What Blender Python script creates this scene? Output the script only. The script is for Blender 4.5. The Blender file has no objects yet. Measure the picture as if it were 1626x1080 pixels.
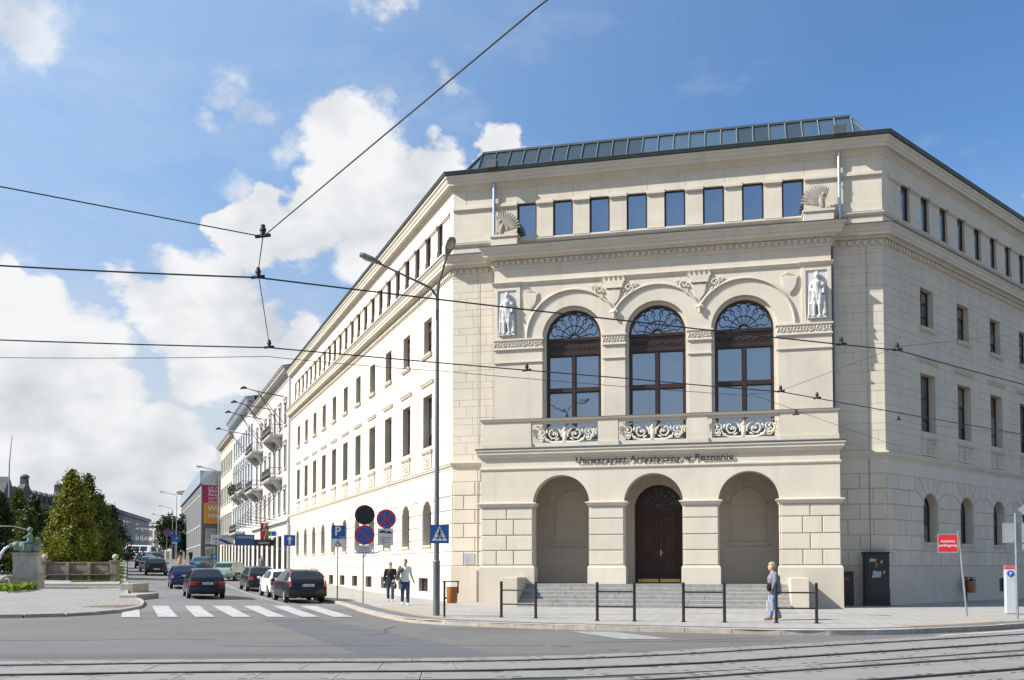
import bpy, bmesh, math, random
from mathutils import Matrix, Vector
random.seed(7)
SC = bpy.context.scene
COL = SC.collection
R = math.radians
PI = math.pi

# ------------------------------------------------------------------ camera
cam_d = bpy.data.cameras.new('camera')
cam = bpy.data.objects.new('camera', cam_d)
COL.objects.link(cam)
cam.location = (0, 0, 1.6)
cam.rotation_euler = (PI / 2 + 0.0415, 0, 0)
cam_d.sensor_width = 36.0
cam_d.lens = 1510.77 / 1626 * 36
cam_d.shift_y = (839.33 - 540) / 1626
cam_d.clip_end = 5000
SC.camera = cam

# ------------------------------------------------------------------ sun + sky
SUN_EL, SUN_BEARING = R(39), R(260.4)      # bearing measured clockwise from +Y
sd = Vector((math.sin(SUN_BEARING) * math.cos(SUN_EL), math.cos(SUN_BEARING) * math.cos(SUN_EL), math.sin(SUN_EL)))
sun_d = bpy.data.lights.new('sun', 'SUN')
sun_d.energy = 4.6
sun_d.angle = R(0.53)
sun_d.color = (1.0, 0.965, 0.915)
sun = bpy.data.objects.new('sun', sun_d)
COL.objects.link(sun)
sun.rotation_euler = sd.to_track_quat('Z', 'Y').to_euler()
SC.view_settings.view_transform = 'Standard'
SC.view_settings.look = 'None'
SC.view_settings.gamma = 1
SC.view_settings.use_curve_mapping = False
SC.view_settings.exposure = 0.92
cy_ = SC.cycles
cy_.max_bounces = 5; cy_.diffuse_bounces = 3; cy_.glossy_bounces = 3; cy_.transmission_bounces = 4; cy_.transparent_max_bounces = 4
cy_.caustics_reflective = False; cy_.caustics_refractive = False

def build_world():
    w = bpy.data.worlds.new('World')
    SC.world = w
    w.use_nodes = True
    w.cycles.sampling_method = 'MANUAL'; w.cycles.sample_map_resolution = 256
    nt = w.node_tree
    nt.nodes.clear()
    N, K = nt.nodes.new, nt.links.new
    out = N('ShaderNodeOutputWorld')
    bg = N('ShaderNodeBackground')
    bg.inputs['Strength'].default_value = 0.069
    K(bg.outputs[0], out.inputs[0])
    sky = N('ShaderNodeTexSky')
    sky.sky_type = 'NISHITA'
    sky.sun_disc = False
    sky.sun_elevation = SUN_EL
    sky.sun_rotation = SUN_BEARING
    sky.air_density = 1.0
    sky.dust_density = 0.4
    sky.ozone_density = 2.0
    tc = N('ShaderNodeTexCoord')
    def V(op, a, b=None):
        n = N('ShaderNodeVectorMath'); n.operation = op
        for i, x in enumerate((a, b)):
            if x is None: continue
            if hasattr(x, 'is_linked'): K(x, n.inputs[i])
            elif op == 'SCALE' and i == 1: n.inputs['Scale'].default_value = x
            else: n.inputs[i].default_value = x
        return n.outputs['Value'] if op in ('LENGTH', 'DOT_PRODUCT', 'DISTANCE') else n.outputs[0]
    def M(op, a, b=0.0, clamp=False):
        n = N('ShaderNodeMath'); n.operation = op; n.use_clamp = clamp
        for i, x in enumerate((a, b)):
            if hasattr(x, 'is_linked'): K(x, n.inputs[i])
            else: n.inputs[i].default_value = x
        return n.outputs[0]
    def noise(vec, scale, det, rough=0.55):
        n = N('ShaderNodeTexNoise'); n.inputs['Scale'].default_value = scale
        n.inputs['Detail'].default_value = det; n.inputs['Roughness'].default_value = rough
        K(vec, n.inputs['Vector'])
        return n.outputs['Fac']
    d = V('NORMALIZE', tc.outputs['Generated'])
    # clouds drift on a flat layer far overhead: stretch the direction so they flatten towards the horizon
    vs = V('MULTIPLY', d, (1.0, 1.0, 1.5))
    n1 = noise(vs, 3.4, 6, 0.56)
    n2 = noise(vs, 11.0, 6, 0.62)
    vo = V('ADD', vs, tuple(sd * 0.055))
    n1s = noise(vo, 3.4, 4, 0.56)
    # the cumulus heaps seen in the photograph, as bearings on the sky sphere
    def dirpix(u, v):
        xc = (u - 813) / 1510.77; zc = -(v - 839.33) / 1510.77
        c, s = math.cos(.0415), math.sin(.0415)
        return Vector((xc, c - s * zc, s + c * zc)).normalized()
    heaps = [(560, 235, .062), (540, 320, .055), (620, 300, .06), (690, 290, .042), (600, 370, .06), (470, 370, .045), (390, 385, .04), (430, 330, .025), (350, 360, .02),
             (310, 460, .052), (370, 520, .055), (270, 500, .05), (330, 570, .05), (420, 570, .04), (470, 540, .028), (215, 480, .035),
             (60, 500, .055), (20, 450, .035), (110, 560, .055), (40, 600, .06), (165, 640, .045), (265, 670, .042), (60, 690, .055), (190, 730, .045), (300, 710, .03), (20, 770, .06), (250, 780, .045), (130, 800, .05),
             (800, 238, .024), 
             (-120, 640, .11), (-250, 560, .12), (-420, 650, .16), (-150, 360, .06), (-500, 300, .1), (-330, 420, .06)]
    wob = V('ADD', d, V('SCALE', V('SUBTRACT', ncol(N, K, vs, 13.0), (.5, .5, .5)), 0.085))
    fld = None
    for (u, v, r) in heaps:
        c = dirpix(u, v)
        e = M('SUBTRACT', 1.0, M('MULTIPLY', V('DISTANCE', wob, tuple(c)), 1.0 / r))
        fld = e if fld is None else M('SMOOTH_MAX', fld, e)
        if fld.node.operation == 'SMOOTH_MAX': fld.node.inputs[2].default_value = 0.12
    wisp = None
    for (u, v, r) in [(365, 150, .035), (400, 185, .03), (445, 245, .03), (20, 20, .06), (50, 60, .045), (340, 205, .02), (720, 125, .022), (470, 545, .04), (20, 425, .05), (380, 320, .03), (-120, 120, .09), (610, 170, .03)]:
        e = M('SUBTRACT', 1.0, M('MULTIPLY', V('DISTANCE', wob, tuple(dirpix(u, v))), 1.0 / r))
        wisp = e if wisp is None else M('MAXIMUM', wisp, e)
    # everywhere else: scattered fair-weather cloud of the same kind, thinning to the right
    sep = N('ShaderNodeSeparateXYZ'); K(d, sep.inputs[0])
    gen = M('MULTIPLY', M('SUBTRACT', n1, M('ADD', 0.61, M('MULTIPLY', sep.outputs['X'], 0.03))), 5.0)
    fld = M('MAXIMUM', fld, gen)
    fld = M('ADD', fld, M('MULTIPLY', M('SUBTRACT', n2, 0.5), 1.0))
    cov = N('ShaderNodeMapRange'); cov.interpolation_type = 'SMOOTHSTEP'
    cov.inputs['From Min'].default_value = 0.0; cov.inputs['From Max'].default_value = 0.3
    K(fld, cov.inputs['Value'])
    # thin cirrus-like veil
    vc = V('MULTIPLY', d, (2.0, 2.0, 5.0))
    cir = M('MULTIPLY', M('SUBTRACT', noise(vc, 2.3, 6, 0.65), M('ADD', 0.52, M('MULTIPLY', sep.outputs['X'], 0.2))), 2.0, True)
    cir = M('MULTIPLY', cir, 0.45)
    wn = M('ADD', M('MULTIPLY', wisp, 0.9), M('MULTIPLY', M('SUBTRACT', noise(V('MULTIPLY', d, (1.0, 1.0, 1.2)), 17.0, 6, 0.68), 0.52), 4.0))
    cir = M('MAXIMUM', cir, M('MULTIPLY', M('MULTIPLY', wn, M('MULTIPLY', wisp, 1.6, True), True), 0.75))
    # self-shading of the heaps: compare density towards the sun
    shade = M('ADD', 0.74, M('MULTIPLY', M('SUBTRACT', n1, n1s), 4.5), True)
    low = N('ShaderNodeMapRange'); K(sep.outputs['Z'], low.inputs['Value'])
    low.inputs['From Min'].default_value = 0.03; low.inputs['From Max'].default_value = 0.3
    low.inputs['To Min'].default_value = -0.18; low.inputs['To Max'].default_value = 0.12
    shade = M('ADD', shade, low.outputs[0], True)
    shade = M('ADD', shade, M('MULTIPLY', M('SUBTRACT', n2, 0.5), 0.7), True)
    cc = N('ShaderNodeMix'); cc.data_type = 'RGBA'
    cc.inputs['A'].default_value = (3.9, 4.1, 4.5, 1); cc.inputs['B'].default_value = (7.0, 7.1, 7.2, 1)
    K(shade, cc.inputs['Factor'])
    allc = M('MAXIMUM', cov.outputs[0], cir)
    mx = N('ShaderNodeMix'); mx.data_type = 'RGBA'
    hz = N('ShaderNodeMapRange'); hz.interpolation_type = 'SMOOTHSTEP'; K(sep.outputs['Z'], hz.inputs['Value'])
    hz.inputs['From Min'].default_value = -0.02; hz.inputs['From Max'].default_value = 0.40; hz.inputs['To Min'].default_value = 0.9; hz.inputs['To Max'].default_value = 0.0
    hm = N('ShaderNodeMix'); hm.data_type = 'RGBA'; hm.inputs['B'].default_value = (6.0, 5.65, 5.0, 1)
    K(hz.outputs[0], hm.inputs['Factor'])
    au = N('ShaderNodeMapRange'); au.interpolation_type = 'SMOOTHSTEP'; K(V('DOT_PRODUCT', d, tuple(sd)), au.inputs['Value'])
    au.inputs['From Min'].default_value = -0.15; au.inputs['From Max'].default_value = 0.75; au.inputs['To Min'].default_value = 0.0; au.inputs['To Max'].default_value = 0.9
    am = N('ShaderNodeMix'); am.data_type = 'RGBA'; am.inputs['B'].default_value = (3.3, 4.75, 6.9, 1); K(au.outputs[0], am.inputs['Factor'])
    tn = N('ShaderNodeMix'); tn.data_type = 'RGBA'; tn.blend_type = 'MULTIPLY'; tn.inputs['Factor'].default_value = 1.0
    tn.inputs['B'].default_value = (0.82, 1.12, 1.36, 1); K(sky.outputs[0], tn.inputs['A'])
    K(tn.outputs['Result'], am.inputs['A']); K(am.outputs['Result'], hm.inputs['A'])
    K(allc, mx.inputs['Factor']); K(hm.outputs['Result'], mx.inputs['A']); K(cc.outputs['Result'], mx.inputs['B'])
    K(mx.outputs['Result'], bg.inputs['Color'])

def ncol(N, K, vec, scale):
    n = N('ShaderNodeTexNoise'); n.inputs['Scale'].default_value = scale; n.inputs['Detail'].default_value = 4
    n.inputs['Roughness'].default_value = 0.6
    K(vec, n.inputs['Vector'])
    return n.outputs['Color']
build_world()

# ------------------------------------------------------------------ materials
MATS = {}
def mat(name, col, rough=0.7, var=0.12, scale=1.5, bump=0.0, bscale=60.0, metal=0.0, spec=0.5, detail=5, dirt=0.0, coat=0.0, trans=0.0, tone=0.0):
    if name in MATS: return MATS[name]
    m = bpy.data.materials.new(name); m.use_nodes = True
    nt = m.node_tree; N, K = nt.nodes.new, nt.links.new
    p = nt.nodes['Principled BSDF']
    p.inputs['Roughness'].default_value = rough
    p.inputs['Metallic'].default_value = metal
    p.inputs['Specular IOR Level'].default_value = spec
    if coat: p.inputs['Coat Weight'].default_value = coat; p.inputs['Coat Roughness'].default_value = 0.05
    if trans: p.inputs['Transmission Weight'].default_value = trans
    g = N('ShaderNodeNewGeometry')
    n = N('ShaderNodeTexNoise'); n.inputs['Scale'].default_value = scale; n.inputs['Detail'].default_value = detail
    n.inputs['Roughness'].default_value = 0.6
    K(g.outputs['Position'], n.inputs['Vector'])
    mx = N('ShaderNodeMix'); mx.data_type = 'RGBA'
    mr = N('ShaderNodeMapRange'); mr.inputs['From Min'].default_value = 0.3; mr.inputs['From Max'].default_value = 0.7
    K(n.outputs['Fac'], mr.inputs['Value']); K(mr.outputs[0], mx.inputs['Factor'])
    mx.inputs['A'].default_value = tuple(c * (1 - var) for c in col) + (1,)
    mx.inputs['B'].default_value = tuple(min(1, c * (1 + var)) for c in col) + (1,)
    last = mx.outputs['Result']
    if dirt:   # streaks of rain-washed grime, long in Z
        mp = N('ShaderNodeMapping'); mp.inputs['Scale'].default_value = (1.6, 1.6, 0.16)
        K(g.outputs['Position'], mp.inputs['Vector'])
        n3 = N('ShaderNodeTexNoise'); n3.inputs['Scale'].default_value = 1.6; n3.inputs['Detail'].default_value = 8; n3.inputs['Roughness'].default_value = .65
        K(mp.outputs[0], n3.inputs['Vector'])
        r3 = N('ShaderNodeMapRange'); r3.inputs['From Min'].default_value = 0.5; r3.inputs['From Max'].default_value = 0.8
        r3.inputs['To Max'].default_value = dirt
        K(n3.outputs['Fac'], r3.inputs['Value'])
        m3 = N('ShaderNodeMix'); m3.data_type = 'RGBA'; m3.inputs['B'].default_value = tuple(c * 0.55 for c in col) + (1,)
        K(r3.outputs[0], m3.inputs['Factor']); K(last, m3.inputs['A'])
        last = m3.outputs['Result']
    oi = N('ShaderNodeObjectInfo'); hv = N('ShaderNodeHueSaturation')
    vr = N('ShaderNodeMapRange'); vr.inputs['To Min'].default_value = 1 - tone; vr.inputs['To Max'].default_value = 1 + tone
    K(oi.outputs['Random'], vr.inputs['Value']); K(vr.outputs[0], hv.inputs['Value']); K(last, hv.inputs['Color'])
    if tone: last = hv.outputs['Color']
    K(last, p.inputs['Base Color'])
    if bump:
        b = N('ShaderNodeTexNoise'); b.inputs['Scale'].default_value = bscale; b.inputs['Detail'].default_value = 4
        K(g.outputs['Position'], b.inputs['Vector'])
        bp = N('ShaderNodeBump'); bp.inputs['Strength'].default_value = bump; bp.inputs['Distance'].default_value = 0.01
        K(b.outputs['Fac'], bp.inputs['Height']); K(bp.outputs[0], p.inputs['Normal'])
    MATS[name] = m
    return m

def glass(name, refl=0.3, dark=(.012, .014, .017), tint=(.9, .95, 1), rough=0.015, wav=0.0):
    """window pane seen from outside: dark room behind a reflecting pane"""
    if name in MATS: return MATS[name]
    m = bpy.data.materials.new(name); m.use_nodes = True
    nt = m.node_tree; N, K = nt.nodes.new, nt.links.new
    out = nt.nodes['Material Output']; p = nt.nodes['Principled BSDF']
    p.inputs['Base Color'].default_value = dark + (1,)
    p.inputs['Roughness'].default_value = 0.3
    gl = N('ShaderNodeBsdfGlossy'); gl.inputs['Color'].default_value = tint + (1,); gl.inputs['Roughness'].default_value = rough
    if wav:
        g = N('ShaderNodeNewGeometry'); n = N('ShaderNodeTexNoise'); n.inputs['Scale'].default_value = 1.3
        K(g.outputs['Position'], n.inputs['Vector'])
        b = N('ShaderNodeBump'); b.inputs['Strength'].default_value = wav; b.inputs['Distance'].default_value = 0.02
        K(n.outputs['Fac'], b.inputs['Height']); K(b.outputs[0], gl.inputs['Normal'])
    lw = N('ShaderNodeFresnel'); lw.inputs['IOR'].default_value = 1.5
    ma = N('ShaderNodeMath'); ma.operation = 'MULTIPLY_ADD'; ma.inputs[1].default_value = 1 - refl; ma.inputs[2].default_value = refl; ma.use_clamp = True
    K(lw.outputs[0], ma.inputs[0])
    mx = N('ShaderNodeMixShader'); K(ma.outputs[0], mx.inputs[0]); K(p.outputs[0], mx.inputs[1]); K(gl.outputs[0], mx.inputs[2])
    K(mx.outputs[0], out.inputs[0])
    MATS[name] = m
    return m

def emit(name, col, s):
    if name in MATS: return MATS[name]
    m = bpy.data.materials.new(name); m.use_nodes = True
    p = m.node_tree.nodes['Principled BSDF']
    p.inputs['Base Color'].default_value = col + (1,)
    p.inputs['Emission Color'].default_value = col + (1,); p.inputs['Emission Strength'].default_value = s
    MATS[name] = m
    return m

CREAM = mat('cream_stucco', (.59, .528, .43), .85, .08, .55, .15, 70, dirt=.28, tone=.035)
CREAM2 = mat('cream_trim', (.60, .54, .445), .8, .06, .9, .06, 120, dirt=.25, tone=.02)
PLASTER = mat('white_plaster', (.54, .535, .525), .8, .06, 3, .1, 60, dirt=.3)
PLINTH = mat('plinth_render', (.535, .475, .385), .85, .06, .8, .12, 90, dirt=.22)
ZINC = mat('zinc_sheet', (.11, .125, .13), .5, .15, 2, .05, 20, metal=.6)
DKZINC = mat('dark_gutter', (.075, .092, .092), .5, .2, 3, metal=.4)
SILVER = mat('downpipe_metal', (.46, .52, .6), .35, .1, 4, metal=.8)
BROWN = mat('dark_brown_timber', (.030, .014, .009), .42, .2, 6)
DOORW = mat('door_timber', (.05, .016, .010), .45, .25, 5)
BRASS = mat('brass', (.6, .42, .14), .3, .1, 8, metal=1)
GBIG = glass('coated_glass', .34, (.01, .012, .02), (.62, .8, 1.0), .01, .3)
GWING = glass('window_glass', .10, (.02, .02, .022), (.9, .95, 1.0), .02, .2)
GSKY = glass('skylight_glass', .04, (.026, .038, .044), (.26, .35, .40), .35)
STEP = mat('step_stone', (.27, .26, .245), .85, .18, 5, .15, 40, dirt=.25)
IRON = mat('black_iron', (.012, .012, .013), .4, .2, 5)
STONE = mat('grey_sandstone', (.36, .335, .29), .9, .2, 3, .2, 40, dirt=.3)

# ------------------------------------------------------------------ mesh helpers
class MB:
    def __init__(s): s.v = []; s.f = []
    def add(s, vs, fs):
        o = len(s.v); s.v += [tuple(p) for p in vs]; s.f += [tuple(i + o for i in f) for f in fs]; return s
    def quad(s, a, b, c, d): return s.add([a, b, c, d], [(0, 1, 2, 3)])
    def box(s, x0, x1, y0, y1, z0, z1):
        return s.add([(x0, y0, z0), (x1, y0, z0), (x1, y1, z0), (x0, y1, z0), (x0, y0, z1), (x1, y0, z1), (x1, y1, z1), (x0, y1, z1)],
                     [(0, 3, 2, 1), (4, 5, 6, 7), (0, 1, 5, 4), (1, 2, 6, 5), (2, 3, 7, 6), (3, 0, 4, 7)])
    def bev(s, x0, x1, y0, y1, z0, z1, b):
        """box with chamfered edges"""
        vs = []; idx = {}
        for sx in (0, 1):
            for sy in (0, 1):
                for sz in (0, 1):
                    X, Y, Z = (x0, x1)[sx], (y0, y1)[sy], (z0, z1)[sz]
                    ix, iy, iz = (b, -b)[sx], (b, -b)[sy], (b, -b)[sz]
                    for k, p in enumerate(((X, Y + iy, Z + iz), (X + ix, Y, Z + iz), (X + ix, Y + iy, Z))):
                        idx[(sx, sy, sz, k)] = len(vs); vs.append(p)
        fs = []
        for a in (0, 1):
            fs.append(tuple(idx[(a, p, q, 0)] for p, q in ((0, 0), (1, 0), (1, 1), (0, 1))))
            fs.append(tuple(idx[(p, a, q, 1)] for p, q in ((0, 0), (1, 0), (1, 1), (0, 1))))
            fs.append(tuple(idx[(p, q, a, 2)] for p, q in ((0, 0), (1, 0), (1, 1), (0, 1))))
        for a in (0, 1):
            for c in (0, 1):
                fs.append((idx[(a, c, 0, 0)], idx[(a, c, 1, 0)], idx[(a, c, 1, 1)], idx[(a, c, 0, 1)]))
                fs.append((idx[(a, 0, c, 0)], idx[(a, 1, c, 0)], idx[(a, 1, c, 2)], idx[(a, 0, c, 2)]))
                fs.append((idx[(0, a, c, 1)], idx[(1, a, c, 1)], idx[(1, a, c, 2)], idx[(0, a, c, 2)]))
                for e in (0, 1): fs.append(tuple(idx[(a, c, e, k)] for k in range(3)))
        return s.add(vs, fs)
    def prism(s, poly, y0, y1):
        n = len(poly)
        return s.add([(x, y0, z) for x, z in poly] + [(x, y1, z) for x, z in poly],
                     [tuple(range(n)), tuple(range(2 * n - 1, n - 1, -1))] + [(i, i + n, (i + 1) % n + n, (i + 1) % n) for i in range(n)])
    def slab(s, poly, z0, z1):
        n = len(poly)
        return s.add([(x, y, z0) for x, y in poly] + [(x, y, z1) for x, y in poly],
                     [tuple(range(n - 1, -1, -1)), tuple(range(n, 2 * n))] + [(i, (i + 1) % n, (i + 1) % n + n, i + n) for i in range(n)])
    def tube(s, pts, r, n=8, caps=True):
        pts = [Vector(p) for p in pts]; m = len(pts)
        rs = r if isinstance(r, (list, tuple)) else [r] * m
        vs = []; up = None
        for i in range(m):
            t = (pts[min(i + 1, m - 1)] - pts[max(i - 1, 0)])
            if t.length < 1e-9: t = Vector((0, 0, 1))
            t.normalize()
            if up is None: up = Vector((0, 0, 1)) if abs(t.z) < .9 else Vector((1, 0, 0))
            a = up - t * up.dot(t)
            if a.length < 1e-6: a = t.orthogonal()
            a.normalize(); b = t.cross(a); up = a
            for k in range(n):
                w = 2 * PI * k / n
                vs.append(pts[i] + (a * math.cos(w) + b * math.sin(w)) * rs[i])
        fs = [(i * n + k, i * n + (k + 1) % n, (i + 1) * n + (k + 1) % n, (i + 1) * n + k) for i in range(m - 1) for k in range(n)]
        if caps: fs += [tuple(range(n - 1, -1, -1)), tuple(range((m - 1) * n, m * n))]
        return s.add(vs, fs)
    def lathe(s, prof, n=16, c=(0, 0, 0)):
        vs = [(c[0] + r * math.cos(2 * PI * k / n), c[1] + r * math.sin(2 * PI * k / n), c[2] + z) for r, z in prof for k in range(n)]
        m = len(prof)
        fs = [(i * n + k, i * n + (k + 1) % n, (i + 1) * n + (k + 1) % n, (i + 1) * n + k) for i in range(m - 1) for k in range(n)]
        fs += [tuple(range(n - 1, -1, -1)), tuple(range((m - 1) * n, m * n))]
        return s.add(vs, fs)
    def disc(s, c, r, y, n=24, d=.01):
        """disc in the XZ plane (facing -y) with thickness d"""
        return s.prism([(c[0] + r * math.cos(-2 * PI * k / n), c[1] + r * math.sin(-2 * PI * k / n)) for k in range(n)], y, y + d)
    def ell(s, c, r, nu=10, nv=7, M=None):
        vs = []
        for j in range(nv + 1):
            ph = PI * j / nv
            for i in range(nu):
                th = 2 * PI * i / nu
                p = Vector((r[0] * math.sin(ph) * math.cos(th), r[1] * math.sin(ph) * math.sin(th), r[2] * math.cos(ph)))
                if M is not None: p = M @ p
                vs.append(p + Vector(c))
        fs = [(j * nu + i, (j + 1) * nu + i, (j + 1) * nu + (i + 1) % nu, j * nu + (i + 1) % nu) for j in range(nv) for i in range(nu)]
        return s.add(vs, fs)
    def merge(s, o, M=None):
        return s.add([M @ Vector(p) for p in o.v] if M is not None else o.v, o.f)
    def mesh(s, name, m=None, smooth=None):
        me = bpy.data.meshes.new(name)
        me.from_pydata(s.v, [], s.f); me.validate()
        bm = bmesh.new(); bm.from_mesh(me)
        bmesh.ops.recalc_face_normals(bm, faces=bm.faces)
        bm.to_mesh(me); bm.free()
        if m: me.materials.append(m)
        if smooth:
            me.shade_smooth(); me.set_sharp_from_angle(angle=R(smooth))
        return me

WM = {}
def link(name, data, parent=None, M=None):
    M = M if M is not None else (WM[parent.name] if parent is not None else Matrix())
    o = bpy.data.objects.new(name, data); COL.objects.link(o)
    if parent is not None:
        o.parent = parent; o.matrix_basis = WM[parent.name].inverted() @ M
    else: o.matrix_basis = M
    WM[o.name] = M
    return o
def part(name, mb, m, parent, M=None, smooth=None):
    return link(name, mb.mesh(name, m, smooth) if isinstance(mb, MB) else mb, parent, M)
def tag(o, label=None, cat=None, group=None, kind=None):
    if label: o['label'] = label
    if cat: o['category'] = cat
    if group: o['group'] = group
    if kind: o['kind'] = kind
    return o
def thing(name, label, cat, M=None, group=None):
    o = link(name, None, None, M if M is not None else Matrix()); o.empty_display_size = .2
    return tag(o, label, cat, group)
def struct(name, mb, m, smooth=None): return tag(part(name, mb, m, None, None, smooth), kind='structure')
def T(x, y, z, rz=0): return Matrix.Translation((x, y, z)) @ Matrix.Rotation(rz, 4, 'Z')
def copy_tree(o, M, parent=None, label=None):
    def rec(src, par, Mw):
        c = src.copy(); COL.objects.link(c)
        c.parent = par
        WM[c.name] = Mw
        c.matrix_basis = (WM[par.name].inverted() @ Mw) if par is not None else Mw
        rel = WM[src.name].inverted()
        for ch in list(src.children): rec(ch, c, Mw @ rel @ WM[ch.name])
        return c
    c = rec(o, parent, M)
    if label: c['label'] = label
    return c

def text_mb(s, size, depth=.01, align='CENTER', bold=0.0, sp=1.0):
    """lettering as geometry: x right, z up, front at -depth"""
    cu = bpy.data.curves.new('t', 'FONT'); cu.body = s; cu.size = size; cu.align_x = align; cu.extrude = depth / 2; cu.offset = bold; cu.space_character = sp
    cu.resolution_u = 2
    o = bpy.data.objects.new('t', cu); COL.objects.link(o)
    dg = bpy.context.evaluated_depsgraph_get()
    me = o.evaluated_get(dg).to_mesh()
    mb = MB(); mb.add([(v.co.x, -v.co.z, v.co.y) for v in me.vertices], [tuple(p.vertices) for p in me.polygons])
    o.evaluated_get(dg).to_mesh_clear()
    bpy.data.objects.remove(o); bpy.data.curves.remove(cu)
    return mb
def text_w(mb): 
    xs = [p[0] for p in mb.v]
    return (min(xs), max(xs)) if xs else (0, 0)

def inset(poly, d):
    n = len(poly); out = []
    A = sum(poly[i][0] * poly[(i + 1) % n][1] - poly[(i + 1) % n][0] * poly[i][1] for i in range(n))
    sg = 1 if A > 0 else -1
    L = []
    for i in range(n):
        (x0, y0), (x1, y1) = poly[i], poly[(i + 1) % n]
        dx, dy = x1 - x0, y1 - y0; l = math.hypot(dx, dy) or 1
        nx, ny = -dy / l * sg, dx / l * sg
        L.append((x0 + nx * d, y0 + ny * d, dx / l, dy / l))
    for i in range(n):
        ax, ay, adx, ady = L[i - 1]; bx, by, bdx, bdy = L[i]
        den = adx * bdy - ady * bdx
        if abs(den) < 1e-4: out.append((bx, by)); continue
        t = ((bx - ax) * bdy - (by - ay) * bdx) / den
        out.append((ax + adx * t, ay + ady * t))
    return out

def block_mb(poly, proud, gap=.012, ch=.014):
    """one rusticated block on a wall in the XZ plane; outward is -y"""
    a = inset(poly, gap); b = inset(poly, gap + ch); n = len(poly)
    mb = MB()
    mb.add([(x, 0.001, z) for x, z in a] + [(x, -proud + ch * .6, z) for x, z in a] + [(x, -proud, z) for x, z in b],
           [tuple(range(2 * n, 3 * n))] + [(i, (i + 1) % n, (i + 1) % n + n, i + n) for i in range(n)] + [(i + n, (i + 1) % n + n, (i + 1) % n + 2 * n, i + 2 * n) for i in range(n)])
    return mb

def wall_band(mb, x0, x1, z0, z1, ops, depth, y=0.0):
    """wall sheet in XZ at y with openings (xa, xb, za, zs, rise); reveals run inward to y+depth"""
    ops = sorted(ops); x = x0
    Q = lambda a, b, c, d: mb.quad(*((p[0], y, p[1]) for p in (a, b, c, d)))
    for (xa, xb, za, zs, rise) in ops:
        if xa > x: Q((x, z0), (xa, z0), (xa, z1), (x, z1))
        if za > z0: Q((xa, z0), (xb, z0), (xb, za), (xa, za))
        n = 20 if rise else 1
        arc = []
        for i in range(n + 1):
            if rise:
                w = PI - PI * i / n
                arc.append(((xa + xb) / 2 + (xb - xa) / 2 * math.cos(w), zs + rise * math.sin(w)))
            else: arc.append((xa + (xb - xa) * i, zs))
        for i in range(n): Q(arc[i], arc[i + 1], (arc[i + 1][0], z1), (arc[i][0], z1))
        prof = [(xa, za)] + arc + [(xb, za)]
        for i in range(len(prof)):
            a, b = prof[i], prof[(i + 1) % len(prof)]
            if za <= z0 and i == len(prof) - 1: continue
            mb.quad((a[0], y, a[1]), (b[0], y, b[1]), (b[0], y + depth, b[1]), (a[0], y + depth, a[1]))
        x = xb
    if x < x1: Q((x, z0), (x1, z0), (x1, z1), (x, z1))

def sweep(path, prof, closed_prof=True):
    """profile (out, z) along a plan path; outward is to the right of travel"""
    mb = MB(); n = len(path); m = len(prof)
    nr = []
    for i in range(n - 1):
        dx, dy = path[i + 1][0] - path[i][0], path[i + 1][1] - path[i][1]; l = math.hypot(dx, dy)
        nr.append((dy / l, -dx / l))
    vs = []
    for i in range(n):
        a = nr[max(i - 1, 0)]; b = nr[min(i, n - 2)]
        k = 1 + a[0] * b[0] + a[1] * b[1]
        ox, oy = (a[0] + b[0]) / k, (a[1] + b[1]) / k
        vs += [(path[i][0] + ox * o, path[i][1] + oy * o, z) for o, z in prof]
    fs = []
    for i in range(n - 1):
        for j in range(m if closed_prof else m - 1):
            k = (j + 1) % m
            fs.append((i * m + j, i * m + k, (i + 1) * m + k, (i + 1) * m + j))
    if closed_prof: fs += [tuple(range(m)), tuple(range(n * m - 1, (n - 1) * m - 1, -1))]
    return mb.add(vs, fs)

# ------------------------------------------------------------------ site frame
LC = Vector((-2.6131, 41.8428)); RC = Vector((14.9198, 37.7872))
aL, aR = R(-22.003), R(47.477)
dL = Vector((math.sin(aL), math.cos(aL))); nL = Vector((-dL.y, dL.x))
dR = Vector((math.sin(aR), math.cos(aR))); nR = Vector((dR.y, -dR.x))
dF = (RC - LC).normalized(); nF = Vector((dF.y, -dF.x)); WF = (RC - LC).length
def frame(o, xd):
    return Matrix(((xd.x, -xd.y, 0, o.x), (xd.y, xd.x, 0, o.y), (0, 0, 1, 0), (0, 0, 0, 1)))
FL, FF, FR = frame(LC, -dL), frame(LC, dF), frame(RC, dR)
def sp(x, k): return k * math.log1p(math.exp(x / k)) if x / k < 30 else x
def sl(x, y):
    q = Vector((x, y)) - LC
    return q.dot(dL), q.dot(nL)
def H(x, y):
    s, lat = sl(x, y)
    t = min(max((s + 6) / 16, 0), 1); sm = t * t * (3 - 2 * t)
    return .027 * (sp(s - 14, 5) - sp(s - 135, 8)) + .02 * min(max(lat - 4.7, 0), 14) * sm
def st(s, lat, e=0.0):
    p = LC + dL * s + nL * lat
    return Vector((p.x, p.y, H(p.x, p.y) + e))
# ------------------------------------------------------------------ university building
UB = thing('university_building', 'cream neoclassical corner building with triple-arched portico and lettering above the steps', 'building', FF)
def fw(t, off): 
    p = LC + dF * t + nF * off
    return (p.x, p.y)
LE = LC + dL * 45.2; RE = RC + dR * 27
MAINPATH = [tuple(LE), tuple(LC), tuple(RC), tuple(RE)]
I4 = Matrix()
S_BAY = 3.717
cL = [3.811 + S_BAY * i for i in range(11)]
cR = [3.915 + S_BAY * i for i in range(6)]
ZR = [1.69, 2.31, 2.92, 3.54, 4.15, 4.78, 5.38]
AW, A_SILL, A_SPR, A_RISE = .71, 2.68, 4.10, .66

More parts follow.
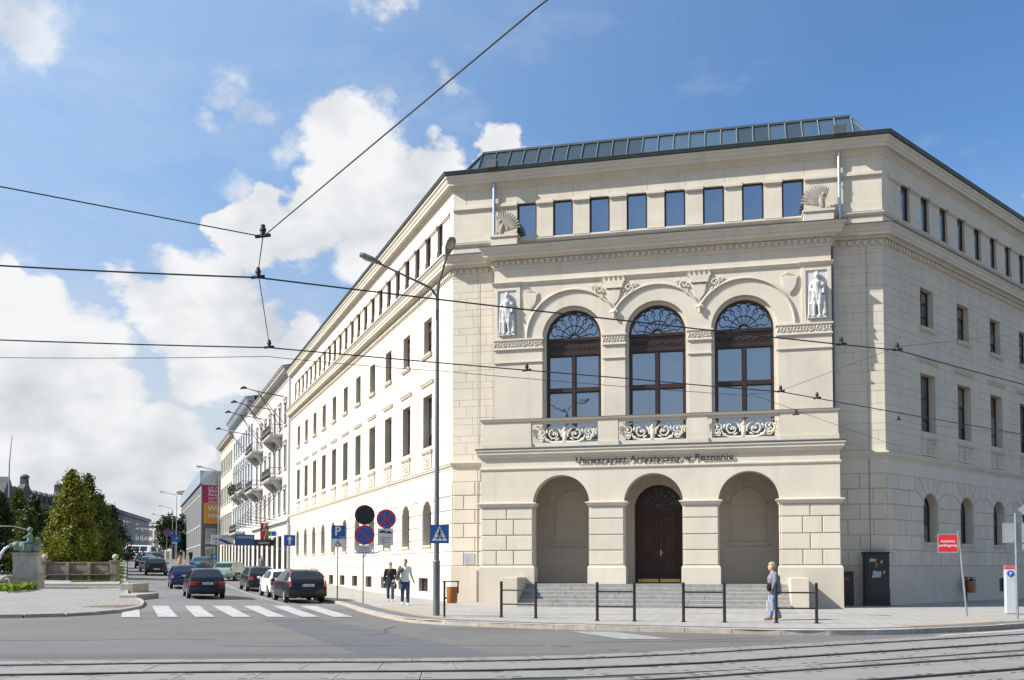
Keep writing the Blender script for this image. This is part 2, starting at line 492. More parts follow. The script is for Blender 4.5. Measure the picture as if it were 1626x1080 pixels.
WCACHE = {}; CURTM = {}; CURT = ('tall', 'small', 'arch')
GCURT = glass('curtained_glass', .10, (.13, .13, .12), (.9, .95, 1.0), .02, .2)
def window(parent, M, key, w, h, cols, rows, depth, fm, gm, b=.07, arch=None):
    """frame plus one pane object per light; meshes shared by key"""
    if key not in WCACHE:
        f = MB(); panes = []
        top = h
        y0, y1 = depth - .07, depth + .02
        f.box(-w / 2, -w / 2 + b, y0, y1, 0, top); f.box(w / 2 - b, w / 2, y0, y1, 0, top)
        f.box(-w / 2 + b, w / 2 - b, y0 + .002, y1, 0, b)
        if not arch: f.box(-w / 2 + b, w / 2 - b, y0 + .002, y1, top - b, top)
        xs = [-w / 2 + b + (w - 2 * b) * i / cols for i in range(cols + 1)]
        zs = [b] + [h * r for r in rows] + [top - (0 if arch else b)]
        for x in xs[1:-1]: f.box(x - .045, x + .045, y0 - .012, y1, b, zs[-1])
        for z in zs[1:-1]: f.box(-w / 2 + b, w / 2 - b, y0 - .02, y1, z - .035, z + .035)
        for i in range(cols):
            for j in range(len(zs) - 1):
                p = MB(); p.box(xs[i] + .01, xs[i + 1] - .01, depth - .035, depth - .025, zs[j] + .01, zs[j + 1] - .01)
                panes.append(p.mesh('pane', gm))
        if arch:
            n = 12; hw, rise = w / 2, arch
            pts = [(-hw * math.cos(PI * i / n), top + rise * math.sin(PI * i / n)) for i in range(n + 1)]
            inn = [(-(hw - b) * math.cos(PI * i / n), top + (rise - b) * math.sin(PI * i / n)) for i in range(n + 1)]
            for i in range(n): f.prism([pts[i], pts[i + 1], inn[i + 1], inn[i]], y0, y1)
            f.box(-w / 2 + b, w / 2 - b, y0 - .02, y1, top - .04, top + .04)
            p = MB(); p.prism(inn, depth - .035, depth - .025); panes.append(p.mesh('pane', gm))
        WCACHE[key] = (f.mesh('window', fm), panes)
    fr, panes = WCACHE[key]
    o = link('window', fr, parent, M)
    for p in panes:
        dy = T(0, depth - .03, h / 2); pm = p
        if key in CURT and random.random() < .4:
            if p.name not in CURTM: CURTM[p.name] = p.copy(); CURTM[p.name].materials.clear(); CURTM[p.name].materials.append(GCURT)
            pm = CURTM[p.name]
        link('pane', pm, o, M @ dy @ Matrix.Rotation(random.uniform(-.012, .012), 4, 'Z') @ Matrix.Rotation(random.uniform(-.012, .012), 4, 'X') @ dy.inverted())
    return o

def ashlar(x0, x1, z0, z1, ops, start, L=1.24):
    """upper-wall facing: alternating tall and low courses, clipped round the openings"""
    polys = []; z = z0; k = start
    while z < z1 - .05:
        h = .51 if k % 2 else .29
        zt = min(z + h, z1)
        cuts = sorted((xa - .0, xb + .0, max(za, z), min(zb, zt)) for xa, xb, za, zb in ops if za < zt and zb > z)
        segs = []; x = x0
        for xa, xb, za, zb in cuts:
            if xa > x: segs.append((x, xa, z, zt))
            if za > z + .04: segs.append((xa, xb, z, za))
            if zb < zt - .04: segs.append((xa, xb, zb, zt))
            x = max(x, xb)
        if x < x1: segs.append((x, x1, z, zt))
        off = (.62 if k % 2 else 0) + (.31 if k % 4 > 1 else 0)
        for a, b, za, zb in segs:
            j = math.floor((a - off) / L) + 1; xx = a
            while True:
                nx = off + j * L
                if nx >= b - .12: break
                if nx > xx + .12: polys.append([(xx, za), (nx, za), (nx, zb), (xx, zb)]); xx = nx
                j += 1
            polys.append([(xx, za), (b, za), (b, zb), (xx, zb)])
        z = zt; k += 1
    return polys

def arcp(c, th): return (c + AW * math.cos(R(th)), A_SPR + A_RISE * math.sin(R(th)))
def arch_polys(c):
    out = []
    out.append([arcp(c, 150), (c - 1.3, 4.78), (c - 1.5, 4.78), (c - 1.5, 5.38), (c - 1.12, 5.38), arcp(c, 122), arcp(c, 136)])
    out.append([arcp(c, 122), (c - 1.12, 5.38), (c - .4, 5.38), arcp(c, 100), arcp(c, 111)])
    out.append([arcp(c, 100), (c - .4, 5.38), (c + .4, 5.38), arcp(c, 80), arcp(c, 90)])
    out.append([arcp(c, 80), (c + .4, 5.38), (c + 1.12, 5.38), arcp(c, 58), arcp(c, 69)])
    out.append([arcp(c, 58), (c + 1.12, 5.38), (c + 1.5, 5.38), (c + 1.5, 4.78), (c + 1.3, 4.78), arcp(c, 30), arcp(c, 44)])
    out.append([(c - AW, 2.31), (c + AW, 2.31), (c + AW, 2.66), (c - AW, 2.66)])
    return out
def wing_polys(cs, t0, t1):
    """(t of middle, polygon) for the rusticated storey of a wing; t runs away from the corner"""
    res = []
    def rect(a, b, z0, z1): 
        if b - a > .08: res.append([(a, z0), (b, z0), (b, z1), (a, z1)])
    for c in cs: res.extend(arch_polys(c))
    piers = []
    prev = None
    for c in cs: piers.append((prev, c)); prev = c
    piers.append((prev, None))
    for (ca, cb) in piers:
        a = t0 if ca is None else ca + AW; b = t1 if cb is None else cb - AW
        mid = (ca + cb) / 2 if ca is not None and cb is not None else (cb - S_BAY / 2 if ca is None else ca + S_BAY / 2)
        w0, w1 = (t0 if ca is None else ca), (t1 if cb is None else cb)
        for r in range(6):
            z0, z1 = ZR[r], ZR[r + 1]
            if r == 0:
                xs = [w0] + [w0 + (w1 - w0) * q / 4 for q in (1, 2, 3)] + [w1]
            elif r in (1, 3): xs = [a] + ([mid] if a + .3 < mid < b - .3 else []) + [b]
            elif r == 2: xs = [a] + [q for q in (mid - .5, mid + .5) if a + .2 < q < b - .2] + [b]
            if r < 4:
                if ca is None: xs = sorted(set(xs) | ({1.0} if r % 2 == 0 else {.55}))
                xs = [x for i, x in enumerate(xs) if i == 0 or x - xs[i - 1] > .15]
                for p, q in zip(xs, xs[1:]): rect(p, q, z0, z1)
            elif r == 4:
                l = t0 if ca is None else mid - .15
                rr = t1 if cb is None else mid + .15
                if ca is not None:
                    res.append([(ca + AW, z0), (l if cb is not None else ca + 2.2, z0), (l if cb is not None else ca + 2.2, z1), (ca + 1.3, z1), arcp(ca, 30)])
                if cb is not None:
                    e = rr if ca is not None else cb - 2.0
                    res.append([(cb - AW, z0), (e, z0), (e, z1), (cb - 1.3, z1), arcp(cb, 150)])
                if ca is not None and cb is not None: rect(l, rr, z0, z1)
                elif ca is None: rect(t0, .55, z0, z1); rect(.55, cb - 2.0, z0, z1)
                else: rect(ca + 2.2, t1, z0, z1)
            else:
                l = t0 if ca is None else ca + 1.5
                rr = t1 if cb is None else cb - 1.5
                if ca is None: rect(l, 1.0, z0, z1); rect(1.0, rr, z0, z1)
                else: rect(l, rr, z0, z1)
    return res

RELIEF = None
def apron_relief():
    mb = MB(); random.seed(3)
    mb.box(-.68, .68, -.02, .01, .02, .72)
    for a, b, c, d in ((-.7, .7, 0, .05), (-.7, .7, .70, .75)): mb.box(a, b, -.05, .01, c, d)
    for x in (-.7, .63): mb.box(x, x + .07, -.048, .01, .05, .7)
    for k in range(14):
        w = 2 * PI * k / 14
        mb.ell((.24 * math.cos(w), -.04, .37 + .24 * math.sin(w)), (.06, .035, .06), 6, 4)
    mb.ell((0, -.05, .40), (.10, .05, .13), 8, 5); mb.ell((0, -.06, .24), (.12, .04, .07), 8, 4)
    for s in (-1, 1):
        for k in range(8):
            mb.ell((s * (.33 + .035 * k), -.035, .15 + .06 * k + .05 * math.sin(k)), (.05, .03, .05), 6, 4)
            mb.ell((s * (.34 + .03 * k), -.035, .6 - .05 * k), (.045, .03, .045), 6, 4)
    return mb.mesh('relief', CREAM2, 60)
def label_ledge():
    mb = MB(); mb.box(-1.02, 1.02, -.09, .01, 0, .05); mb.box(-.98, .98, -.06, .01, -.06, 0); mb.box(-1.0, 1.0, -.12, .01, .05, .08)
    return mb.mesh('label_ledge', CREAM2)
def sill(w, d=.14, h=.1):
    mb = MB(); mb.box(-w / 2 - .12, w / 2 + .12, -d, .02, -h, -.03); mb.box(-w / 2 - .09, w / 2 + .09, -d + .04, .02, -h - .06, -h)
    mb.box(-w / 2 - .13, w / 2 + .13, -d - .015, .3, -.03, -.005)
    return mb.mesh('sill', CREAM2)

RELIEF_ME, LEDGE_ME = apron_relief(), label_ledge()
SILL_T, SILL_S, SILL_A = sill(1.44), sill(1.26), sill(1.36, .12, .09)
cap = MB(); cap.box(-.36, .36, -.05, .0, 17.44, 17.5); cap.box(-.385, .385, -.09, .0, 17.5, 17.6); cap.box(-.37, .37, -.06, 0, 17.6, 17.67); 
CAP_W = cap.mesh('pier_capital', CREAM2)
foot = MB(); foot.box(-.36, .36, -.03, 0, 16.04, 16.40); FOOT_W = foot.mesh('pier_foot', CREAM2)
NB = [0]
def facing(polys, M, wall, proud, big, gap=.02, ch=.016, name='stone_block'):
    rest = MB()
    for i, p in enumerate(polys):
        mb = block_mb(p, proud, gap, ch)
        if big(p): part(name, mb, CREAM, wall, M); NB[0] += 1
        else: rest.merge(mb)
    if rest.v: tag(part('ashlar_facing', rest, CREAM, wall, M), kind='stuff')

def wing(M, cs, sgn, t1, nbig, att0, natt):
    X = lambda t: sgn * t
    def rng(a, b): return (min(X(a), X(b)), max(X(a), X(b)))
    lo, hi = rng(0, t1)
    # plinth
    w = MB(); ops = []
    for i, c in enumerate(cs):
        if sgn > 0 and i == 0: continue
        a, b = rng(c + .05 - (.35 if sgn > 0 else .4), c + .05 + .7 - (.35 if sgn > 0 else -.1) + .3)
        ops.append((a, b, .48, 1.12, 0))
    wall_band(w, lo - (.04 if sgn < 0 else -.0), hi + (.04 if sgn < 0 else 0), -.6, 1.66, ops, .3, -.08)
    w.quad((lo, -.08, 1.66), (hi, -.08, 1.66), (hi, 0.0, 1.69), (lo, 0.0, 1.69))
    pl_ = part('plinth', w, PLINTH, UB, M)
    for a, b, z0, z1, _ in ops:
        window(pl_ if False else UB, M @ T((a + b) / 2, -.08, z0), 'base%.2f' % (b - a), b - a, z1 - z0, 2, (), .24, BROWN, GWING, .05)
    # rusticated storey
    w = MB(); ops = []
    for c in cs:
        a, b = rng(c - AW, c + AW); ops.append((a, b, A_SILL, A_SPR, A_RISE))
    wall_band(w, lo, hi, 1.66, 6.1, ops, .5)
    gw = part('ground_floor_wall', w, CREAM, UB, M)
    polys = [[(X(t), z) for t, z in p] for p in wing_polys(cs, 0.0, t1)]
    facing(polys, M, gw, .042, lambda p: max(abs(q[0]) for q in p) < nbig)
    for c in cs:
        W = M @ T(X(c), 0, A_SILL)
        window(UB, W, 'arch', 2 * AW - .02, A_SPR - A_SILL, 2, (.55,), .42, BROWN, GWING, .07, arch=A_RISE - .01)
        link('sill', SILL_A, UB, W)
    # first and second floors
    w = MB(); ops = []
    for c in cs:
        a, b = rng(c - .72, c + .72); ops.append((a, b, 7.22, 9.86, 0))
    wall_band(w, lo, hi, 6.1, 10.7, ops, .42)
    ops2 = []
    for c in cs:
        a, b = rng(c - .63, c + .63); ops2.append((a, b, 11.85, 13.55, 0))
    wall_band(w, lo, hi, 10.7, 15.45, ops2, .38)
    uw = part('upper_wall', w, CREAM, UB, M)
    aps = [(rng(c - .74, c + .74)) for c in cs]
    allops = [(a, b, z0, z1) for a, b, z0, z1, _ in ops + ops2] + [(a, b, 6.28, 7.22) for a, b in aps]
    facing(ashlar(lo, hi, 6.3, 14.5, allops, 0), M, uw, .015, lambda p: False, .0065, .006)
    for i, c in enumerate(cs):
        W = M @ T(X(c), 0, 7.22)
        window(UB, W, 'tall', 1.42, 2.63, 2, (.30, .66), .36, BROWN, GWING)
        link('sill', SILL_T, UB, W)
        link('apron_relief', RELIEF_ME, UB, M @ T(X(c), -.012, 6.36))
        link('label_ledge', LEDGE_ME, UB, M @ T(X(c), -.012, 10.42))
        W = M @ T(X(c), 0, 11.85)
        window(UB, W, 'small', 1.24, 1.69, 2, (.36, .7), .30, BROWN, GWING)
        link('sill', SILL_S, UB, W)
    # attic
    w = MB(); ops = []
    for i in range(natt):
        c = att0 + i * S_BAY / 2
        a, b = rng(c - .4, c + .4); ops.append((a, b, 16.05, 17.58, 0))
    wall_band(w, lo, hi, 15.45, 19.0, ops, .24)
    part('attic_wall', w, CREAM, UB, M)
    for i in range(natt):
        c = att0 + i * S_BAY / 2
        window(UB, M @ T(X(c), 0, 16.05), 'att', .78, 1.52, 1, (), .17, BROWN, GWING, .06)
        for nm, me_ in (('pier_capital', CAP_W), ('pier_foot', FOOT_W)): link(nm, me_, UB, M @ T(X(c - S_BAY / 4), 0, 0) @ Matrix.Diagonal((1.45, 1, 1, 1)))
wing(FL, cL, -1, 45.2, 24.0, 3.811 - S_BAY / 2, 23)
wing(FR, cR, 1, 27.0, 14.2, 3.915 - S_BAY / 2, 12)

# ---- chamfered front
for a, b in ((0, 2.08), (15.92, WF)):
    w = MB(); wall_band(w, a - (.04 if a == 0 else 0), b + (.04 if a else 0), -.6, 1.66, [], .1, -.08)
    w.quad((a, -.08, 1.66), (b, -.08, 1.66), (b, 0, 1.69), (a, 0, 1.69))
    part('plinth', w, PLINTH, UB, FF)
w = MB()
wall_band(w, 0, WF, .6, 6.1, [(7.98, 9.98, .6, 4.1, 1.0)], .45)
gw = part('ground_floor_wall', w, CREAM, UB, FF)
polys = []
for a, b, m in ((0, 2.08, 0), (15.92, WF, 1)):
    for r in range(6):
        xs = [a, a + 1.03, b] if r % 2 else [a, a + .52, a + 1.5, b]
        if m: xs = [a + b - x for x in reversed(xs)]
        for p, q in zip(xs, xs[1:]): polys.append([(p, ZR[r]), (q, ZR[r]), (q, ZR[r + 1]), (p, ZR[r + 1])])
facing(polys, FF, gw, .042, lambda p: True)
for xa, xb, xc, xd in ((0, 2.1, 0, 2.05), (15.9, WF, 15.94, WF)):
    w = MB(); wall_band(w, xa, xb, 6.1, 15.45, [], .1)
    uw = part('upper_wall', w, CREAM, UB, FF)
    facing(ashlar(xc, xd, 6.3, 14.5, [], 0, .9), FF, uw, .015, lambda p: p[0][0] < 3, .0065, .006)
fx = [3.35 + 1.6 * i for i in range(8)]
w = MB(); wall_band(w, 0, WF, 15.45, 19.0, [(c - .44, c + .44, 16.05, 17.6, 0) for c in fx], .3)
part('attic_wall', w, CREAM, UB, FF)
for c in fx: window(UB, FF @ T(c, 0, 16.05), 'attf', .86, 1.54, 1, (), .2, BROWN, GBIG, .055)
for i, c in enumerate(fx[:-1]):
    for nm, me_ in (('pier_capital', CAP_W), ('pier_foot', FOOT_W)): link(nm, me_, UB, FF @ T(c + .8, 0, 0))
for a, b in ((.0, 2.9), (15.0, WF)):
    mb = MB(); mb.box(a, b, -.05, 0, 17.44, 17.5); mb.box(a, b + (.0 if a else .02), -.09, 0, 17.5, 17.6); mb.box(a, b, -.06, 0, 17.6, 17.67); mb.box(a, b, -.03, 0, 16.04, 16.4)
    part('band_moulding', mb, CREAM2, UB, FF)
# fine joints of the attic frieze
mb = MB()
for M_, a, b in ((FF, .6, WF),):
    x = a
    while x < b: mb.box(x - .006, x + .006, -.004, .0, 17.67, 18.36); x += 1.6
part('frieze_joint', mb, mat('joint_grey', (.3, .27, .23), .9), UB, FF)
tag(bpy.data.objects[-1] if False else UB.children[-1], kind='stuff')

# ---- cornices along all three faces
part('string_course', sweep(MAINPATH, [(-.02, 5.40), (.02, 5.40), (.02, 5.98), (.05, 6.0), (.05, 6.06), (.11, 6.1), (.15, 6.19), (.17, 6.2), (.17, 6.255), (-.02, 6.30)]), CREAM2, UB, I4)
part('main_cornice', sweep(MAINPATH, [(-.02, 14.46), (.03, 14.46), (.03, 14.56), (.06, 14.58), (.06, 14.84), (.17, 14.86), (.22, 14.93), (.4, 14.95), (.4, 15.06), (.43, 15.08), (.47, 15.2), (.55, 15.29), (.55, 15.35), (-.02, 15.44)]), CREAM2, UB, I4)
part('cornice_flashing', sweep(MAINPATH, [(-.02, 15.445), (.57, 15.345), (.585, 15.345), (.585, 15.37), (.57, 15.375), (-.02, 15.47)]), DKZINC, UB, I4)
part('parapet_ledge', sweep(MAINPATH, [(-.02, 15.5), (.03, 15.5), (.03, 15.8), (.08, 15.84), (.12, 15.93), (.12, 15.97), (-.02, 16.02)]), CREAM2, UB, I4)
part('eaves_cornice', sweep(MAINPATH, [(-.02, 18.3), (.03, 18.32), (.03, 18.4), (.09, 18.45), (.13, 18.53), (.3, 18.55), (.3, 18.66), (.34, 18.7), (.38, 18.8), (.45, 18.87), (.45, 18.93), (-.02, 18.97)]), CREAM2, UB, I4)
part('gutter', sweep(MAINPATH, [(-.3, 18.975), (.40, 18.94), (.48, 18.955), (.52, 19.0), (.53, 19.07), (.56, 19.085), (.54, 19.11), (.3, 19.13), (-.3, 19.2)]), DKZINC, UB, I4)
def dentils(pa, pb, out, z0, z1, skip=(0, 0)):
    pa, pb = Vector(pa), Vector(pb); d = (pb - pa); l = d.length; d /= l; M = frame(pa, d); mb = MB()
    n = int((l - .1) / .25)
    for i in range(n):
        x = .1 + i * (l - .2) / (n - 1)
        mb.box(x - .075, x + .075, -out, 0.0, z0, z1)
    return mb, M
for a, b in ((LE, LC), (LC, Vector(fw(1.95, 0))), (Vector(fw(16.04, 0)), RC), (RC, RE)):
    mb, M_ = dentils(a, b, .145, 14.62, 14.8); tag(part('dentil_course', mb, CREAM2, UB, M_), kind='stuff')

# ---- upper portico (piano nobile)
PX0, PX1, PO = 2.05, 15.94, .65
UC = [5.47, 9.0, 12.53]; UR = 1.31; USP = 11.43
w = MB()
wall_band(w, PX0, PX1, 6.4, 14.56, [(c - UR, c + UR, 6.4, USP, UR) for c in UC], .46, -PO)
for x in (PX0, PX1): w.quad((x, -PO, 6.4), (x, 0, 6.4), (x, 0, 14.9), (x, -PO, 14.9))
w.quad((PX0, -PO, 14.56), (PX1, -PO, 14.56), (PX1, -PO, 14.95), (PX0, -PO, 14.95))
part('portico_upper_wall', w, CREAM, UB, FF)
PPATH = [fw(PX0, -.1), fw(PX0, PO), fw(PX1, PO), fw(PX1, -.1)]
e = .004
part('portico_cornice', sweep(PPATH, [(-.02, 14.5), (.03, 14.5), (.03, 14.56), (.06, 14.58), (.06, 14.845), (.17, 14.865), (.22, 14.935), (.4, 14.955), (.4, 15.065), (.43, 15.085), (.47, 15.205), (.56, 15.295), (.56, 15.355), (-.02, 15.45)]), CREAM2, UB, I4)
mb = sweep(PPATH, [(-.9, 15.452), (.57, 15.36), (.59, 15.36), (.59, 15.385), (.57, 15.39), (-.9, 15.52)])
part('cornice_flashing', mb, DKZINC, UB, I4)
for a, b in ((fw(PX0, 0), fw(PX0, PO)), (fw(PX0, PO), fw(PX1, PO)), (fw(PX1, PO), fw(PX1, 0))):
    mb, M_ = dentils(a, b, .145, 14.64, 14.81); tag(part('dentil_course', mb, CREAM2, UB, M_), kind='stuff')
# top band over the arches, with breaks over the relief panels
mb = sweep([fw(PX0, 0), fw(PX0, PO), fw(PX1, PO), fw(PX1, 0)], [(-.01, 13.74), (.03, 13.74), (.05, 13.78), (.07, 13.80), (.10, 13.86), (.10, 13.88), (-.01, 13.90)])
part('band_moulding', mb, CREAM2, UB, I4)
for a, b in ((PX0, 3.2), (14.79, PX1)):
    mb = sweep([fw(a, PO - .05), fw(a, PO + .05), fw(b, PO + .05), fw(b, PO - .05)], [(-.01, 13.735), (.03, 13.735), (.07, 13.795), (.11, 13.865), (.11, 13.885), (-.01, 13.905)])
    part('band_moulding', mb, CREAM2, UB, I4)
    mb = MB()       # panel frame round the standing figure
    mb.box(a + .004, a + .16, -PO - .06, -PO + .01, 11.43, 13.74); mb.box(b - .16, b - .004, -PO - .06, -PO + .01, 11.43, 13.74)
    mb.box(a + .16, b - .16, -PO - .057, -PO + .01, 13.55, 13.74); mb.box(a + .16, b - .16, -PO - .057, -PO + .01, 11.43, 11.58)
    part('panel_frame', mb, CREAM2, UB, FF)
    mb = MB(); mb.box(a + .16, b - .16, -PO - .012, -PO + .01, 11.58, 13.55); mb.box(a + .2, b - .2, -PO - .16, -PO, 11.58, 11.64)
    part('relief_panel', mb, PLASTER, UB, FF)
# imposts: capital blocks with foliate ornament, and thin neck mouldings
def impost(a, b, e0, e1):
    x0, x1 = a - e0, b + e1
    mb = MB()
    mb.box(x0 - .0, x1 + .0, -PO - .05, -PO + .455, 11.02, 11.36)
    mb.box(x0 - .05, x1 + .05, -PO - .1, -PO + .458, 11.36, 11.43); mb.box(x0 - .03, x1 + .03, -PO - .07, -PO + .457, 10.97, 11.02)
    mb.box(x0 - .02, x1 + .02, -PO - .055, -PO + .456, 10.40, 10.45)
    part('impost', mb, CREAM2, UB, FF)
    orn = MB(); random.seed(int(a * 10)); n = int((x1 - x0 - .1) / .12)
    for i in range(n + 1):
        x = x0 + .06 + (x1 - x0 - .12) * i / max(n, 1)
        zz = 11.19 + .07 * math.sin(i * 1.7)
        orn.ell((x, -PO - .055, zz), (.055, .03, .045), 7, 4)
        orn.tube([(x - .06, -PO - .06, 11.10), (x - .02, -PO - .075, 11.26), (x + .05, -PO - .06, 11.29)], [.012, .02, .01], 5)
        orn.ell((x + .03, -PO - .055, 11.38 - (zz - 11.0)), (.035, .025, .03), 6, 4)
    part('foliate_ornament', orn, CREAM2, UB, FF, 50)
edges = [PX0, UC[0] - UR, UC[0] + UR, UC[1] - UR, UC[1] + UR, UC[2] - UR, UC[2] + UR, PX1]
impost(edges[0], edges[1], .0, .02); impost(edges[2], edges[3], .02, .02); impost(edges[4], edges[5], .02, .02); impost(edges[6], edges[7], .02, .0)
# archivolts: a rope-beaded ring round each arch, meeting over the piers
RO = 1.99
for ci, c in enumerate(UC):
    lo = 0 if ci == 2 else math.degrees(math.acos(1.765 / RO)) ; hi = 180 if ci == 0 else 180 - math.degrees(math.acos(1.765 / RO))
    mb = MB(); pr = [(RO - .04, .0), (RO - .04, .05), (RO - .01, .07), (RO + .05, .07), (RO + .07, .04), (RO + .07, .0)]
    n = 40; vs = []; fs = []; m = len(pr)
    for i in range(n + 1):
        th = R(lo + (hi - lo) * i / n)
        vs += [(c + r * math.cos(th), -PO - o, USP + r * math.sin(th)) for r, o in pr]
    fs = [(i * m + j, i * m + j + 1, (i + 1) * m + j + 1, (i + 1) * m + j) for i in range(n) for j in range(m - 1)]
    mb.add(vs, fs); ar = part('archivolt', mb, CREAM2, UB, FF)
    bd = MB(); n = int((hi - lo) / 2.1)
    for i in range(n + 1):
        th = R(lo + (hi - lo) * i / n)
        bd.ell((c + (RO - .005) * math.cos(th), -PO - .07, USP + (RO - .005) * math.sin(th)), (.032, .03, .032), 5, 3)
    tag(part('beading', bd, CREAM2, ar, FF), kind='stuff')
    # stepped inner reveal
    mb = MB(); n = 24
    for (r0, r1, y0, y1) in ((UR, UR - .13, -PO + .2, -PO + .45),):
        a = [(c + r0 * math.cos(PI * i / n), USP + r0 * math.sin(PI * i / n)) for i in range(n + 1)]
        b = [(c + r1 * math.cos(PI * i / n), USP + r1 * math.sin(PI * i / n)) for i in range(n + 1)]
        a = [(c + r0, 6.45)] + a + [(c - r0, 6.45)]; b = [(c + r1, 6.45)] + b + [(c - r1, 6.45)]
        for i in range(n + 2): mb.prism([a[i], a[i + 1], b[i + 1], b[i]], y0, y1)
    part('inner_reveal', mb, CREAM, UB, FF)
for x in (7.235, 10.765):       # pendant bosses where the rings meet
    mb = MB(); mb.ell((x, -PO - .08, 12.34), (.13, .09, .1), 10, 6); mb.ell((x, -PO - .08, 12.22), (.09, .07, .08), 8, 5); mb.ell((x, -PO - .1, 12.12), (.05, .05, .06), 8, 5)
    for k in range(7): mb.ell((x + .13 * math.cos(k * PI / 6), -PO - .1, 12.32 + .1 * math.sin(k * PI / 6)), (.04, .03, .05), 6, 4)
    part('boss', mb, CREAM2, UB, FF, 50)

def shield_poly(c, z, w, h):
    pts = []
    for i in range(9):
        t = i / 8
        pts.append((c - w / 2 * (1 - .55 * t ** 2.2 - .45 * t ** 5), z - h * t))
    top = [(c - w * .5, z), (c - w * .25, z - .04), (c, z + .03), (c + w * .25, z - .04), (c + w * .5, z)]
    return top + [(2 * c - x, zz) for x, zz in pts[1:-1]] + [(c, z - h * 1.0)] + list(reversed(pts[1:-1]))
def cartouche(x):
    mb = MB()
    mb.prism(shield_poly(x, 13.34, .62, .74), -PO - .06, -PO); mb.prism(inset(shield_poly(x, 13.34, .62, .74), .05), -PO - .085, -PO)
    sh = part('shield', mb, CREAM2, UB, FF)
    cr = MB()
    zc = 13.40
    cr.prism([(x - .44, zc + .25), (x - .34, zc), (x + .34, zc), (x + .44, zc + .25)], -PO - .1, -PO)
    cr.prism([(x - .37, zc + .0), (x - .35, zc - .05), (x + .35, zc - .05), (x + .37, zc)], -PO - .13, -PO)
    for k in range(5):
        xx = x - .40 + .2 * k
        cr.prism([(xx - .085, zc + .24), (xx, zc + .42), (xx + .085, zc + .24)], -PO - .09, -PO); cr.ell((xx, -PO - .07, zc + .44), (.035, .035, .035), 6, 4)
    part('crown', cr, CREAM2, sh, FF)
    for s in (-1, 1):
        sc = MB()
        for (cx, cz, r, a0, a1) in ((.62, 13.32, .19, -60, 420), (.86, 13.42, .12, 200, -240), (.55, 13.02, .1, 90, 470)):
            pts = []
            for k in range(26):
                t = k / 25; a = R(a0 + (a1 - a0) * t); rr = r * (1 - .75 * t)
                pts.append((x + s * (cx + rr * math.cos(a)), -PO - .05, cz + rr * math.sin(a)))
            sc.tube(pts, [.035 - .018 * k / 25 for k in range(26)], 6)
        for k in range(7): sc.ell((x + s * (.42 + .09 * k), -PO - .05, 13.22 + .05 * k + .05 * math.sin(2 * k)), (.06, .03, .035), 7, 4)
        part('scroll', sc, CREAM2, sh, FF, 50)
cartouche(7.235); cartouche(10.765)
for x in (3.66, 14.34):
    mb = MB(); mb.prism(shield_poly(x, 13.40, .66, .78), -PO - .05, -PO); mb.prism(inset(shield_poly(x, 13.4, .66, .78), .06), -PO - .085, -PO); mb.tube([(x - .33, -PO - .05, 13.42), (x - .1, -PO - .07, 13.52), (x + .2, -PO - .05, 13.4)], [.02, .035, .02], 6)
    part('shield', mb, CREAM2, UB, FF)

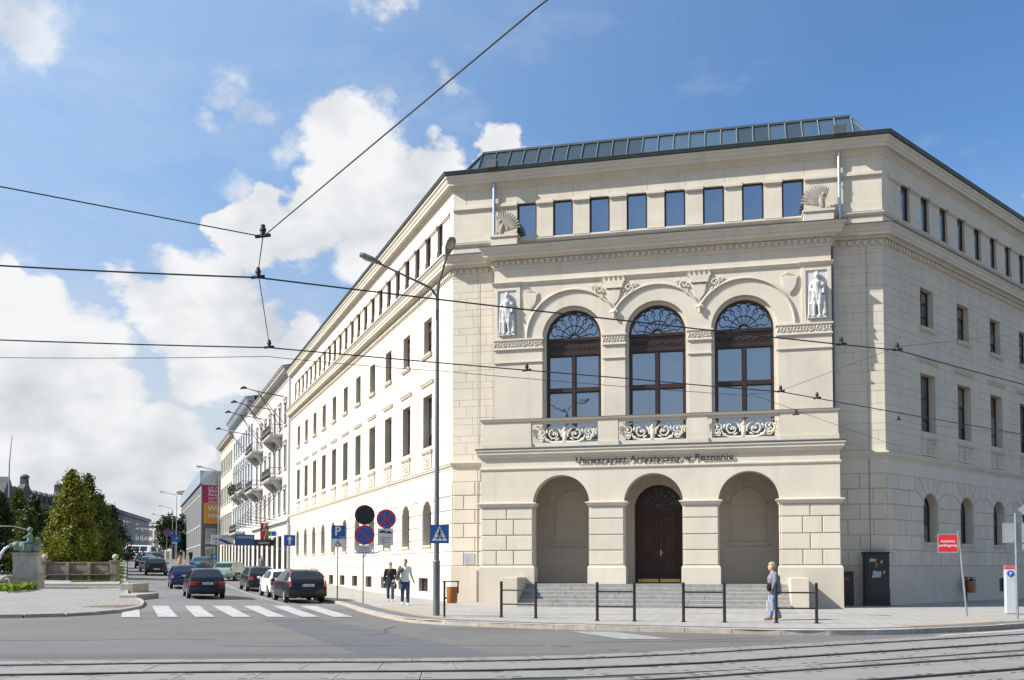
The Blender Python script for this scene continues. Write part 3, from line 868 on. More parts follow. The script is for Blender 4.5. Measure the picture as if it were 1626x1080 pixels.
# great arched windows: each light its own pane, carved transom, petalled fanlight
def great_window(c):
    M = FF @ T(c, -PO + .46, 6.45)
    hw = UR - .13; sp_ = USP - 6.45 + .0
    f = MB(); b = .09; y0, y1 = -.1, .02
    zt = 4.22                         # underside of the carved transom
    for s in (-1, 1): f.box(min(s * hw, s * (hw - b)), max(s * hw, s * (hw - b)), y0, y1, 0, sp_)
    f.box(-hw + b, hw - b, y0 + .003, y1, 0, .5)
    f.box(-.06, .06, y0 - .03, y1, .5, zt); f.box(-hw + b, hw - b, y0 - .02, y1, 2.66, 2.80)
    for z in (zt, zt + .06, sp_ - .12, sp_ - .05): f.box(-hw + .003, hw - .003, y0 - .05 + (z - zt) * .01, y1, z, z + .05)
    n = 24
    a = [(-hw * math.cos(PI * i / n), sp_ + hw * math.sin(PI * i / n)) for i in range(n + 1)]
    a2 = [(-(hw - b) * math.cos(PI * i / n), sp_ + (hw - b) * math.sin(PI * i / n)) for i in range(n + 1)]
    for i in range(n): f.prism([a[i], a[i + 1], a2[i + 1], a2[i]], y0, y1)
    o = part('window', f, BROWN, UB, M)
    cw = MB(); cw.box(-hw + .004, hw - .004, -.07, .01, zt + .1, sp_ - .12)
    for k in range(17):
        x = -1.0 + .125 * k
        cw.ell((x, -.08, zt + .36 + .05 * math.sin(k * 2.1)), (.05, .03, .06), 6, 4); cw.tube([(x, -.08, zt + .22), (x + .06, -.09, zt + .36), (x + .02, -.08, zt + .48)], .014, 5)
    part('carved_transom', cw, BROWN, o, M)
    xs = (-hw + b, -.06, .06, hw - b)
    for (xa, xb) in ((xs[0], xs[1]), (xs[2], xs[3])):
        for (za, zb) in ((.5, 2.66), (2.80, zt)):
            p = MB(); p.box(xa - .02, xb + .02, -.03, -.02, za - .02, zb + .02)
            tl = random.uniform(-.004, .004)
            part('pane', p, GBIG, o, M @ Matrix.Rotation(tl, 4, 'Z'))
            q = MB(); t_ = .045
            q.box(xa, xa + t_, -.075, -.0, za, zb); q.box(xb - t_, xb, -.075, 0, za, zb); q.box(xa + t_, xb - t_, -.074, 0, za, za + t_); q.box(xa + t_, xb - t_, -.074, 0, zb - t_, zb)
            part('casement', q, BROWN, o, M)
    p = MB(); p.prism(a2, -.03, -.02); part('pane', p, GBIG, o, M)
    tr = MB(); rr = hw - b
    def ring(cx, cz, r, a0, a1, t=.018, n=14): tr.tube([(cx + r * math.cos(R(a0 + (a1 - a0) * k / n)), -.055, cz + r * math.sin(R(a0 + (a1 - a0) * k / n))) for k in range(n + 1)], t, 5)
    ring(0, sp_, .17, 0, 180, .05); ring(0, sp_, rr * .5, 0, 180)
    for k in range(8):
        th = R(12 + 156 * k / 7)
        tr.tube([(.15 * math.cos(th), -.055, sp_ + .15 * math.sin(th)), (rr * .72 * math.cos(th), -.055, sp_ + rr * .72 * math.sin(th))], .017, 5)
    for k in range(7):
        th = 12 + 156 * (k + .5) / 7
        q = rr * .765; ring(q * math.cos(R(th)), sp_ + q * math.sin(R(th)), rr * .21, th - 115, th + 115, .018, 12)
    part('fanlight_tracery', tr, BROWN, o, M, 60)
for c in UC: great_window(c)

# ---- lower portico
QX0, QX1, QO = 2.07, 15.93, 2.9
QC = [5.35, 9.0, 12.62]; QR = 1.14; QSP = 4.17; FLOOR = .98; TH = .6
w = MB()
wall_band(w, QX0, QX1, -.4, 6.4, [(c - QR, c + QR, -.4, QSP, QR) for c in QC], TH, -QO)
wall_band(w, QX0 + .5, QX1 - .5, .5, 6.0, [(c - QR, c + QR, .5, QSP, QR) for c in QC], 0, -QO + TH)
for x in (QX0, QX1): w.quad((x, -QO, -.4), (x, 0, -.4), (x, 0, 6.4), (x, -QO, 6.4))
for x in (QX0 + .5, QX1 - .5): w.quad((x, -QO + TH, .5), (x, 0, .5), (x, 0, 6.0), (x, -QO + TH, 6.0))
pw = part('portico_wall', w, CREAM, UB, FF)
w = MB(); w.box(QX0 + .02, QX1 - .02, -QO + .02, 0, 5.75, 6.44)
part('portico_ceiling', w, CREAM, UB, FF)
polys = []; ZP = [1.71, 2.3, 2.91, 3.55, 4.03]
pe = [QX0, QC[0] - QR, QC[0] + QR, QC[1] - QR, QC[1] + QR, QC[2] - QR, QC[2] + QR, QX1]
for r in range(4):
    for k, (a, b) in enumerate(((pe[0], pe[1]), (pe[2], pe[3]), (pe[4], pe[5]), (pe[6], pe[7]))):
        if k in (1, 2): xs = [a, b]
        elif (r % 2 == 0): xs = [a, a + .65, a + 1.36, b] if k == 0 else [a, b - 1.36, b - .65, b]
        else: xs = [a, (a + b) / 2, b]
        for p, q in zip(xs, xs[1:]): polys.append([(p, ZP[r]), (q, ZP[r]), (q, ZP[r + 1]), (p, ZP[r + 1])])
facing(polys, FF @ T(0, -QO, 0), pw, .042, lambda p: True)
# courses returned into the arch jambs
for k in range(1, 7):
    x = pe[k]; sg = 1 if k % 2 else -1
    Mj = FF @ Matrix(((0, sg * 1.0, 0, x), (-1, 0, 0, -QO), (0, 0, 1, 0), (0, 0, 0, 1)))
    for r in range(4):
        mb = MB()
        x0, x1 = (x, x + .02 * sg) if True else 0
        xa, xb = min(x, x + sg * .02), max(x, x + sg * .02)
        mb.box(xa, xb, -QO - .015, -QO + TH - .01, ZP[r] + .02, ZP[r + 1] - .02)
        part('jamb_block', mb, CREAM, pw, FF)
# pier bases and imposts
for k, (a, b) in enumerate(((pe[0], pe[1]), (pe[2], pe[3]), (pe[4], pe[5]), (pe[6], pe[7]))):
    mb = MB(); z0 = -.4 if k in (0, 3) else .8
    mb.box(a - .07, b + .07, -QO - .08, -QO + TH + .05, z0, 1.62)
    vs = MB(); mb.add([(a - .07, -QO - .08, 1.62), (b + .07, -QO - .08, 1.62), (b + .07, -QO + TH + .05, 1.62), (a - .07, -QO + TH + .05, 1.62), (a - .02, -QO - .036, 1.70), (b + .02, -QO - .036, 1.70), (b + .02, -QO + TH + .02, 1.70), (a - .02, -QO + TH + .02, 1.70)],
           [(0, 1, 5, 4), (1, 2, 6, 5), (2, 3, 7, 6), (3, 0, 4, 7), (4, 5, 6, 7)])
    part('pier_base', mb, PLINTH if k in (0, 3) else CREAM, UB, FF)
    mb = sweep([(a, -QO + TH + .02), (a, -QO), (b, -QO), (b, -QO + TH + .02)], [(-.02, 4.03), (.05, 4.03), (.06, 4.08), (.1, 4.12), (.13, 4.17), (.15, 4.17), (.15, 4.21), (-.02, 4.24)])
    part('impost', mb, CREAM2, UB, FF)
QPATH = [fw(QX0, 0), fw(QX0, QO), fw(QX1, QO), fw(QX1, 0)]
part('portico_band', sweep(QPATH, [(-.02, 5.52), (.02, 5.52), (.03, 5.55), (.05, 5.58), (.05, 5.64), (-.02, 5.66)]), CREAM2, UB, I4)
part('portico_entablature', sweep(QPATH, [(-.02, 6.0), (.03, 6.0), (.04, 6.05), (.09, 6.08), (.13, 6.16), (.16, 6.17), (.16, 6.27), (.2, 6.3), (.2, 6.36), (-.6, 6.40)]), CREAM2, UB, I4)
part('balcony_flashing', sweep(QPATH, [(-.9, 6.41), (.18, 6.365), (.215, 6.365), (.215, 6.40), (-.06, 6.46), (-.9, 6.47)]), DKZINC, UB, I4)
mb = MB(); mb.box(QX0 + .05, QX1 - .05, -QO + .05, -PO + .45, 6.42, 6.475)
part('balcony_floor', mb, mat('balcony_zinc', (.32, .35, .38), .5, .1, 2, metal=.3), UB, FF)
# balustrade pedestals
BO = 2.82
ped = [(2.1, 4.12), (6.83, 7.63), (10.32, 11.1), (13.8, 15.9)]
for k, (a, b) in enumerate(ped):
    mb = MB(); mb.box(a, b, -BO, -BO + .3, 6.47, 7.5)
    mb.box(a - .03, b + .03, -BO - .035, -BO + .33, 6.46, 6.62); mb.box(a - .015, b + .015, -BO - .018, -BO + .315, 6.62, 6.66)
    if k == 0: mb.box(a, a + .3, -BO + .3, -PO, 6.47, 7.5)
    if k == 3: mb.box(b - .3, b, -BO + .3, -PO, 6.47, 7.5)
    part('pedestal', mb, CREAM, UB, FF)
part('balustrade_coping', sweep([fw(2.1, .6), fw(2.1, BO), fw(15.9, BO), fw(15.9, .6)], [(-.33, 7.5), (.02, 7.5), (.05, 7.53), (.07, 7.58), (.07, 7.60), (-.36, 7.61)]), CREAM2, UB, I4)
part('coping_flashing', sweep([fw(2.1, .6), fw(2.1, BO), fw(15.9, BO), fw(15.9, .6)], [(-.37, 7.613), (.08, 7.602), (.08, 7.618), (-.37, 7.632)]), mat('brown_flashing', (.16, .12, .10), .5, .1, 3, metal=.3), UB, I4)
def scroll_panel(a, b):
    M = FF @ T((a + b) / 2, -BO + .14, 6.47); w_ = b - a
    fr = MB(); fr.box(-w_ / 2, w_ / 2, -.1, .1, 0.01, .16); fr.box(-w_ / 2, w_ / 2, -.06, .06, .93, 1.03)
    o = part('balustrade_panel', fr, CREAM2, UB, M)
    mb = MB(); k = w_ / 2.7
    def spiral(cx, cz, r0, a0, turns, r1=.03, t0=.036, t1=.02, n=34, sx=1):
        pts = []; rs = []
        for i in range(n):
            t = i / (n - 1); a_ = R(a0) + 2 * PI * turns * t; r = r0 + (r1 - r0) * t
            pts.append((sx * (cx + r * math.cos(a_)) * k, -.0, cz + r * math.sin(a_))); rs.append(t0 + (t1 - t0) * t)
        mb.tube(pts, rs, 6); mb.ell(pts[-1], (.05, .04, .05), 7, 5)
        return pts
    def leaf(x, z, ang, l, wd, sx=1):
        Mx = Matrix.Rotation(-R(ang) if sx > 0 else -R(180 - ang), 4, 'Y')
        mb.ell((sx * x * k, 0, z), (l, .03, wd), 8, 5, Mx.to_3x3())
    for s in (-1, 1):
        spiral(.42, .50, .31, 200, -1.55, sx=s)                # large inner volute
        spiral(.95, .56, .24, 250, 1.5, sx=s)                  # outer volute
        spiral(.95, .36, .15, 60, -1.3, r1=.02, t0=.03, sx=s)
        spiral(1.2, .66, .12, 180, 1.2, r1=.02, t0=.026, sx=s)
        mb.tube([(s * .04 * k, 0, .2), (s * .2 * k, 0, .18), (s * .5 * k, 0, .19), (s * .75 * k, 0, .27), (s * .82 * k, 0, .45)], [.04, .04, .035, .035, .03], 6)
        for (x, z, an, l, wd) in ((.07, .62, 78, .16, .05), (.17, .60, 60, .15, .045), (.12, .8, 70, .1, .04), (.3, .78, 35, .1, .035), (.62, .78, 150, .11, .04), (.72, .62, 110, .1, .04), (.70, .30, 200, .1, .035),
                                  (1.12, .38, 40, .12, .045), (1.16, .5, 80, .1, .035), (1.08, .82, 20, .1, .035), (.88, .82, 160, .1, .035), (.30, .30, -30, .1, .035), (.55, .36, 250, .09, .03), (1.25, .5, 100, .09, .03), (.5, .66, 200, .07, .03), (.36, .5, 300, .07, .03), (1.0, .64, 120, .06, .03)):
            leaf(x, z, an, l, wd, s)
    mb.ell((0, 0, .42), (.1, .05, .24), 10, 7); mb.ell((0, -.02, .74), (.06, .04, .14), 8, 6)
    part('scrollwork', mb, mat('cream_ironwork', (.66, .6, .5), .6, .05, 4), o, M, 60)
for a, b in ((4.12, 6.83), (7.63, 10.32), (11.1, 13.8)): scroll_panel(a, b)

# lettering standing off the frieze
LETTER = mat('letter_metal', (.035, .035, .037), .35, .1, 6, metal=.6)
def letters(s, x0, x1, z, size, M, parent, m, depth, name='letter'):
    tot = text_mb(s, size, depth, 'LEFT', 0.002, 1.08); a0, a1 = text_w(tot); k = (x1 - x0) / (a1 - a0)
    for i, ch in enumerate(s):
        if ch == ' ': continue
        full = text_mb(s[:i + 1], size, depth, 'LEFT', 0.002, 1.08); one = text_mb(ch, size, depth, 'LEFT', 0.002, 1.08)
        dx = text_w(full)[1] - text_w(one)[1]
        mb = MB(); mb.add([((p[0] + dx - a0) * k + x0, p[1], p[2]) for p in one.v], one.f)
        part(name, mb, m, parent, M)
letters('Uniwersytet Artystyczny w Poznaniu', 5.97, 12.05, 0, .335, FF @ T(0, -QO - .055, 5.76), UB, LETTER, .025)

# doorway, door and blind niches at the back of the porch
mb = MB(); n = 24; c = 8.98
a = [(c - 1.0 * math.cos(PI * i / n), 4.1 + 1.0 * math.sin(PI * i / n)) for i in range(n + 1)]; b = [(c - 1.0 * .9 * math.cos(PI * i / n), 4.1 + .9 * math.sin(PI * i / n)) for i in range(n + 1)]
for i in range(n): mb.prism([a[i], a[i + 1], b[i + 1], b[i]], .22, .4)
mb.box(c - 1, c - .9, .22, .4, FLOOR, 4.1); mb.box(c + .9, c + 1, .22, .4, FLOOR, 4.1); mb.box(c - .9, c + .9, .2, .4, 4.02, 4.16)
mb.box(c - .9, c + .9, .335, .4, FLOOR, 4.02); dr = part('door', mb, DOORW, UB, FF)
for s in (-1, 1):
    x0, x1 = (c - .9, c - .012) if s < 0 else (c + .012, c + .9)
    mb = MB(); mb.box(x0, x1, .27, .33, FLOOR + .02, 4.02)
    for z0, z1 in ((1.25, 2.0), (2.12, 3.1), (3.22, 3.88)):
        for (p, q, u, v) in ((x0 + .1, x1 - .1, z0, z0 + .05), (x0 + .1, x1 - .1, z1 - .05, z1), (x0 + .1, x0 + .15, z0 + .05, z1 - .05), (x1 - .15, x1 - .1, z0 + .05, z1 - .05)): mb.box(p, q, .245, .28, u, v)
        mb.bev(x0 + .2, x1 - .2, .25, .28, z0 + .1, z1 - .1, .015)
    part('door_leaf', mb, DOORW, dr, FF)
    mb = MB(); mb.box(x0 + .02, x1 - .02, .262, .272, FLOOR + .03, FLOOR + .16); part('kick_plate', mb, BRASS, dr, FF)
mb = MB(); mb.box(c + .05, c + .09, .25, .27, 2.12, 2.36); mb.tube([(c + .07, .26, 2.26), (c + .07, .2, 2.26), (c + .2, .2, 2.26)], .012, 6); part('door_handle', mb, BRASS, dr, FF, 40)
mb = MB(); mb.prism(b, .30, .31); part('pane', mb, glass('leaded_glass', .0, (.008, .008, .009), (.25, .27, .3), .25), dr, FF)
mb = MB()
for k in range(9): th = PI * (k + .5) / 9; mb.tube([(c + .2 * math.cos(th), .285, 4.16 + .2 * math.sin(th)), (c + .88 * math.cos(th), .285, 4.12 + .86 * math.sin(th))], .02, 5)
for r in (.22, .45, .68): mb.tube([(c + r * math.cos(PI * k / 16), .285, 4.14 + r * math.sin(PI * k / 16)) for k in range(17)], .018, 5)
part('fanlight_tracery', mb, DOORW, dr, FF)
for c2 in (5.35, 12.62):
    mb = MB()
    mb.box(c2 - 1.6, c2 + (-.72 if True else 0), -.06, 0, 4.2, 4.26); mb.box(c2 + .72, c2 + 1.6, -.06, 0, 4.2, 4.26)
    for s in (-1, 1): mb.box(min(c2 + s * .72, c2 + s * .68), max(c2 + s * .72, c2 + s * .68), -.05, 0, 2.66, 4.2)
    mb.tube([(c2 + .7 * math.cos(PI * k / 18), -.01, 4.2 + .7 * math.sin(PI * k / 18)) for k in range(19)], .03, 6)
    mb.box(c2 - .88, c2 + .88, -.12, 0, 2.58, 2.66); mb.box(c2 - .8, c2 + .8, -.08, 0, 2.5, 2.58)
    part('blind_niche', mb, CREAM2, UB, FF)
# steps
mb = MB(); mb.slab([(QX0 + .1, -QO + .1), (3.94, -QO + .1), (3.94, -QO - .12), (14.01, -QO - .12), (14.01, -QO + .1), (QX1 - .1, -QO + .1), (QX1 - .1, 0), (QX0 + .1, 0)], -.3, FLOOR); part('porch_floor', mb, STEP, UB, FF)
for i in range(5):
    z1 = FLOOR - .143 * (i + 1); y0 = -QO - .12 - .31 * (i + 1)
    xs = [3.9] + sorted(random.uniform(5 + 2.6 * q, 6.2 + 2.6 * q) for q in range(3)) + [14.05]
    for a, b in zip(xs, xs[1:]):
        mb = MB(); mb.bev(a + .003, b - .003, y0, y0 + .34, -.3, z1, .012)
        part('step', mb, STEP, UB, FF)
for a, b in ((3.3, 3.93), (14.02, 14.65)):
    mb = MB(); mb.bev(a, b, -QO - 1.62, -QO + .1, -.3, 1.24, .01)
    part('stair_cheek', mb, PLINTH, UB, FF)

# roof, skylight band, downpipes
mb = MB(); mb.slab([tuple(LE - nL * .1), tuple(LC - nL * .1 - nF * .1), tuple(RC - nF * .1 - nR * .1), tuple(RE - nR * .1), tuple(RE - nR * 12), (6, 62), tuple(LE - nL * 12)], 18.9, 19.12)
part('roof', mb, ZINC, UB, I4)
SZ0, SZ1, SO0, SO1 = 19.13, 20.36, .14, -.85
npan = 24; x0, x1 = 1.15, 16.95
Mp = FF
for i in range(npan):
    a = x0 + (x1 - x0) * i / npan; b = x0 + (x1 - x0) * (i + 1) / npan
    mb = MB(); mb.quad((a + .02, -SO0, SZ0), (b - .02, -SO0, SZ0), (b - .02, -SO1, SZ1), (a + .02, -SO1, SZ1))
    part('skylight_pane', mb, GSKY, UB, FF)
for i in range(npan + 1):
    a = x0 + (x1 - x0) * i / npan
    mb = MB(); mb.tube([(a, -SO0 - .03, SZ0), (a, -SO1 - .03, SZ1)], .042, 4); part('glazing_bar', mb, ZINC, UB, FF)
for s, xe in ((-1, x0), (1, x1)):
    e1 = xe + s * .62
    mb = MB(); mb.quad((xe, -SO0, SZ0), (e1, -SO0, SZ0), (e1 - s * .1, -SO0 + .05, SZ0 + .02), (xe, -SO1, SZ1)); part('skylight_pane', mb, GSKY, UB, FF)
    mb = MB(); mb.tube([(e1, -SO0 - .02, SZ0), (xe, -SO1 - .02, SZ1)], .05, 5); part('glazing_bar', mb, ZINC, UB, FF)
    mb = MB(); mb.quad((e1, -SO0, SZ0), (e1 + s * .3, 6, SZ0), (xe + s * .1, 6, SZ1), (xe, -SO1, SZ1)); part('skylight_pane', mb, GSKY, UB, FF)
    for q in range(1, 6):
        mb = MB(); mb.tube([(e1 + s * .3 * q / 6, .12 + q * .98, SZ0), (xe, .95 + q * .84, SZ1)], .035, 4); part('glazing_bar', mb, ZINC, UB, FF)
mb = MB(); mb.box(x0 - .02, x1 + .02, -SO1 - .06, 7, SZ1 - .02, SZ1 + .07); part('skylight_ridge', mb, ZINC, UB, FF)
for x in (1.9, 16.35):
    mb = MB(); mb.tube([(x, -.14, 18.75), (x, -.14, 17.75), (x, -.14, 15.6)], .068, 10); mb.lathe([(.085, 0), (.085, .06)], 10, (x, -.14, 17.2)); mb.lathe([(.085, 0), (.085, .06)], 10, (x, -.14, 16.1))
    part('downpipe', mb, SILVER, UB, FF, 40)
    mb = MB(); mb.prism([(x - .26, 19.36), (x - .22, 19.02), (x + .22, 19.02), (x + .26, 19.36)], -.75, -.42); part('rain_hopper', mb, ZINC, UB, FF)
    xx = 1.96 if x < 5 else 16.03
    mb = MB(); mb.tube([(xx, -.1, 14.6), (xx, -.1, 7.9)], .06, 8); part('downpipe', mb, mat('old_downpipe', (.12, .15, .19), .5, .2, 3, metal=.3), UB, FF, 40)
for (M_, xp, zb_) in ((FF, 17.35, 1.7), (FF, 1.15, 1.7)):
    mb = MB(); mb.tube([(xp, -.06, 15.3), (xp, -.05, 6.3)], .007, 4); mb.tube([(xp, -.07, 6.0), (xp, -.05, 1.8), (xp, -.1, 0.05)], .014, 5); mb.tube([(xp, -.11, 1.5), (xp, -.11, .0)], .03, 6)
    part('lightning_conductor', mb, mat('cable_grey', (.2, .19, .18), .6), UB, M_)
# plaque and wall boxes
mb = MB(); mb.box(.55, 1.0, -.07, -.034, 1.78, 2.25); pq = part('plaque', mb, mat('plaque_grey', (.42, .43, .45), .4, .1, 9), UB, FF)
mb = MB()
for k in range(8): mb.box(.6, .6 + .35 * (.75 + .25 * math.sin(k * 2)), -.073, -.0705, 1.84 + .047 * k, 1.855 + .047 * k)
tag(part('inscription', mb, mat('plaque_ink', (.2, .21, .24), .6), pq, FF), kind='stuff')
mb = MB(); mb.box(.32, .58, -.06, -.034, 1.84, 2.22); part('plaque', mb, mat('glass_plaque', (.30, .36, .32), .2), UB, FR)

# eagles on the blocking course
def eagle(x, s):
    mb = MB(); z = 0.0
    mb2 = MB(); mb2.box(x - .58, x + .58, -PO + .02, -.02, 15.45, 15.95); mb2.box(x - .62, x + .62, -PO - .03, 0, 15.95, 16.04)
    part('eagle_plinth', mb2, CREAM2, UB, FF)
    x0e = x; x = 0.0; y = 0.0
    mb.ell((x + s * .18, y, z + .36), (.17, .15, .36), 10, 8, Matrix.Rotation(R(-s * 12), 3, 'Y'))
    mb.ell((x + s * .26, y, z + .78), (.09, .09, .12), 8, 6); mb.tube([(x + s * .30, y, z + .80), (x + s * .40, y, z + .77), (x + s * .42, y, z + .72)], [.045, .03, .01], 6)
    for q in (-.06, .08): mb.tube([(x + s * (.18 + q), y, z + .2), (x + s * (.2 + q), y - .02, z + .02)], [.08, .05], 6)
    n = 13
    for k in range(n):
        t = k / (n - 1); an = R(168 - 100 * t); l = .78 + .32 * math.sin(PI * (.35 + .5 * t))
        bx, bz = x + s * .18, z + .16
        p = [(bx + s * .12 * math.cos(an), y + .06, bz + .1 + .12 * math.sin(an)), (bx + s * .6 * l * math.cos(an), y + .02, bz + .1 + .6 * l * math.sin(an)), (bx + s * l * math.cos(an), y + .05, bz + .08 + l * math.sin(an))]
        mb.tube(p, [.05, .085, .045], 6)
        p2 = [(a_, b_ - .07, c_) for a_, b_, c_ in (p[0], tuple((Vector(p[0]) * .45 + Vector(p[1]) * .55)))]
        mb.tube(p2, [.05, .06], 6)
    part('eagle_statue', mb, mat('weathered_stone', (.31, .28, .245), .9, .2, 6, .2, 40, dirt=.3), UB, FF @ T(x0e, -.42, 16.04) @ Matrix.Diagonal((.78, .8, .86, 1)), 55)
eagle(2.46, -1); eagle(15.5, 1)
# ------------------------------------------------------------------ ground, streets, tramway
def nodes_mat(name, fn):
    if name in MATS: return MATS[name]
    m = bpy.data.materials.new(name); m.use_nodes = True
    fn(m.node_tree, m.node_tree.nodes.new, m.node_tree.links.new, m.node_tree.nodes['Principled BSDF'])
    MATS[name] = m
    return m
def mixc(N, K, f, a, b):
    mx = N('ShaderNodeMix'); mx.data_type = 'RGBA'
    for k, v in (('Factor', f), ('A', a), ('B', b)):
        if hasattr(v, 'is_linked'): K(v, mx.inputs[k])
        else: mx.inputs[k].default_value = v if k == 'Factor' else tuple(v) + (1,)
    return mx.outputs['Result']
def ramp(N, K, v, a, b, lo=0.0, hi=1.0):
    r = N('ShaderNodeMapRange'); r.inputs['From Min'].default_value = a; r.inputs['From Max'].default_value = b
    r.inputs['To Min'].default_value = lo; r.inputs['To Max'].default_value = hi
    K(v, r.inputs['Value']); return r.outputs[0]
def nz(N, K, vec, sc, det=4, ro=.6):
    n = N('ShaderNodeTexNoise'); n.inputs['Scale'].default_value = sc; n.inputs['Detail'].default_value = det; n.inputs['Roughness'].default_value = ro
    K(vec, n.inputs['Vector']); return n.outputs['Fac']
def asphalt(base, speck):
    def fn(nt, N, K, p):
        g = N('ShaderNodeNewGeometry').outputs['Position']
        c = mixc(N, K, ramp(N, K, nz(N, K, g, .35, 6), .35, .68), tuple(x * .86 for x in base), tuple(x * 1.15 for x in base))
        c = mixc(N, K, ramp(N, K, nz(N, K, g, 38, 3, .8), .5, .72, 0, speck), c, (.30, .285, .26))
        c = mixc(N, K, ramp(N, K, nz(N, K, g, 46, 2, .8), .28, .42, speck * .9, 0), c, tuple(x * .35 for x in base))
        c = mixc(N, K, ramp(N, K, nz(N, K, g, 9, 3, .75), .42, .62, 0, .5), c, tuple(x * 1.28 for x in base))
        c = mixc(N, K, ramp(N, K, nz(N, K, g, 16, 2, .7), .36, .5, .45, 0), c, tuple(x * .66 for x in base))
        mp = N('ShaderNodeMapping'); mp.inputs['Scale'].default_value = (.12, .9, 1); mp.inputs['Rotation'].default_value = (0, 0, .06); K(g, mp.inputs[0])
        c = mixc(N, K, ramp(N, K, nz(N, K, mp.outputs[0], 1.2, 6), .55, .75, 0, .35), c, tuple(x * .6 for x in base))
        K(c, p.inputs['Base Color']); p.inputs['Roughness'].default_value = .85
        b = N('ShaderNodeBump'); b.inputs['Strength'].default_value = .35; b.inputs['Distance'].default_value = .01
        K(nz(N, K, g, 60, 3), b.inputs['Height']); K(b.outputs[0], p.inputs['Normal'])
    return fn
ASPH = nodes_mat('asphalt', asphalt((.113, .107, .100), .34))
ASPH2 = nodes_mat('asphalt_patch', asphalt((.085, .0865, .089), .12))
def cobble(c1, c2, cj, sx, sy, rot, bump=.6):
    def fn(nt, N, K, p):
        g = N('ShaderNodeNewGeometry').outputs['Position']
        mp = N('ShaderNodeMapping'); mp.inputs['Rotation'].default_value = (0, 0, rot); K(g, mp.inputs[0])
        br = N('ShaderNodeTexBrick'); K(mp.outputs[0], br.inputs['Vector'])
        br.inputs['Color1'].default_value = c1 + (1,); br.inputs['Color2'].default_value = c2 + (1,); br.inputs['Mortar'].default_value = cj + (1,)
        br.inputs['Scale'].default_value = 1; br.inputs['Brick Width'].default_value = sx; br.inputs['Row Height'].default_value = sy; br.inputs['Mortar Size'].default_value = min(sx, sy) * .07
        br.inputs['Mortar Smooth'].default_value = .5; br.inputs['Bias'].default_value = 0.0
        c = mixc(N, K, ramp(N, K, nz(N, K, g, .5, 6), .35, .7, 0, .4), br.outputs['Color'], tuple(x * .62 for x in c1))
        c = mixc(N, K, ramp(N, K, nz(N, K, g, 14, 4), .5, .8, 0, .35), c, tuple(x * 1.3 for x in c2))
        c = mixc(N, K, ramp(N, K, nz(N, K, g, 2.3, 5, .7), .5, .68, 0, .3), c, tuple(x * .6 for x in c1))
        K(c, p.inputs['Base Color']); p.inputs['Roughness'].default_value = .8
        b = N('ShaderNodeBump'); b.inputs['Strength'].default_value = bump; b.inputs['Distance'].default_value = .012; b.invert = True
        K(br.outputs['Fac'], b.inputs['Height']); K(b.outputs[0], p.inputs['Normal'])
    return fn
SETT = nodes_mat('granite_setts', cobble((.155, .152, .15), (.205, .2, .192), (.075, .073, .068), .16, .14, aL, .8))
PAVE = nodes_mat('pavement_slabs', cobble((.315, .298, .27), (.355, .337, .306), (.24, .227, .205), .5, .5, -.22, .25))
MOSA = nodes_mat('park_mosaic', cobble((.235, .228, .212), (.28, .27, .25), (.165, .16, .148), .3, .3, .1, .3))
SMALL = nodes_mat('small_dark_setts', cobble((.12, .12, .123), (.165, .165, .165), (.08, .08, .08), .1, .1, .2, .6))
TACT = mat('tactile_tan', (.34, .265, .185), .85, .12, 4, .2, 30)
KERB = mat('kerb_granite', (.34, .30, .25), .8, .2, 4, .2, 50, dirt=.3)
KERBW = mat('worn_white_kerb', (.42, .405, .37), .8, .25, 9, .2, 50, dirt=.5)
SLABC = mat('tram_concrete', (.205, .195, .178), .85, .10, 1.2, .12, 60, dirt=.25)
STEEL = mat('rail_steel', (.075, .065, .062), .42, .2, 3, metal=.5)
GROOVE = mat('rail_groove', (.012, .011, .011), .9)
WHITE = mat('road_paint', (.355, .35, .34), .8, .28, 3, .1, 60, dirt=.85)
GRASS = mat('lawn', (.10, .15, .035), .9, .3, 3, .5, 40)

def sheet(poly, e, step=4.0, lo=None):
    """flat polygon draped on the rising ground"""
    bm = bmesh.new()
    f = bm.faces.new([bm.verts.new((x, y, 0)) for x, y in poly])
    ss = [sl(x, y) for x, y in poly]
    for ax, vals in ((dL, [q[0] for q in ss]), (nL, [q[1] for q in ss])):
        a, b = min(vals), max(vals); k = math.floor(a / step) + 1
        while k * step < b:
            c = LC + ax * (k * step)
            bmesh.ops.bisect_plane(bm, geom=bm.verts[:] + bm.edges[:] + bm.faces[:], plane_co=(c.x, c.y, 0), plane_no=(ax.x, ax.y, 0)); k += 1
    bm.verts.ensure_lookup_table()
    mb = MB(); ids = {v: i for i, v in enumerate(bm.verts)}
    mb.add([(v.co.x, v.co.y, H(v.co.x, v.co.y) + e) for v in bm.verts], [tuple(ids[v] for v in fc.verts) for fc in bm.faces])
    bm.free()
    return mb
def skirt(mb, path, e0, e1):
    for a, b in zip(path, path[1:]):
        mb.quad((a[0], a[1], H(*a) + e0), (b[0], b[1], H(*b) + e0), (b[0], b[1], H(*b) + e1), (a[0], a[1], H(*a) + e1))
    return mb
def spline(pts, n=8):
    P = [Vector(p) for p in pts]; out = []
    for i in range(len(P) - 1):
        p0, p1, p2, p3 = P[max(i - 1, 0)], P[i], P[i + 1], P[min(i + 2, len(P) - 1)]
        for k in range(n):
            t = k / n
            out.append(.5 * ((2 * p1) + (p2 - p0) * t + (2 * p0 - 5 * p1 + 4 * p2 - p3) * t * t + (3 * p1 - p0 - 3 * p2 + p3) * t ** 3))
    out.append(P[-1]); return out
def offset(path, d):
    out = []
    for i, p in enumerate(path):
        t = (Vector(path[min(i + 1, len(path) - 1)]) - Vector(path[max(i - 1, 0)])).normalized()
        out.append(Vector((p[0] + t.y * d, p[1] - t.x * d)))
    return out
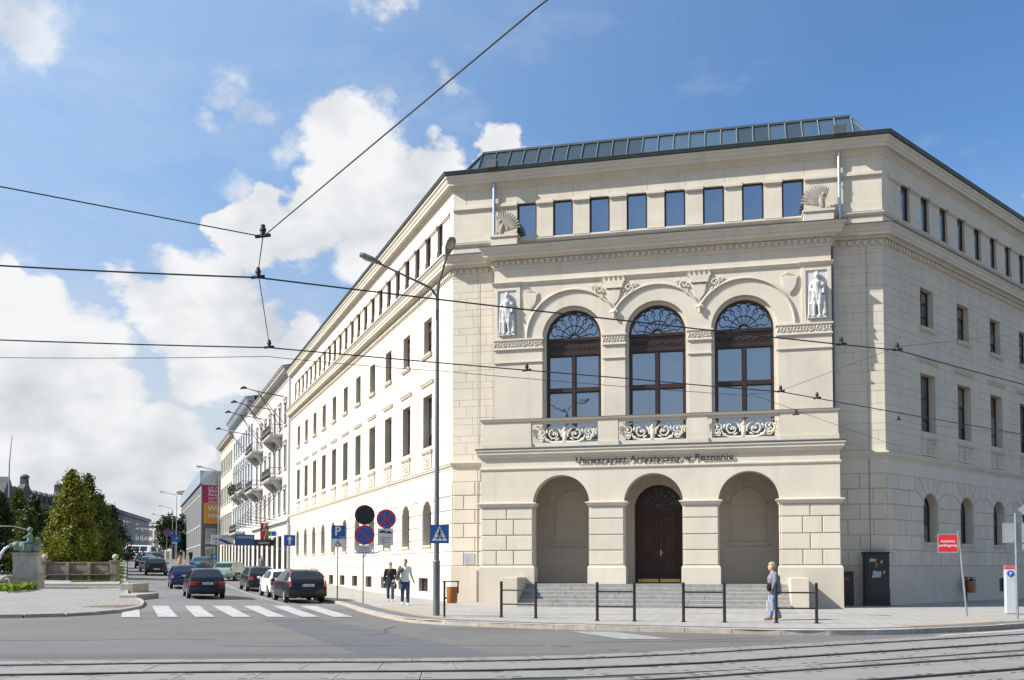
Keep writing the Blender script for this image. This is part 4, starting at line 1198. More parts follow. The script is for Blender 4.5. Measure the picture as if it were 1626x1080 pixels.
def resample(path, d):
    P = [Vector(p) for p in path]; out = [P[0]]; acc = 0
    for a, b in zip(P, P[1:]):
        l = (b - a).length; t = d - acc
        while t <= l: out.append(a + (b - a) * (t / l)); t += d
        acc = l - (t - d)
    out.append(P[-1]); return out

gx = [-420, -260, -160, -110, -80, -60, -45, -30, -20, -12, -6, 0, 3, 4.7, 6, 8, 10, 12, 14, 17, 20, 25, 32, 45, 65, 95, 140, 220, 420]
gs = [-120, -60, -30, -16, -8, -6, -4, -2, 0, 2, 4, 7, 10, 13, 16, 20, 24, 28, 33, 38, 45, 55, 70, 90, 110, 120, 130, 140, 150, 170, 220, 350, 700, 1500]
mb = MB(); vs = []; 
for s in gs:
    for l in gx:
        p = st(s, l); vs.append((p.x, p.y, p.z - .03 if s > 3 else p.z))
n = len(gx); mb.add(vs, [(i * n + j, i * n + j + 1, (i + 1) * n + j + 1, (i + 1) * n + j) for i in range(len(gs) - 1) for j in range(n - 1)])
GROUND = struct('road', mb, ASPH)

# cobbled side street
sA = -3.6
def strip(s0, s1, l0, l1, e, n=26):
    mb = MB(); vs = []
    for i in range(n + 1):
        s = s0 + (s1 - s0) * (i / n) ** 1.6
        for j in range(5):
            p = st(s, l0 + (l1 - l0) * j / 4, e); vs.append(p)
    return mb.add(vs, [(i * 5 + j, i * 5 + j + 1, (i + 1) * 5 + j + 1, (i + 1) * 5 + j) for i in range(n) for j in range(4)])
struct('cobbled_street', strip(sA, 190, 4.5, 13.6, .008, 60), SETT)
mb = strip(1.5, 70, 6.9, 7.02, .016, 30)
tag(part('parking_line', mb, WHITE, GROUND), kind='stuff')
# zebra crossing: stripes run along the street
zz = [((-14.89, 36.57), (-14.34, 36.68), (-12.58, 30.7), (-11.95, 30.7)), ((-14.4, 38.17), (-13.81, 38.33), (-11.45, 30.91), (-10.81, 30.91)), ((-13.21, 38.48), (-12.66, 38.61), (-10.25, 30.91), (-9.61, 30.92)), ((-12.15, 38.74), (-11.51, 38.88), (-9.05, 30.92), (-8.44, 30.92)),
      ((-10.99, 39.0), (-10.39, 39.13), (-7.9, 30.92), (-7.32, 30.92)), ((-9.86, 39.24), (-9.25, 39.36), (-6.8, 30.92), (-6.24, 30.92)), ((-8.78, 39.45), (-8.14, 39.57), (-5.79, 30.92), (-5.15, 30.93))]
for a, b, c, d in zz:
    part('zebra_stripe', sheet([a, c, d, b], .018, 3), WHITE, GROUND)
# trench repair and darker seams in the asphalt
for poly in ([(-8.0, 30.2), (-6.1, 30.2), (-.15, 17.5), (-2.7, 17.45)], [(-40, 17.9), (2.2, 17.9), (7, 20.4), (12.5, 23.6), (12.6, 23.3), (7.1, 19.8), (2.4, 17.0), (-40, 16.75)]):
    part('asphalt_repair', sheet(poly, .004, 6), ASPH2, GROUND)
part('road_mark', sheet([(1.45, 24.0), (2.55, 23.9), (3.6, 21.5), (2.45, 21.4)], .008), mat('faded_paint', (.26, .255, .24), .8, .3, 6, dirt=.6), GROUND)
part('road_mark', sheet([(9.9, 22.6), (14.2, 25.35), (14.8, 25.1), (10.6, 22.4)], .008), WHITE, GROUND)
for (x, y, r) in ((1.0, 19.6, .22), (2.0, 18.7, .12), (4.4, 18.8, .35)):
    mb = MB(); mb.lathe([(r, .003), (r, .006)], 14, (x, y, 0)); part('manhole_cover', mb, mat('iron_cover', (.10, .10, .10), .7), GROUND)

# tar-sealed cracks
random.seed(21)
for (x, y, ang, l) in ((-9, 27.5, .3, 6), (-3.5, 22.5, 1.2, 4), (1.5, 20.5, .15, 5), (-14, 22, .05, 8), (-6, 19.6, -.1, 7), (3.5, 20.9, .5, 3.2), (-11.5, 29.5, .9, 3), (-2.2, 25.2, -.4, 3)):
    pts = []; p = Vector((x, y)); a = ang
    for k in range(int(l / .25)):
        pts.append(p.copy()); a += random.gauss(0, .22); a += (ang - a) * .2; p = p + Vector((math.cos(a), math.sin(a))) * .25
    q0, q1 = offset(pts, -.022), offset(pts, .022); mb = MB()
    for i in range(len(pts) - 1): mb.quad(*((v.x, v.y, H(v.x, v.y) + .0065) for v in (q0[i], q0[i + 1], q1[i + 1], q1[i])))
    part('sealed_crack', mb, mat('crack_tar', (.045, .044, .043), .7), GROUND)
# university pavement with kerb stones
kp = [tuple(st(60, 4.7))[:2], tuple(st(30, 4.7))[:2], tuple(st(12, 4.7))[:2], tuple(st(3, 4.7))[:2], (-6.85, 39.3), (-5.41, 34.43), (-3.72, 29.6), (-2.6, 27.4), (-.73, 25.95), (.77, 25.1), (2.96, 24.15), (4.44, 23.55), (5.84, 23.0), (7.24, 22.75), (8.82, 22.85), (10.64, 23.6), (13.57, 25.4), (20.0, 30.6), (36, 45.2)]
KP = spline(kp, 6)
inner = [tuple(RC + dR * 27 - nR * .5), tuple(RC - nF * .5 - nR * .3), tuple(LC - nF * .5 - nL * .3), tuple(LC + dL * 59 - nL * .5)]
mb = sheet([tuple(p) for p in KP] + inner, .12, 4)
PAV = struct('pavement', mb, PAVE)
band = offset(KP, -.12); band2 = offset(KP, -.75)
for lo, hi in ((6, len(KP)),):
    poly = [tuple(p) for p in band[lo * 1:hi]] + [tuple(p) for p in reversed(band2[lo:hi])]
mb = MB()
for i in range(18, len(KP) - 1):
    a, b, c, d = band[i], band[i + 1], band2[i + 1], band2[i]
    mb.quad(*((p.x, p.y, H(p.x, p.y) + .124) for p in (a, b, c, d)))
part('sett_band', mb, SMALL, PAV)
def strip_between(p0, p1, e):
    mb = MB()
    for i in range(len(p0) - 1): mb.quad(*((p.x, p.y, H(p.x, p.y) + e) for p in (p0[i], p0[i + 1], p1[i + 1], p1[i])))
    return mb
o1, o2 = offset(KP, -.85), offset(KP, -1.5)
i0 = min(range(len(KP)), key=lambda i: (KP[i] - Vector((-5.6, 35))).length); i1 = min(range(len(KP)), key=lambda i: (KP[i] - Vector((-3.0, 28))).length)
part('tactile_strip', strip_between(o1[i0:i1 + 1], o2[i0:i1 + 1], .126), TACT, PAV)
i0 = min(range(len(KP)), key=lambda i: (KP[i] - Vector((10.6, 23.6))).length); i1 = min(range(len(KP)), key=lambda i: (KP[i] - Vector((14.5, 26.2))).length)
part('tactile_strip', strip_between(o1[i0:i1 + 1], o2[i0:i1 + 1], .126), TACT, PAV)
def kerbs(path, parent, h, wdt, dd, m2=None, rng=None, inward=-1):
    P = resample(path, dd)
    for i in range(len(P) - 1):
        a, b = P[i], P[i + 1]; t = (b - a).normalized(); nn = Vector((t.y, -t.x)) * inward
        g = .006; a = a + t * g; b = b - t * g
        dz = random.uniform(-.006, .006)
        c0 = [a, b, b + nn * wdt, a + nn * wdt]
        mb = MB()
        top = [(p.x, p.y, H(p.x, p.y) + h + dz) for p in c0]
        lowf = [(p.x, p.y, H(p.x, p.y) - .1) for p in c0]
        ch = .025
        fr = [(c0[0].x, c0[0].y, top[0][2] - ch), (c0[1].x, c0[1].y, top[1][2] - ch)]
        tp = [tuple(Vector(top[0]) + Vector((nn.x, nn.y, 0)) * ch), tuple(Vector(top[1]) + Vector((nn.x, nn.y, 0)) * ch)]
        vs = lowf[:2] + fr + tp + [top[2], top[3], lowf[2], lowf[3]]
        mb.add(vs, [(0, 1, 3, 2), (2, 3, 5, 4), (4, 5, 6, 7), (7, 6, 8, 9), (0, 2, 4, 7, 9), (1, 8, 6, 5, 3)])
        wm = m2 if (m2 and rng and rng(a)) else KERB
        part('kerb_stone', mb, wm, parent)
kerbs(KP[12:], PAV, .13, .16, 1.15, KERBW, lambda a: 5.5 < a.x < 9.6)

# tramway: concrete panels between grooved rails
c1 = spline([(-26, 13.1), (-16, 14.15), (-8.1, 14.75), (-5.1, 15.15), (-.6, 15.4), (2.5, 16.35), (5.55, 18.04), (11.5, 21.48), (20, 26.8), (32, 34.6)], 10)
c2 = spline([(-26, 9.6), (-14, 10.8), (-5, 11.6), (0, 12.1), (2.6, 12.95), (4.4, 13.9), (8.6, 16.1), (15.5, 19.9), (24, 25.1), (36, 32.9)], 10)
TR = thing('tram_track', 'two grooved tram tracks set in grey concrete panels across the foreground', 'tram track', T(0, 15, 0))
tag(TR, kind='structure'); 
del TR['category']; del TR['label']
bed = MB()
for cl in (c1, c2):
    a, b = offset(cl, -1.55), offset(cl, 1.75)
    for i in range(len(cl) - 1): bed.quad(*((p.x, p.y, .0125 - (.004 if cl is c2 else 0)) for p in (a[i], a[i + 1], b[i + 1], b[i])))
tag(part('joint_bed', bed, mat('joint_tar', (.05, .048, .045), .9), TR, I4))
slots = MB()
def panel_row(cl, o0, o1, d, ph):
    a, b = offset(cl, o0), offset(cl, o1)
    A, B = resample(cl, .4), None
    P = resample(cl, d)
    k = 0
    for i in range(len(P) - 1):
        p, q = P[i], P[i + 1]; t = (q - p).normalized(); nn = Vector((t.y, -t.x))
        t0 = (P[min(i + 1, len(P) - 1)] - P[max(i - 1, 0)]).normalized(); t1 = (P[min(i + 2, len(P) - 1)] - P[i]).normalized()
        n0, n1 = Vector((t0.y, -t0.x)), Vector((t1.y, -t1.x))
        if p.x < -11 or p.x > 14.5 or p.y < 10.5: continue
        sh = t * ph
        g = .007
        ca = [p + n0 * o0 + sh + t * g, q + n1 * o0 + sh - t * g, q + n1 * o1 + sh - t * g, p + n0 * o1 + sh + t * g]
        # skew of the joints
        mid = [((ca[j] + ca[(j + 1) % 4]) / 2) for j in range(4)]
        dz = random.uniform(-.0015, .0015)
        mb = MB()
        tp = [(c.x, c.y, .022 + dz) for c in ca]; bt = [(c.x, c.y, .0) for c in ca]
        mb.add(tp + bt, [(0, 1, 2, 3), (0, 4, 5, 1), (1, 5, 6, 2), (2, 6, 7, 3), (3, 7, 4, 0)])
        part('concrete_panel', mb, SLABC, TR, I4)
        for (oo, tt) in ((o0, .12), (o1, .12)):
            s_ = 1 if oo == o0 else -1
            c = p + n0 * (oo + s_ * .16 * (1 if o1 > o0 else -1)) + sh
            for e_ in (-.14, .1):
                pp = c + t * e_
                slots.quad(*((pp.x + t.x * u + n0.x * v, pp.y + t.y * u + n0.y * v, .0255) for u, v in ((-.07, -.012), (.07, -.018), (.06, .02), (-.06, .014))))
panel_row(c1, -.66, .66, 1.2, 0); panel_row(c1, -.82, -1.5, 1.2, .45); panel_row(c1, .82, 1.72, 1.2, .7)
panel_row(c2, -.66, .66, 1.2, .2); panel_row(c2, .82, 1.6, 1.2, .5); panel_row(c2, -.82, -1.25, 1.2, .8)
tag(part('lifting_slot', slots, GROOVE, TR, I4), kind='stuff')
for cl in (c1, c2):
    for s in (-.7175, .7175):
        o = offset(cl, s); mb = MB(); gr_ = MB()
        a, b = offset(cl, s - .04), offset(cl, s + .04)
        inn = -1 if s > 0 else 1
        h0, h1 = offset(cl, s - .045), offset(cl, s + .045)
        for i in range(len(cl) - 1):
            mb.quad(*((p.x, p.y, .042) for p in (h0[i], h0[i + 1], h1[i + 1], h1[i])))
            for hh in (h0, h1): mb.quad((hh[i].x, hh[i].y, 0), (hh[i + 1].x, hh[i + 1].y, 0), (hh[i + 1].x, hh[i + 1].y, .042), (hh[i].x, hh[i].y, .042))
        g0, g1 = offset(cl, s + inn * .045), offset(cl, s + inn * .095)
        for i in range(len(cl) - 1): gr_.quad(*((p.x, p.y, .016) for p in (g0[i], g0[i + 1], g1[i + 1], g1[i])))
        r_ = part('rail', mb, STEEL, TR, I4); part('groove', gr_, GROOVE, r_, I4)

# park side: mosaic forecourt, kerb, raised terrace
pk = spline([(-45, 27.6), (-30, 29.0), (-20, 30.15), (-16.4, 30.5), (-14.8, 31.3), (-14.1, 33.3), (-14.2, 35.6), (-14.7, 37.6), (-16.2, 41.4), tuple(st(10, 13.3))[:2], tuple(st(26, 13.3))[:2], tuple(st(60, 13.3))[:2], tuple(st(120, 13.3))[:2]], 6)
far_l = [tuple(st(120, 60))[:2], (-95, 60), (-60, 27)]
PKS = struct('park_pavement', sheet([tuple(p) for p in pk] + far_l, .10, 5), MOSA)
kerbs(pk[6:62], PKS, .11, .14, 1.2, inward=1)
# rumble grille set into the corner
mb = MB()
for k in range(9): mb.box(-15.9 + .16 * k, -15.82 + .16 * k, 35.2, 37.4, .16, .17)
tag(part('drain_grille', mb, mat('rust_brown', (.28, .19, .12), .8), PKS), kind='stuff')
# ------------------------------------------------------------------ houses along the side street and the far end
OFFW = mat('offwhite_stucco', (.47, .45, .41), .85, .06, .6, .1, 60, dirt=.2)
PALEB = mat('pale_blue_stucco', (.42, .45, .49), .85, .06, .6, .1, 60, dirt=.2)
CREAM3 = mat('warm_cream_stucco', (.48, .44, .35), .85, .06, .6, .1, 60, dirt=.2)
TRIMW = mat('white_trim', (.50, .49, .46), .8, .06, 1, dirt=.15)
ROOFG = mat('old_roof_sheet', (.12, .115, .11), .6, .2, 1.5)
IRONB = mat('balcony_iron', (.03, .028, .026), .6, .2, 6)
FARGL = glass('far_window_glass', .12, (.03, .032, .036), (.9, .95, 1), .05)
RUST = mat('red_lead_steel', (.10, .04, .036), .7, .2, 5)
def hood():
    mb = MB(); mb.box(-.78, .78, -.18, .01, 0, .07); mb.box(-.72, .72, -.12, .01, -.09, 0); mb.box(-.7, -.56, -.1, .01, -.42, -.09); mb.box(.56, .7, -.1, .01, -.42, -.09)
    return mb.mesh('window_hood', TRIMW)
def surround(w, h):
    mb = MB(); b = .14
    mb.box(-w / 2 - b, -w / 2, -.06, .01, 0, h); mb.box(w / 2, w / 2 + b, -.06, .01, 0, h); mb.box(-w / 2 - b, w / 2 + b, -.062, .01, h, h + b); mb.box(-w / 2 - b - .05, w / 2 + b + .05, -.14, .01, -.12, 0)
    return mb.mesh('window_surround', TRIMW)
HOOD = hood(); SUR = {}
BALUST = {}
def balcony(parent, t0, t1, z, d=1.15, plants=False):
    M = FL @ T(-(t0 + t1) / 2, 0, z); w = t1 - t0
    mb = MB(); mb.box(-w / 2, w / 2, -d, .0, -.16, 0); mb.box(-w / 2 - .04, w / 2 + .04, -d - .05, 0, -.06, .02)
    o = part('balcony', mb, TRIMW, parent, M)
    for x in (-w / 2 + .5, w / 2 - .5):
        c = MB(); c.prism([(0, 0)] * 0 + [(-.12, -.16), (-.12, -1.1), (.12, -1.1), (.12, -.16)], -.16, 0); c.add([(x_, y_, z_) for x_ in (-.12, .12) for y_, z_ in ((-.16, -.16), (-d + .15, -.16), (-d + .15, -.3), (-.16, -1.05))], [(0, 1, 2, 3), (7, 6, 5, 4), (0, 4, 5, 1), (1, 5, 6, 2), (2, 6, 7, 3)])
        part('corbel', c, TRIMW, o, M @ T(x, 0, 0))
    r = MB(); hr = 1.0
    path = [(-w / 2 + .04, 0), (-w / 2 + .04, -d + .04), (w / 2 - .04, -d + .04), (w / 2 - .04, 0)]
    for zz_ in (.08, hr): r.tube([(x, y, zz_) for x, y in path], .028, 5)
    for (a, b) in zip(path, path[1:]):
        l = math.hypot(b[0] - a[0], b[1] - a[1]); n = max(2, int(l / .2))
        for i in range(n + 1):
            x, y = a[0] + (b[0] - a[0]) * i / n, a[1] + (b[1] - a[1]) * i / n
            r.tube([(x, y, .08), (x + (b[0] - a[0]) / l * .07, y + (b[1] - a[1]) / l * .07 - .05, .35), (x, y - .02, .6), (x, y, hr)], .016, 4)
            if i % 2 == 0:
                r.tube([(x + (b[0] - a[0]) / l * .1 * math.cos(q), y + (b[1] - a[1]) / l * .1 * math.cos(q) - .03, .5 + .12 * math.sin(q)) for q in [2 * PI * k / 8 for k in range(9)]], .014, 4)
    part('railing', r, IRONB, o, M)
    if plants:
        pl_ = MB(); random.seed(int(z * 10))
        for i in range(500):
            x, y = random.uniform(-w / 2, w / 2), -d + random.uniform(-.2, .15); zz_ = random.uniform(.35, 1.25)
            leafq(pl_, (x, y, zz_), .12)
        part('window_box_plants', pl_, mat('balcony_leaves', (.05, .09, .03), .7, .4, 3), o, M)
def leafq(mb, c, s):
    a = random.uniform(0, 2 * PI); b = random.uniform(-1, 1)
    u = Vector((math.cos(a), math.sin(a), b * .6)).normalized() * s; v = Vector((-math.sin(a) * b, math.cos(a) * b, 1)).normalized() * s * .6
    c = Vector(c); mb.quad(c - u - v, c + u - v, c + u + v, c - u + v)
def facade(parent, t0, t1, ztop, m, cols, rows, w, gf, hoods=(), key='h'):
    """street front on the plane of the left wing; rows = (z0, z1)"""
    wl = MB(); zb = gf[1]
    for i, (z0, z1) in enumerate(rows):
        zt = (rows[i + 1][0] + z1) / 2 if i + 1 < len(rows) else ztop
        wall_band(wl, -t1, -t0, zb, zt, sorted((-c - w / 2, -c + w / 2, z0, z1, 0) for c in cols), .28); zb = zt
    wl.quad((-t1, 0, -1), (-t1, 12, -1), (-t1, 12, ztop), (-t1, 0, ztop)); wl.quad((-t0, 0, -1), (-t0, 12, -1), (-t0, 12, ztop), (-t0, 0, ztop)); wl.quad((-t0, 0, ztop), (-t1, 0, ztop), (-t1, 12, ztop), (-t0, 12, ztop))
    part('wall', wl, m, parent, FL)
    for c in cols:
        for i, (z0, z1) in enumerate(rows):
            W = FL @ T(-c, 0, z0)
            window(parent, W, '%s%.2f' % (key, z1 - z0), w - .02, z1 - z0 - .01, 2, (.68,), .22, TRIMW, FARGL, .07)
            k = (w, round(z1 - z0, 2))
            if k not in SUR: SUR[k] = surround(w, z1 - z0)
            link('window_surround', SUR[k], parent, W)
            if i in hoods: link('window_hood', HOOD, parent, FL @ T(-c, -.02, z1 + .3))
def street_cornice(parent, t0, t1, z, o, m, brackets=0):
    p = [tuple(LC + dL * t1), tuple(LC + dL * t0)]
    part('cornice', sweep(p, [(-.02, z - .9), (.06, z - .9), (.06, z - .6), (.15, z - .55), (.2, z - .35), (o * .8, z - .3), (o * .85, z - .15), (o, z - .08), (o, z), (-.02, z + .15)]), m, parent, I4)
    part('roof', sweep(p, [(-8, z + 1.2), (-8, z + .2), (-.02, z + .155), (o + .04, z + .005), (o + .06, z + .03), (-.02, z + .25)]), ROOFG, parent, I4)
    if brackets:
        bm_ = MB(); bm_.prism([(-.12, 0), (-.12, -.1), (-.12, -.5), (.12, -.5), (.12, 0)], -o * .78, .0)
        me = bm_.mesh('cornice_bracket', m); t = t0 + .5
        while t < t1: link('cornice_bracket', me, parent, FL @ T(-t, 0, z - .31)); t += brackets
# ground-floor shop strip
def shopfront(parent, t0, t1, z1, m, bays):
    wl = MB(); ops = []
    for (a, b, zt) in bays: ops.append((-b, -a, -.8, zt, 0))
    wall_band(wl, -t1, -t0, -.8, z1, sorted(ops), .3)
    part('shop_wall', wl, m, parent, FL)
    for (a, b, zt) in bays:
        z0 = st(b, 0).z + .1
        M = FL @ T(-(a + b) / 2, 0, 0); f = MB(); w = b - a
        f.box(-w / 2, -w / 2 + .1, .1, .28, z0, zt); f.box(w / 2 - .1, w / 2, .1, .28, z0, zt); f.box(-w / 2 + .1, w / 2 - .1, .1, .28, zt - .12, zt); f.box(-w / 2 + .1, w / 2 - .1, .1, .28, z0 + 2.2, z0 + 2.3); f.box(-.05, .05, .1, .28, z0, z0 + 2.2)
        o = part('shop_window', f, mat('shop_frame', (.06, .055, .05), .5), parent, M)
        g_ = MB(); g_.box(-w / 2 + .1, w / 2 - .1, .2, .21, z0, zt - .1); part('pane', g_, FARGL, o, M)

b1 = thing('town_house', 'white stuccoed town house with iron balconies adjoining the cream corner building', 'house', FL @ T(-58, 0, 0))
cols = [48.3, 51.7, 55.1, 58.5, 61.9, 65.3, 68.7]
facade(b1, 45.25, 72, 19.0, OFFW, cols, [(6.7, 8.8), (10.7, 12.9), (14.7, 16.8)], 1.15, (0, 5.9), (0, 1, 2), 'h1')
shopfront(b1, 45.25, 72, 5.9, OFFW, [(46.4, 48.6, 4.6), (50.2, 52.4, 4.6), (53.6, 55.6, 4.6), (57, 59.4, 4.6), (61, 63.4, 4.6), (65, 67.2, 4.6), (68.6, 70.8, 4.6)])
street_cornice(b1, 45.25, 72, 19.5, .8, OFFW)
part('shop_cornice', sweep([tuple(LC + dL * 72), tuple(LC + dL * 45.25)], [(-.02, 5.6), (.08, 5.6), (.12, 5.75), (.3, 5.8), (.3, 5.95), (-.02, 6.05)]), TRIMW, b1, I4)
for z in (14.0, 9.95): balcony(b1, 50.3, 56.0, z); balcony(b1, 64, 70, z)
mb = MB(); mb.tube([(-45.6, -.12, 18.8), (-45.6, -.12, 4.5), (-45.6, -.12, .6)], .09, 8); part('downpipe', mb, mat('pale_downpipe', (.5, .51, .52), .5), b1, FL)
# chimney stack at the party wall
mb = MB(); mb.box(-47.2, -46.0, 1.5, 2.5, 19.4, 21.2); part('chimney', mb, mat('chimney_brick', (.12, .06, .05), .9), b1, FL)

b2 = thing('town_house', 'tall pale blue town house with bracketed cornice and plant-hung balconies', 'house', FL @ T(-83, 0, 0))
cols2 = [73.8, 76.6, 79.4, 82.2, 85.0, 87.8, 90.6, 93.4]
facade(b2, 72.02, 95, 20.6, PALEB, cols2, [(6.9, 9.2), (11.6, 14.0), (16.2, 18.4)], 1.2, (0, 6.2), (0, 1), 'h2')
shopfront(b2, 72.02, 95, 6.2, OFFW, [(73, 75.2, 4.9), (76.6, 78.6, 4.9), (80, 82.4, 4.9), (84, 86, 4.9), (88, 90.4, 4.9), (92, 94, 4.9)])
street_cornice(b2, 72.02, 95, 21.2, 1.0, PALEB, 1.0)
for (a, b, z, pl_) in ((82, 87.4, 10.7, True), (80, 87.4, 5.95, False), (74, 79, 10.7, False)): balcony(b2, a, b, z, 1.15, pl_)
# carved consoles between the first floor windows
cn = MB()
for k in range(9): cn.ell((.1 * math.sin(k), -.12 - .02 * k % 3, -.12 * k), (.14, .14, .1), 7, 5)
cme = cn.mesh('console', TRIMW, 50)
for i in range(7):
    for z in (15.2, 10.9): link('console', cme, b2, FL @ T(-(cols2[i] + cols2[i + 1]) / 2, 0, z))
b3 = thing('town_house', 'plain cream town house at the end of the row before the dark library', 'house', FL @ T(-104, 0, 0))
facade(b3, 95.02, 113.6, 19.4, CREAM3, [97, 99.6, 102.2, 104.8, 107.4, 110, 112.3], [(6.6, 9.0), (11.0, 13.6), (15.6, 18.0)], 1.2, (0, 5.6), (0,), 'h3')
shopfront(b3, 95.02, 113.6, 5.6, CREAM3, [(96, 98.4, 5.0), (100, 102.4, 5.0), (104, 106.4, 5.0), (108, 110.4, 5.0)])
street_cornice(b3, 95.02, 113.6, 20.1, .7, CREAM3)

# modern library block
BL = st(118, 2.5)
FLIB = frame(Vector((BL.x, BL.y)), Vector((-nL.x, -nL.y)))       # x runs to the right across the end wall, y runs up the street
lib = thing('library', 'dark concrete library block with coloured banner on its glazed end wall', 'building', FLIB)
LIBC = mat('dark_fair_concrete', (.135, .135, .137), .8, .1, .5, .1, 20, dirt=.2)
GLIB = glass('library_glass', .16, (.03, .036, .045), (.85, .95, 1), .04)
mb = MB(); mb.box(0, 26, 0, 62, 1.5, 15.0); part('block', mb, LIBC, lib, FLIB)
mb = MB(); mb.box(-.02, 26, -.35, 0, 14.75, 17.0); mb.box(-.3, -.002, -.35, 62, 15.0, 17.0); part('glazed_crown', mb, glass('pale_crown_glass', .3, (.10, .13, .16), (.8, .9, 1), .08), lib, FLIB)
for z in (13.2, 8.3, 5.2):
    mb = MB(); mb.box(-.06, -.002, .5, 61, z, z + .16); part('light_slot', mb, mat('pale_band', (.42, .42, .43), .6), lib, FLIB)
for k in range(12):
    mb = MB(); mb.box(-.025, -.002, 1 + 5 * k, 1.05 + 5 * k, 2.6, 14.9); part('panel_joint', mb, mat('joint_dark', (.05, .05, .05), .9), lib, FLIB)
for k in range(6):
    mb = MB(); mb.box(.6 + 4 * k, 4.4 + 4 * k, -.05, -.002, 2.6, 8.2); part('pane', mb, GLIB, lib, FLIB)
    mb = MB(); mb.box(.52 + 4 * k, .6 + 4 * k, -.09, -.002, 2.6, 14.7); part('mullion', mb, LIBC, lib, FLIB)
mb = MB(); mb.box(.0, 26, -.2, -.06, 7.9, 8.5); mb.box(0, 26, -.2, -.06, 5.0, 5.4); part('transom', mb, LIBC, lib, FLIB)
bn = thing('banner', 'magenta green and orange printed banner with white lettering hung on the dark library', 'banner', FLIB @ T(4, -.3, 8.6))
for (a, b, z0, z1, c, nm) in ((.3, 3.2, 11.9, 15.0, (.42, .012, .09), 'magenta'), (3.2, 6.9, 11.9, 15.0, (.14, .38, .02), 'green'), (.3, 3.2, 8.6, 11.9, (.62, .28, .03), 'orange'), (3.2, 6.9, 8.6, 11.9, (.40, .20, .26), 'mauve'), (6.9, 9.6, 8.6, 11.9, (.45, .02, .2), 'crimson'), (6.9, 9.6, 11.9, 15.0, (.03, .08, .5), 'blue')):
    mb = MB(); mb.box(a + .004, b - .004, -.3, -.27, z0, z1); part('print_field', mb, mat('print_' + nm, c, .6, .04, 2), bn, FLIB)
WT = mat('white_lettering', (.66, .66, .68), .6)
for i, (s, sz) in enumerate((('Już 29.05', .62), ('Biblioteka', .66), ('Raczyńskich', .66), ('zaprasza', .62), ('wszystkich', .62))):
    t_ = text_mb(s, sz, .01, 'LEFT', .012 if i in (1, 2) else .004); part('lettering', t_, WT, bn, FLIB @ T(1.0, -.312, 14.15 - .55 * i))
for i, s in enumerate(('Wielkie', 'otwarcie')):
    t_ = text_mb(s, 1.25, .01, 'LEFT', .02); part('lettering', t_, WT, bn, FLIB @ T(.95, -.312, 10.65 - 1.05 * i))

# far end of the street
def far_building(name, label, A, Bp, depth, ztop, m, cols, rows, ww, roof=ROOFG, base=None, cornice=.5, grp=None):
    A, Bp = Vector(A), Vector(Bp); d = (Bp - A); l = d.length; d.normalize(); M = frame(A, d)
    o = thing(name, label, 'building', M)
    wl = MB(); wl.box(0, l, 0, depth, -1, ztop); part('wall', wl, m, o, M)
    if base: mb = MB(); mb.box(-.05, l + .05, -.12, -.0, -1, base[0]); part('base_storey', mb, base[1], o, M)
    mb = MB(); mb.box(-.3, l + .3, -cornice, depth, ztop, ztop + .5); part('cornice', mb, m, o, M)
    mb = MB(); mb.box(-.35, l + .35, -cornice - .06, depth, ztop + .5, ztop + .72); part('roof', mb, roof, o, M)
    for (z0, z1) in rows:
        key = (name, round(z1 - z0, 2), ww)
        for c in cols:
            x = c * l
            f = MB(); f.box(x - ww / 2 - .12, x + ww / 2 + .12, -.07, -.0, z0 - .15, z1 + .12)
            w_ = part('window', f, TRIMW if m is not DARKST else DARKST, o, M)
            g_ = MB(); g_.box(x - ww / 2, x + ww / 2, -.085, -.071, z0, z1); part('pane', g_, FARGL, w_, M)
    return o, M, l
DARKST = mat('dark_weathered_stone', (.115, .11, .105), .9, .2, .5, .2, 10, dirt=.4)
GREYST = mat('grey_facade_stone', (.25, .24, .22), .9, .12, .5, dirt=.2)
WHOFF = mat('white_office_render', (.40, .395, .385), .9, .05, .5, dirt=.1)
def px(u, Y): return ((u - 813) / 1510.77 * Y, Y)
far_building('office_building', 'pale grey office building with rows of paired windows beyond the park trees', px(192, 212), px(236, 250), 14, 13.6, WHOFF, [.07, .17, .24, .33, .40, .49, .56, .66, .73, .83, .90], [(5.7, 7.3), (8.3, 9.9), (10.9, 12.4)], 1.7, base=(5.0, GREYST))
far_building('grey_building', 'weathered grey stone building left of the pale office block', px(148, 180), px(194, 210), 14, 13.4, GREYST, [.1, .25, .4, .55, .7, .85], [(4.6, 6.4), (7.6, 9.6), (10.9, 12.4)], 1.5)
far_building('distant_house', 'small sunlit cream house closing the view at the end of the street', px(234, 262), px(272, 258), 12, 13.2, CREAM3, [.12, .38, .62, .86], [(4.0, 6.2), (7.2, 9.2), (10.2, 12.0)], 1.5)
far_building('corner_house', 'dark stone house with heavy cornice standing behind the library', px(287, 215), px(300, 212), 16, 18.2, DARKST, [.3, .7], [(6, 8.5), (10, 12.5), (14, 16.5)], 1.1, cornice=1.0)
o, M, l = far_building('mansard_building', 'dark stone palace with green mansard roof behind the trees on the left', px(-70, 128), px(93, 168), 16, 11.5, DARKST, [.44, .5, .56, .62, .67, .72, .77, .82, .87, .92, .97], [(5.2, 7.2), (8.6, 10.6)], 1.3, cornice=.7)
GREENR = mat('verdigris_roof', (.085, .125, .11), .7, .25, .6)
SLATE = mat('slate_roof', (.06, .062, .066), .7, .2, 1)
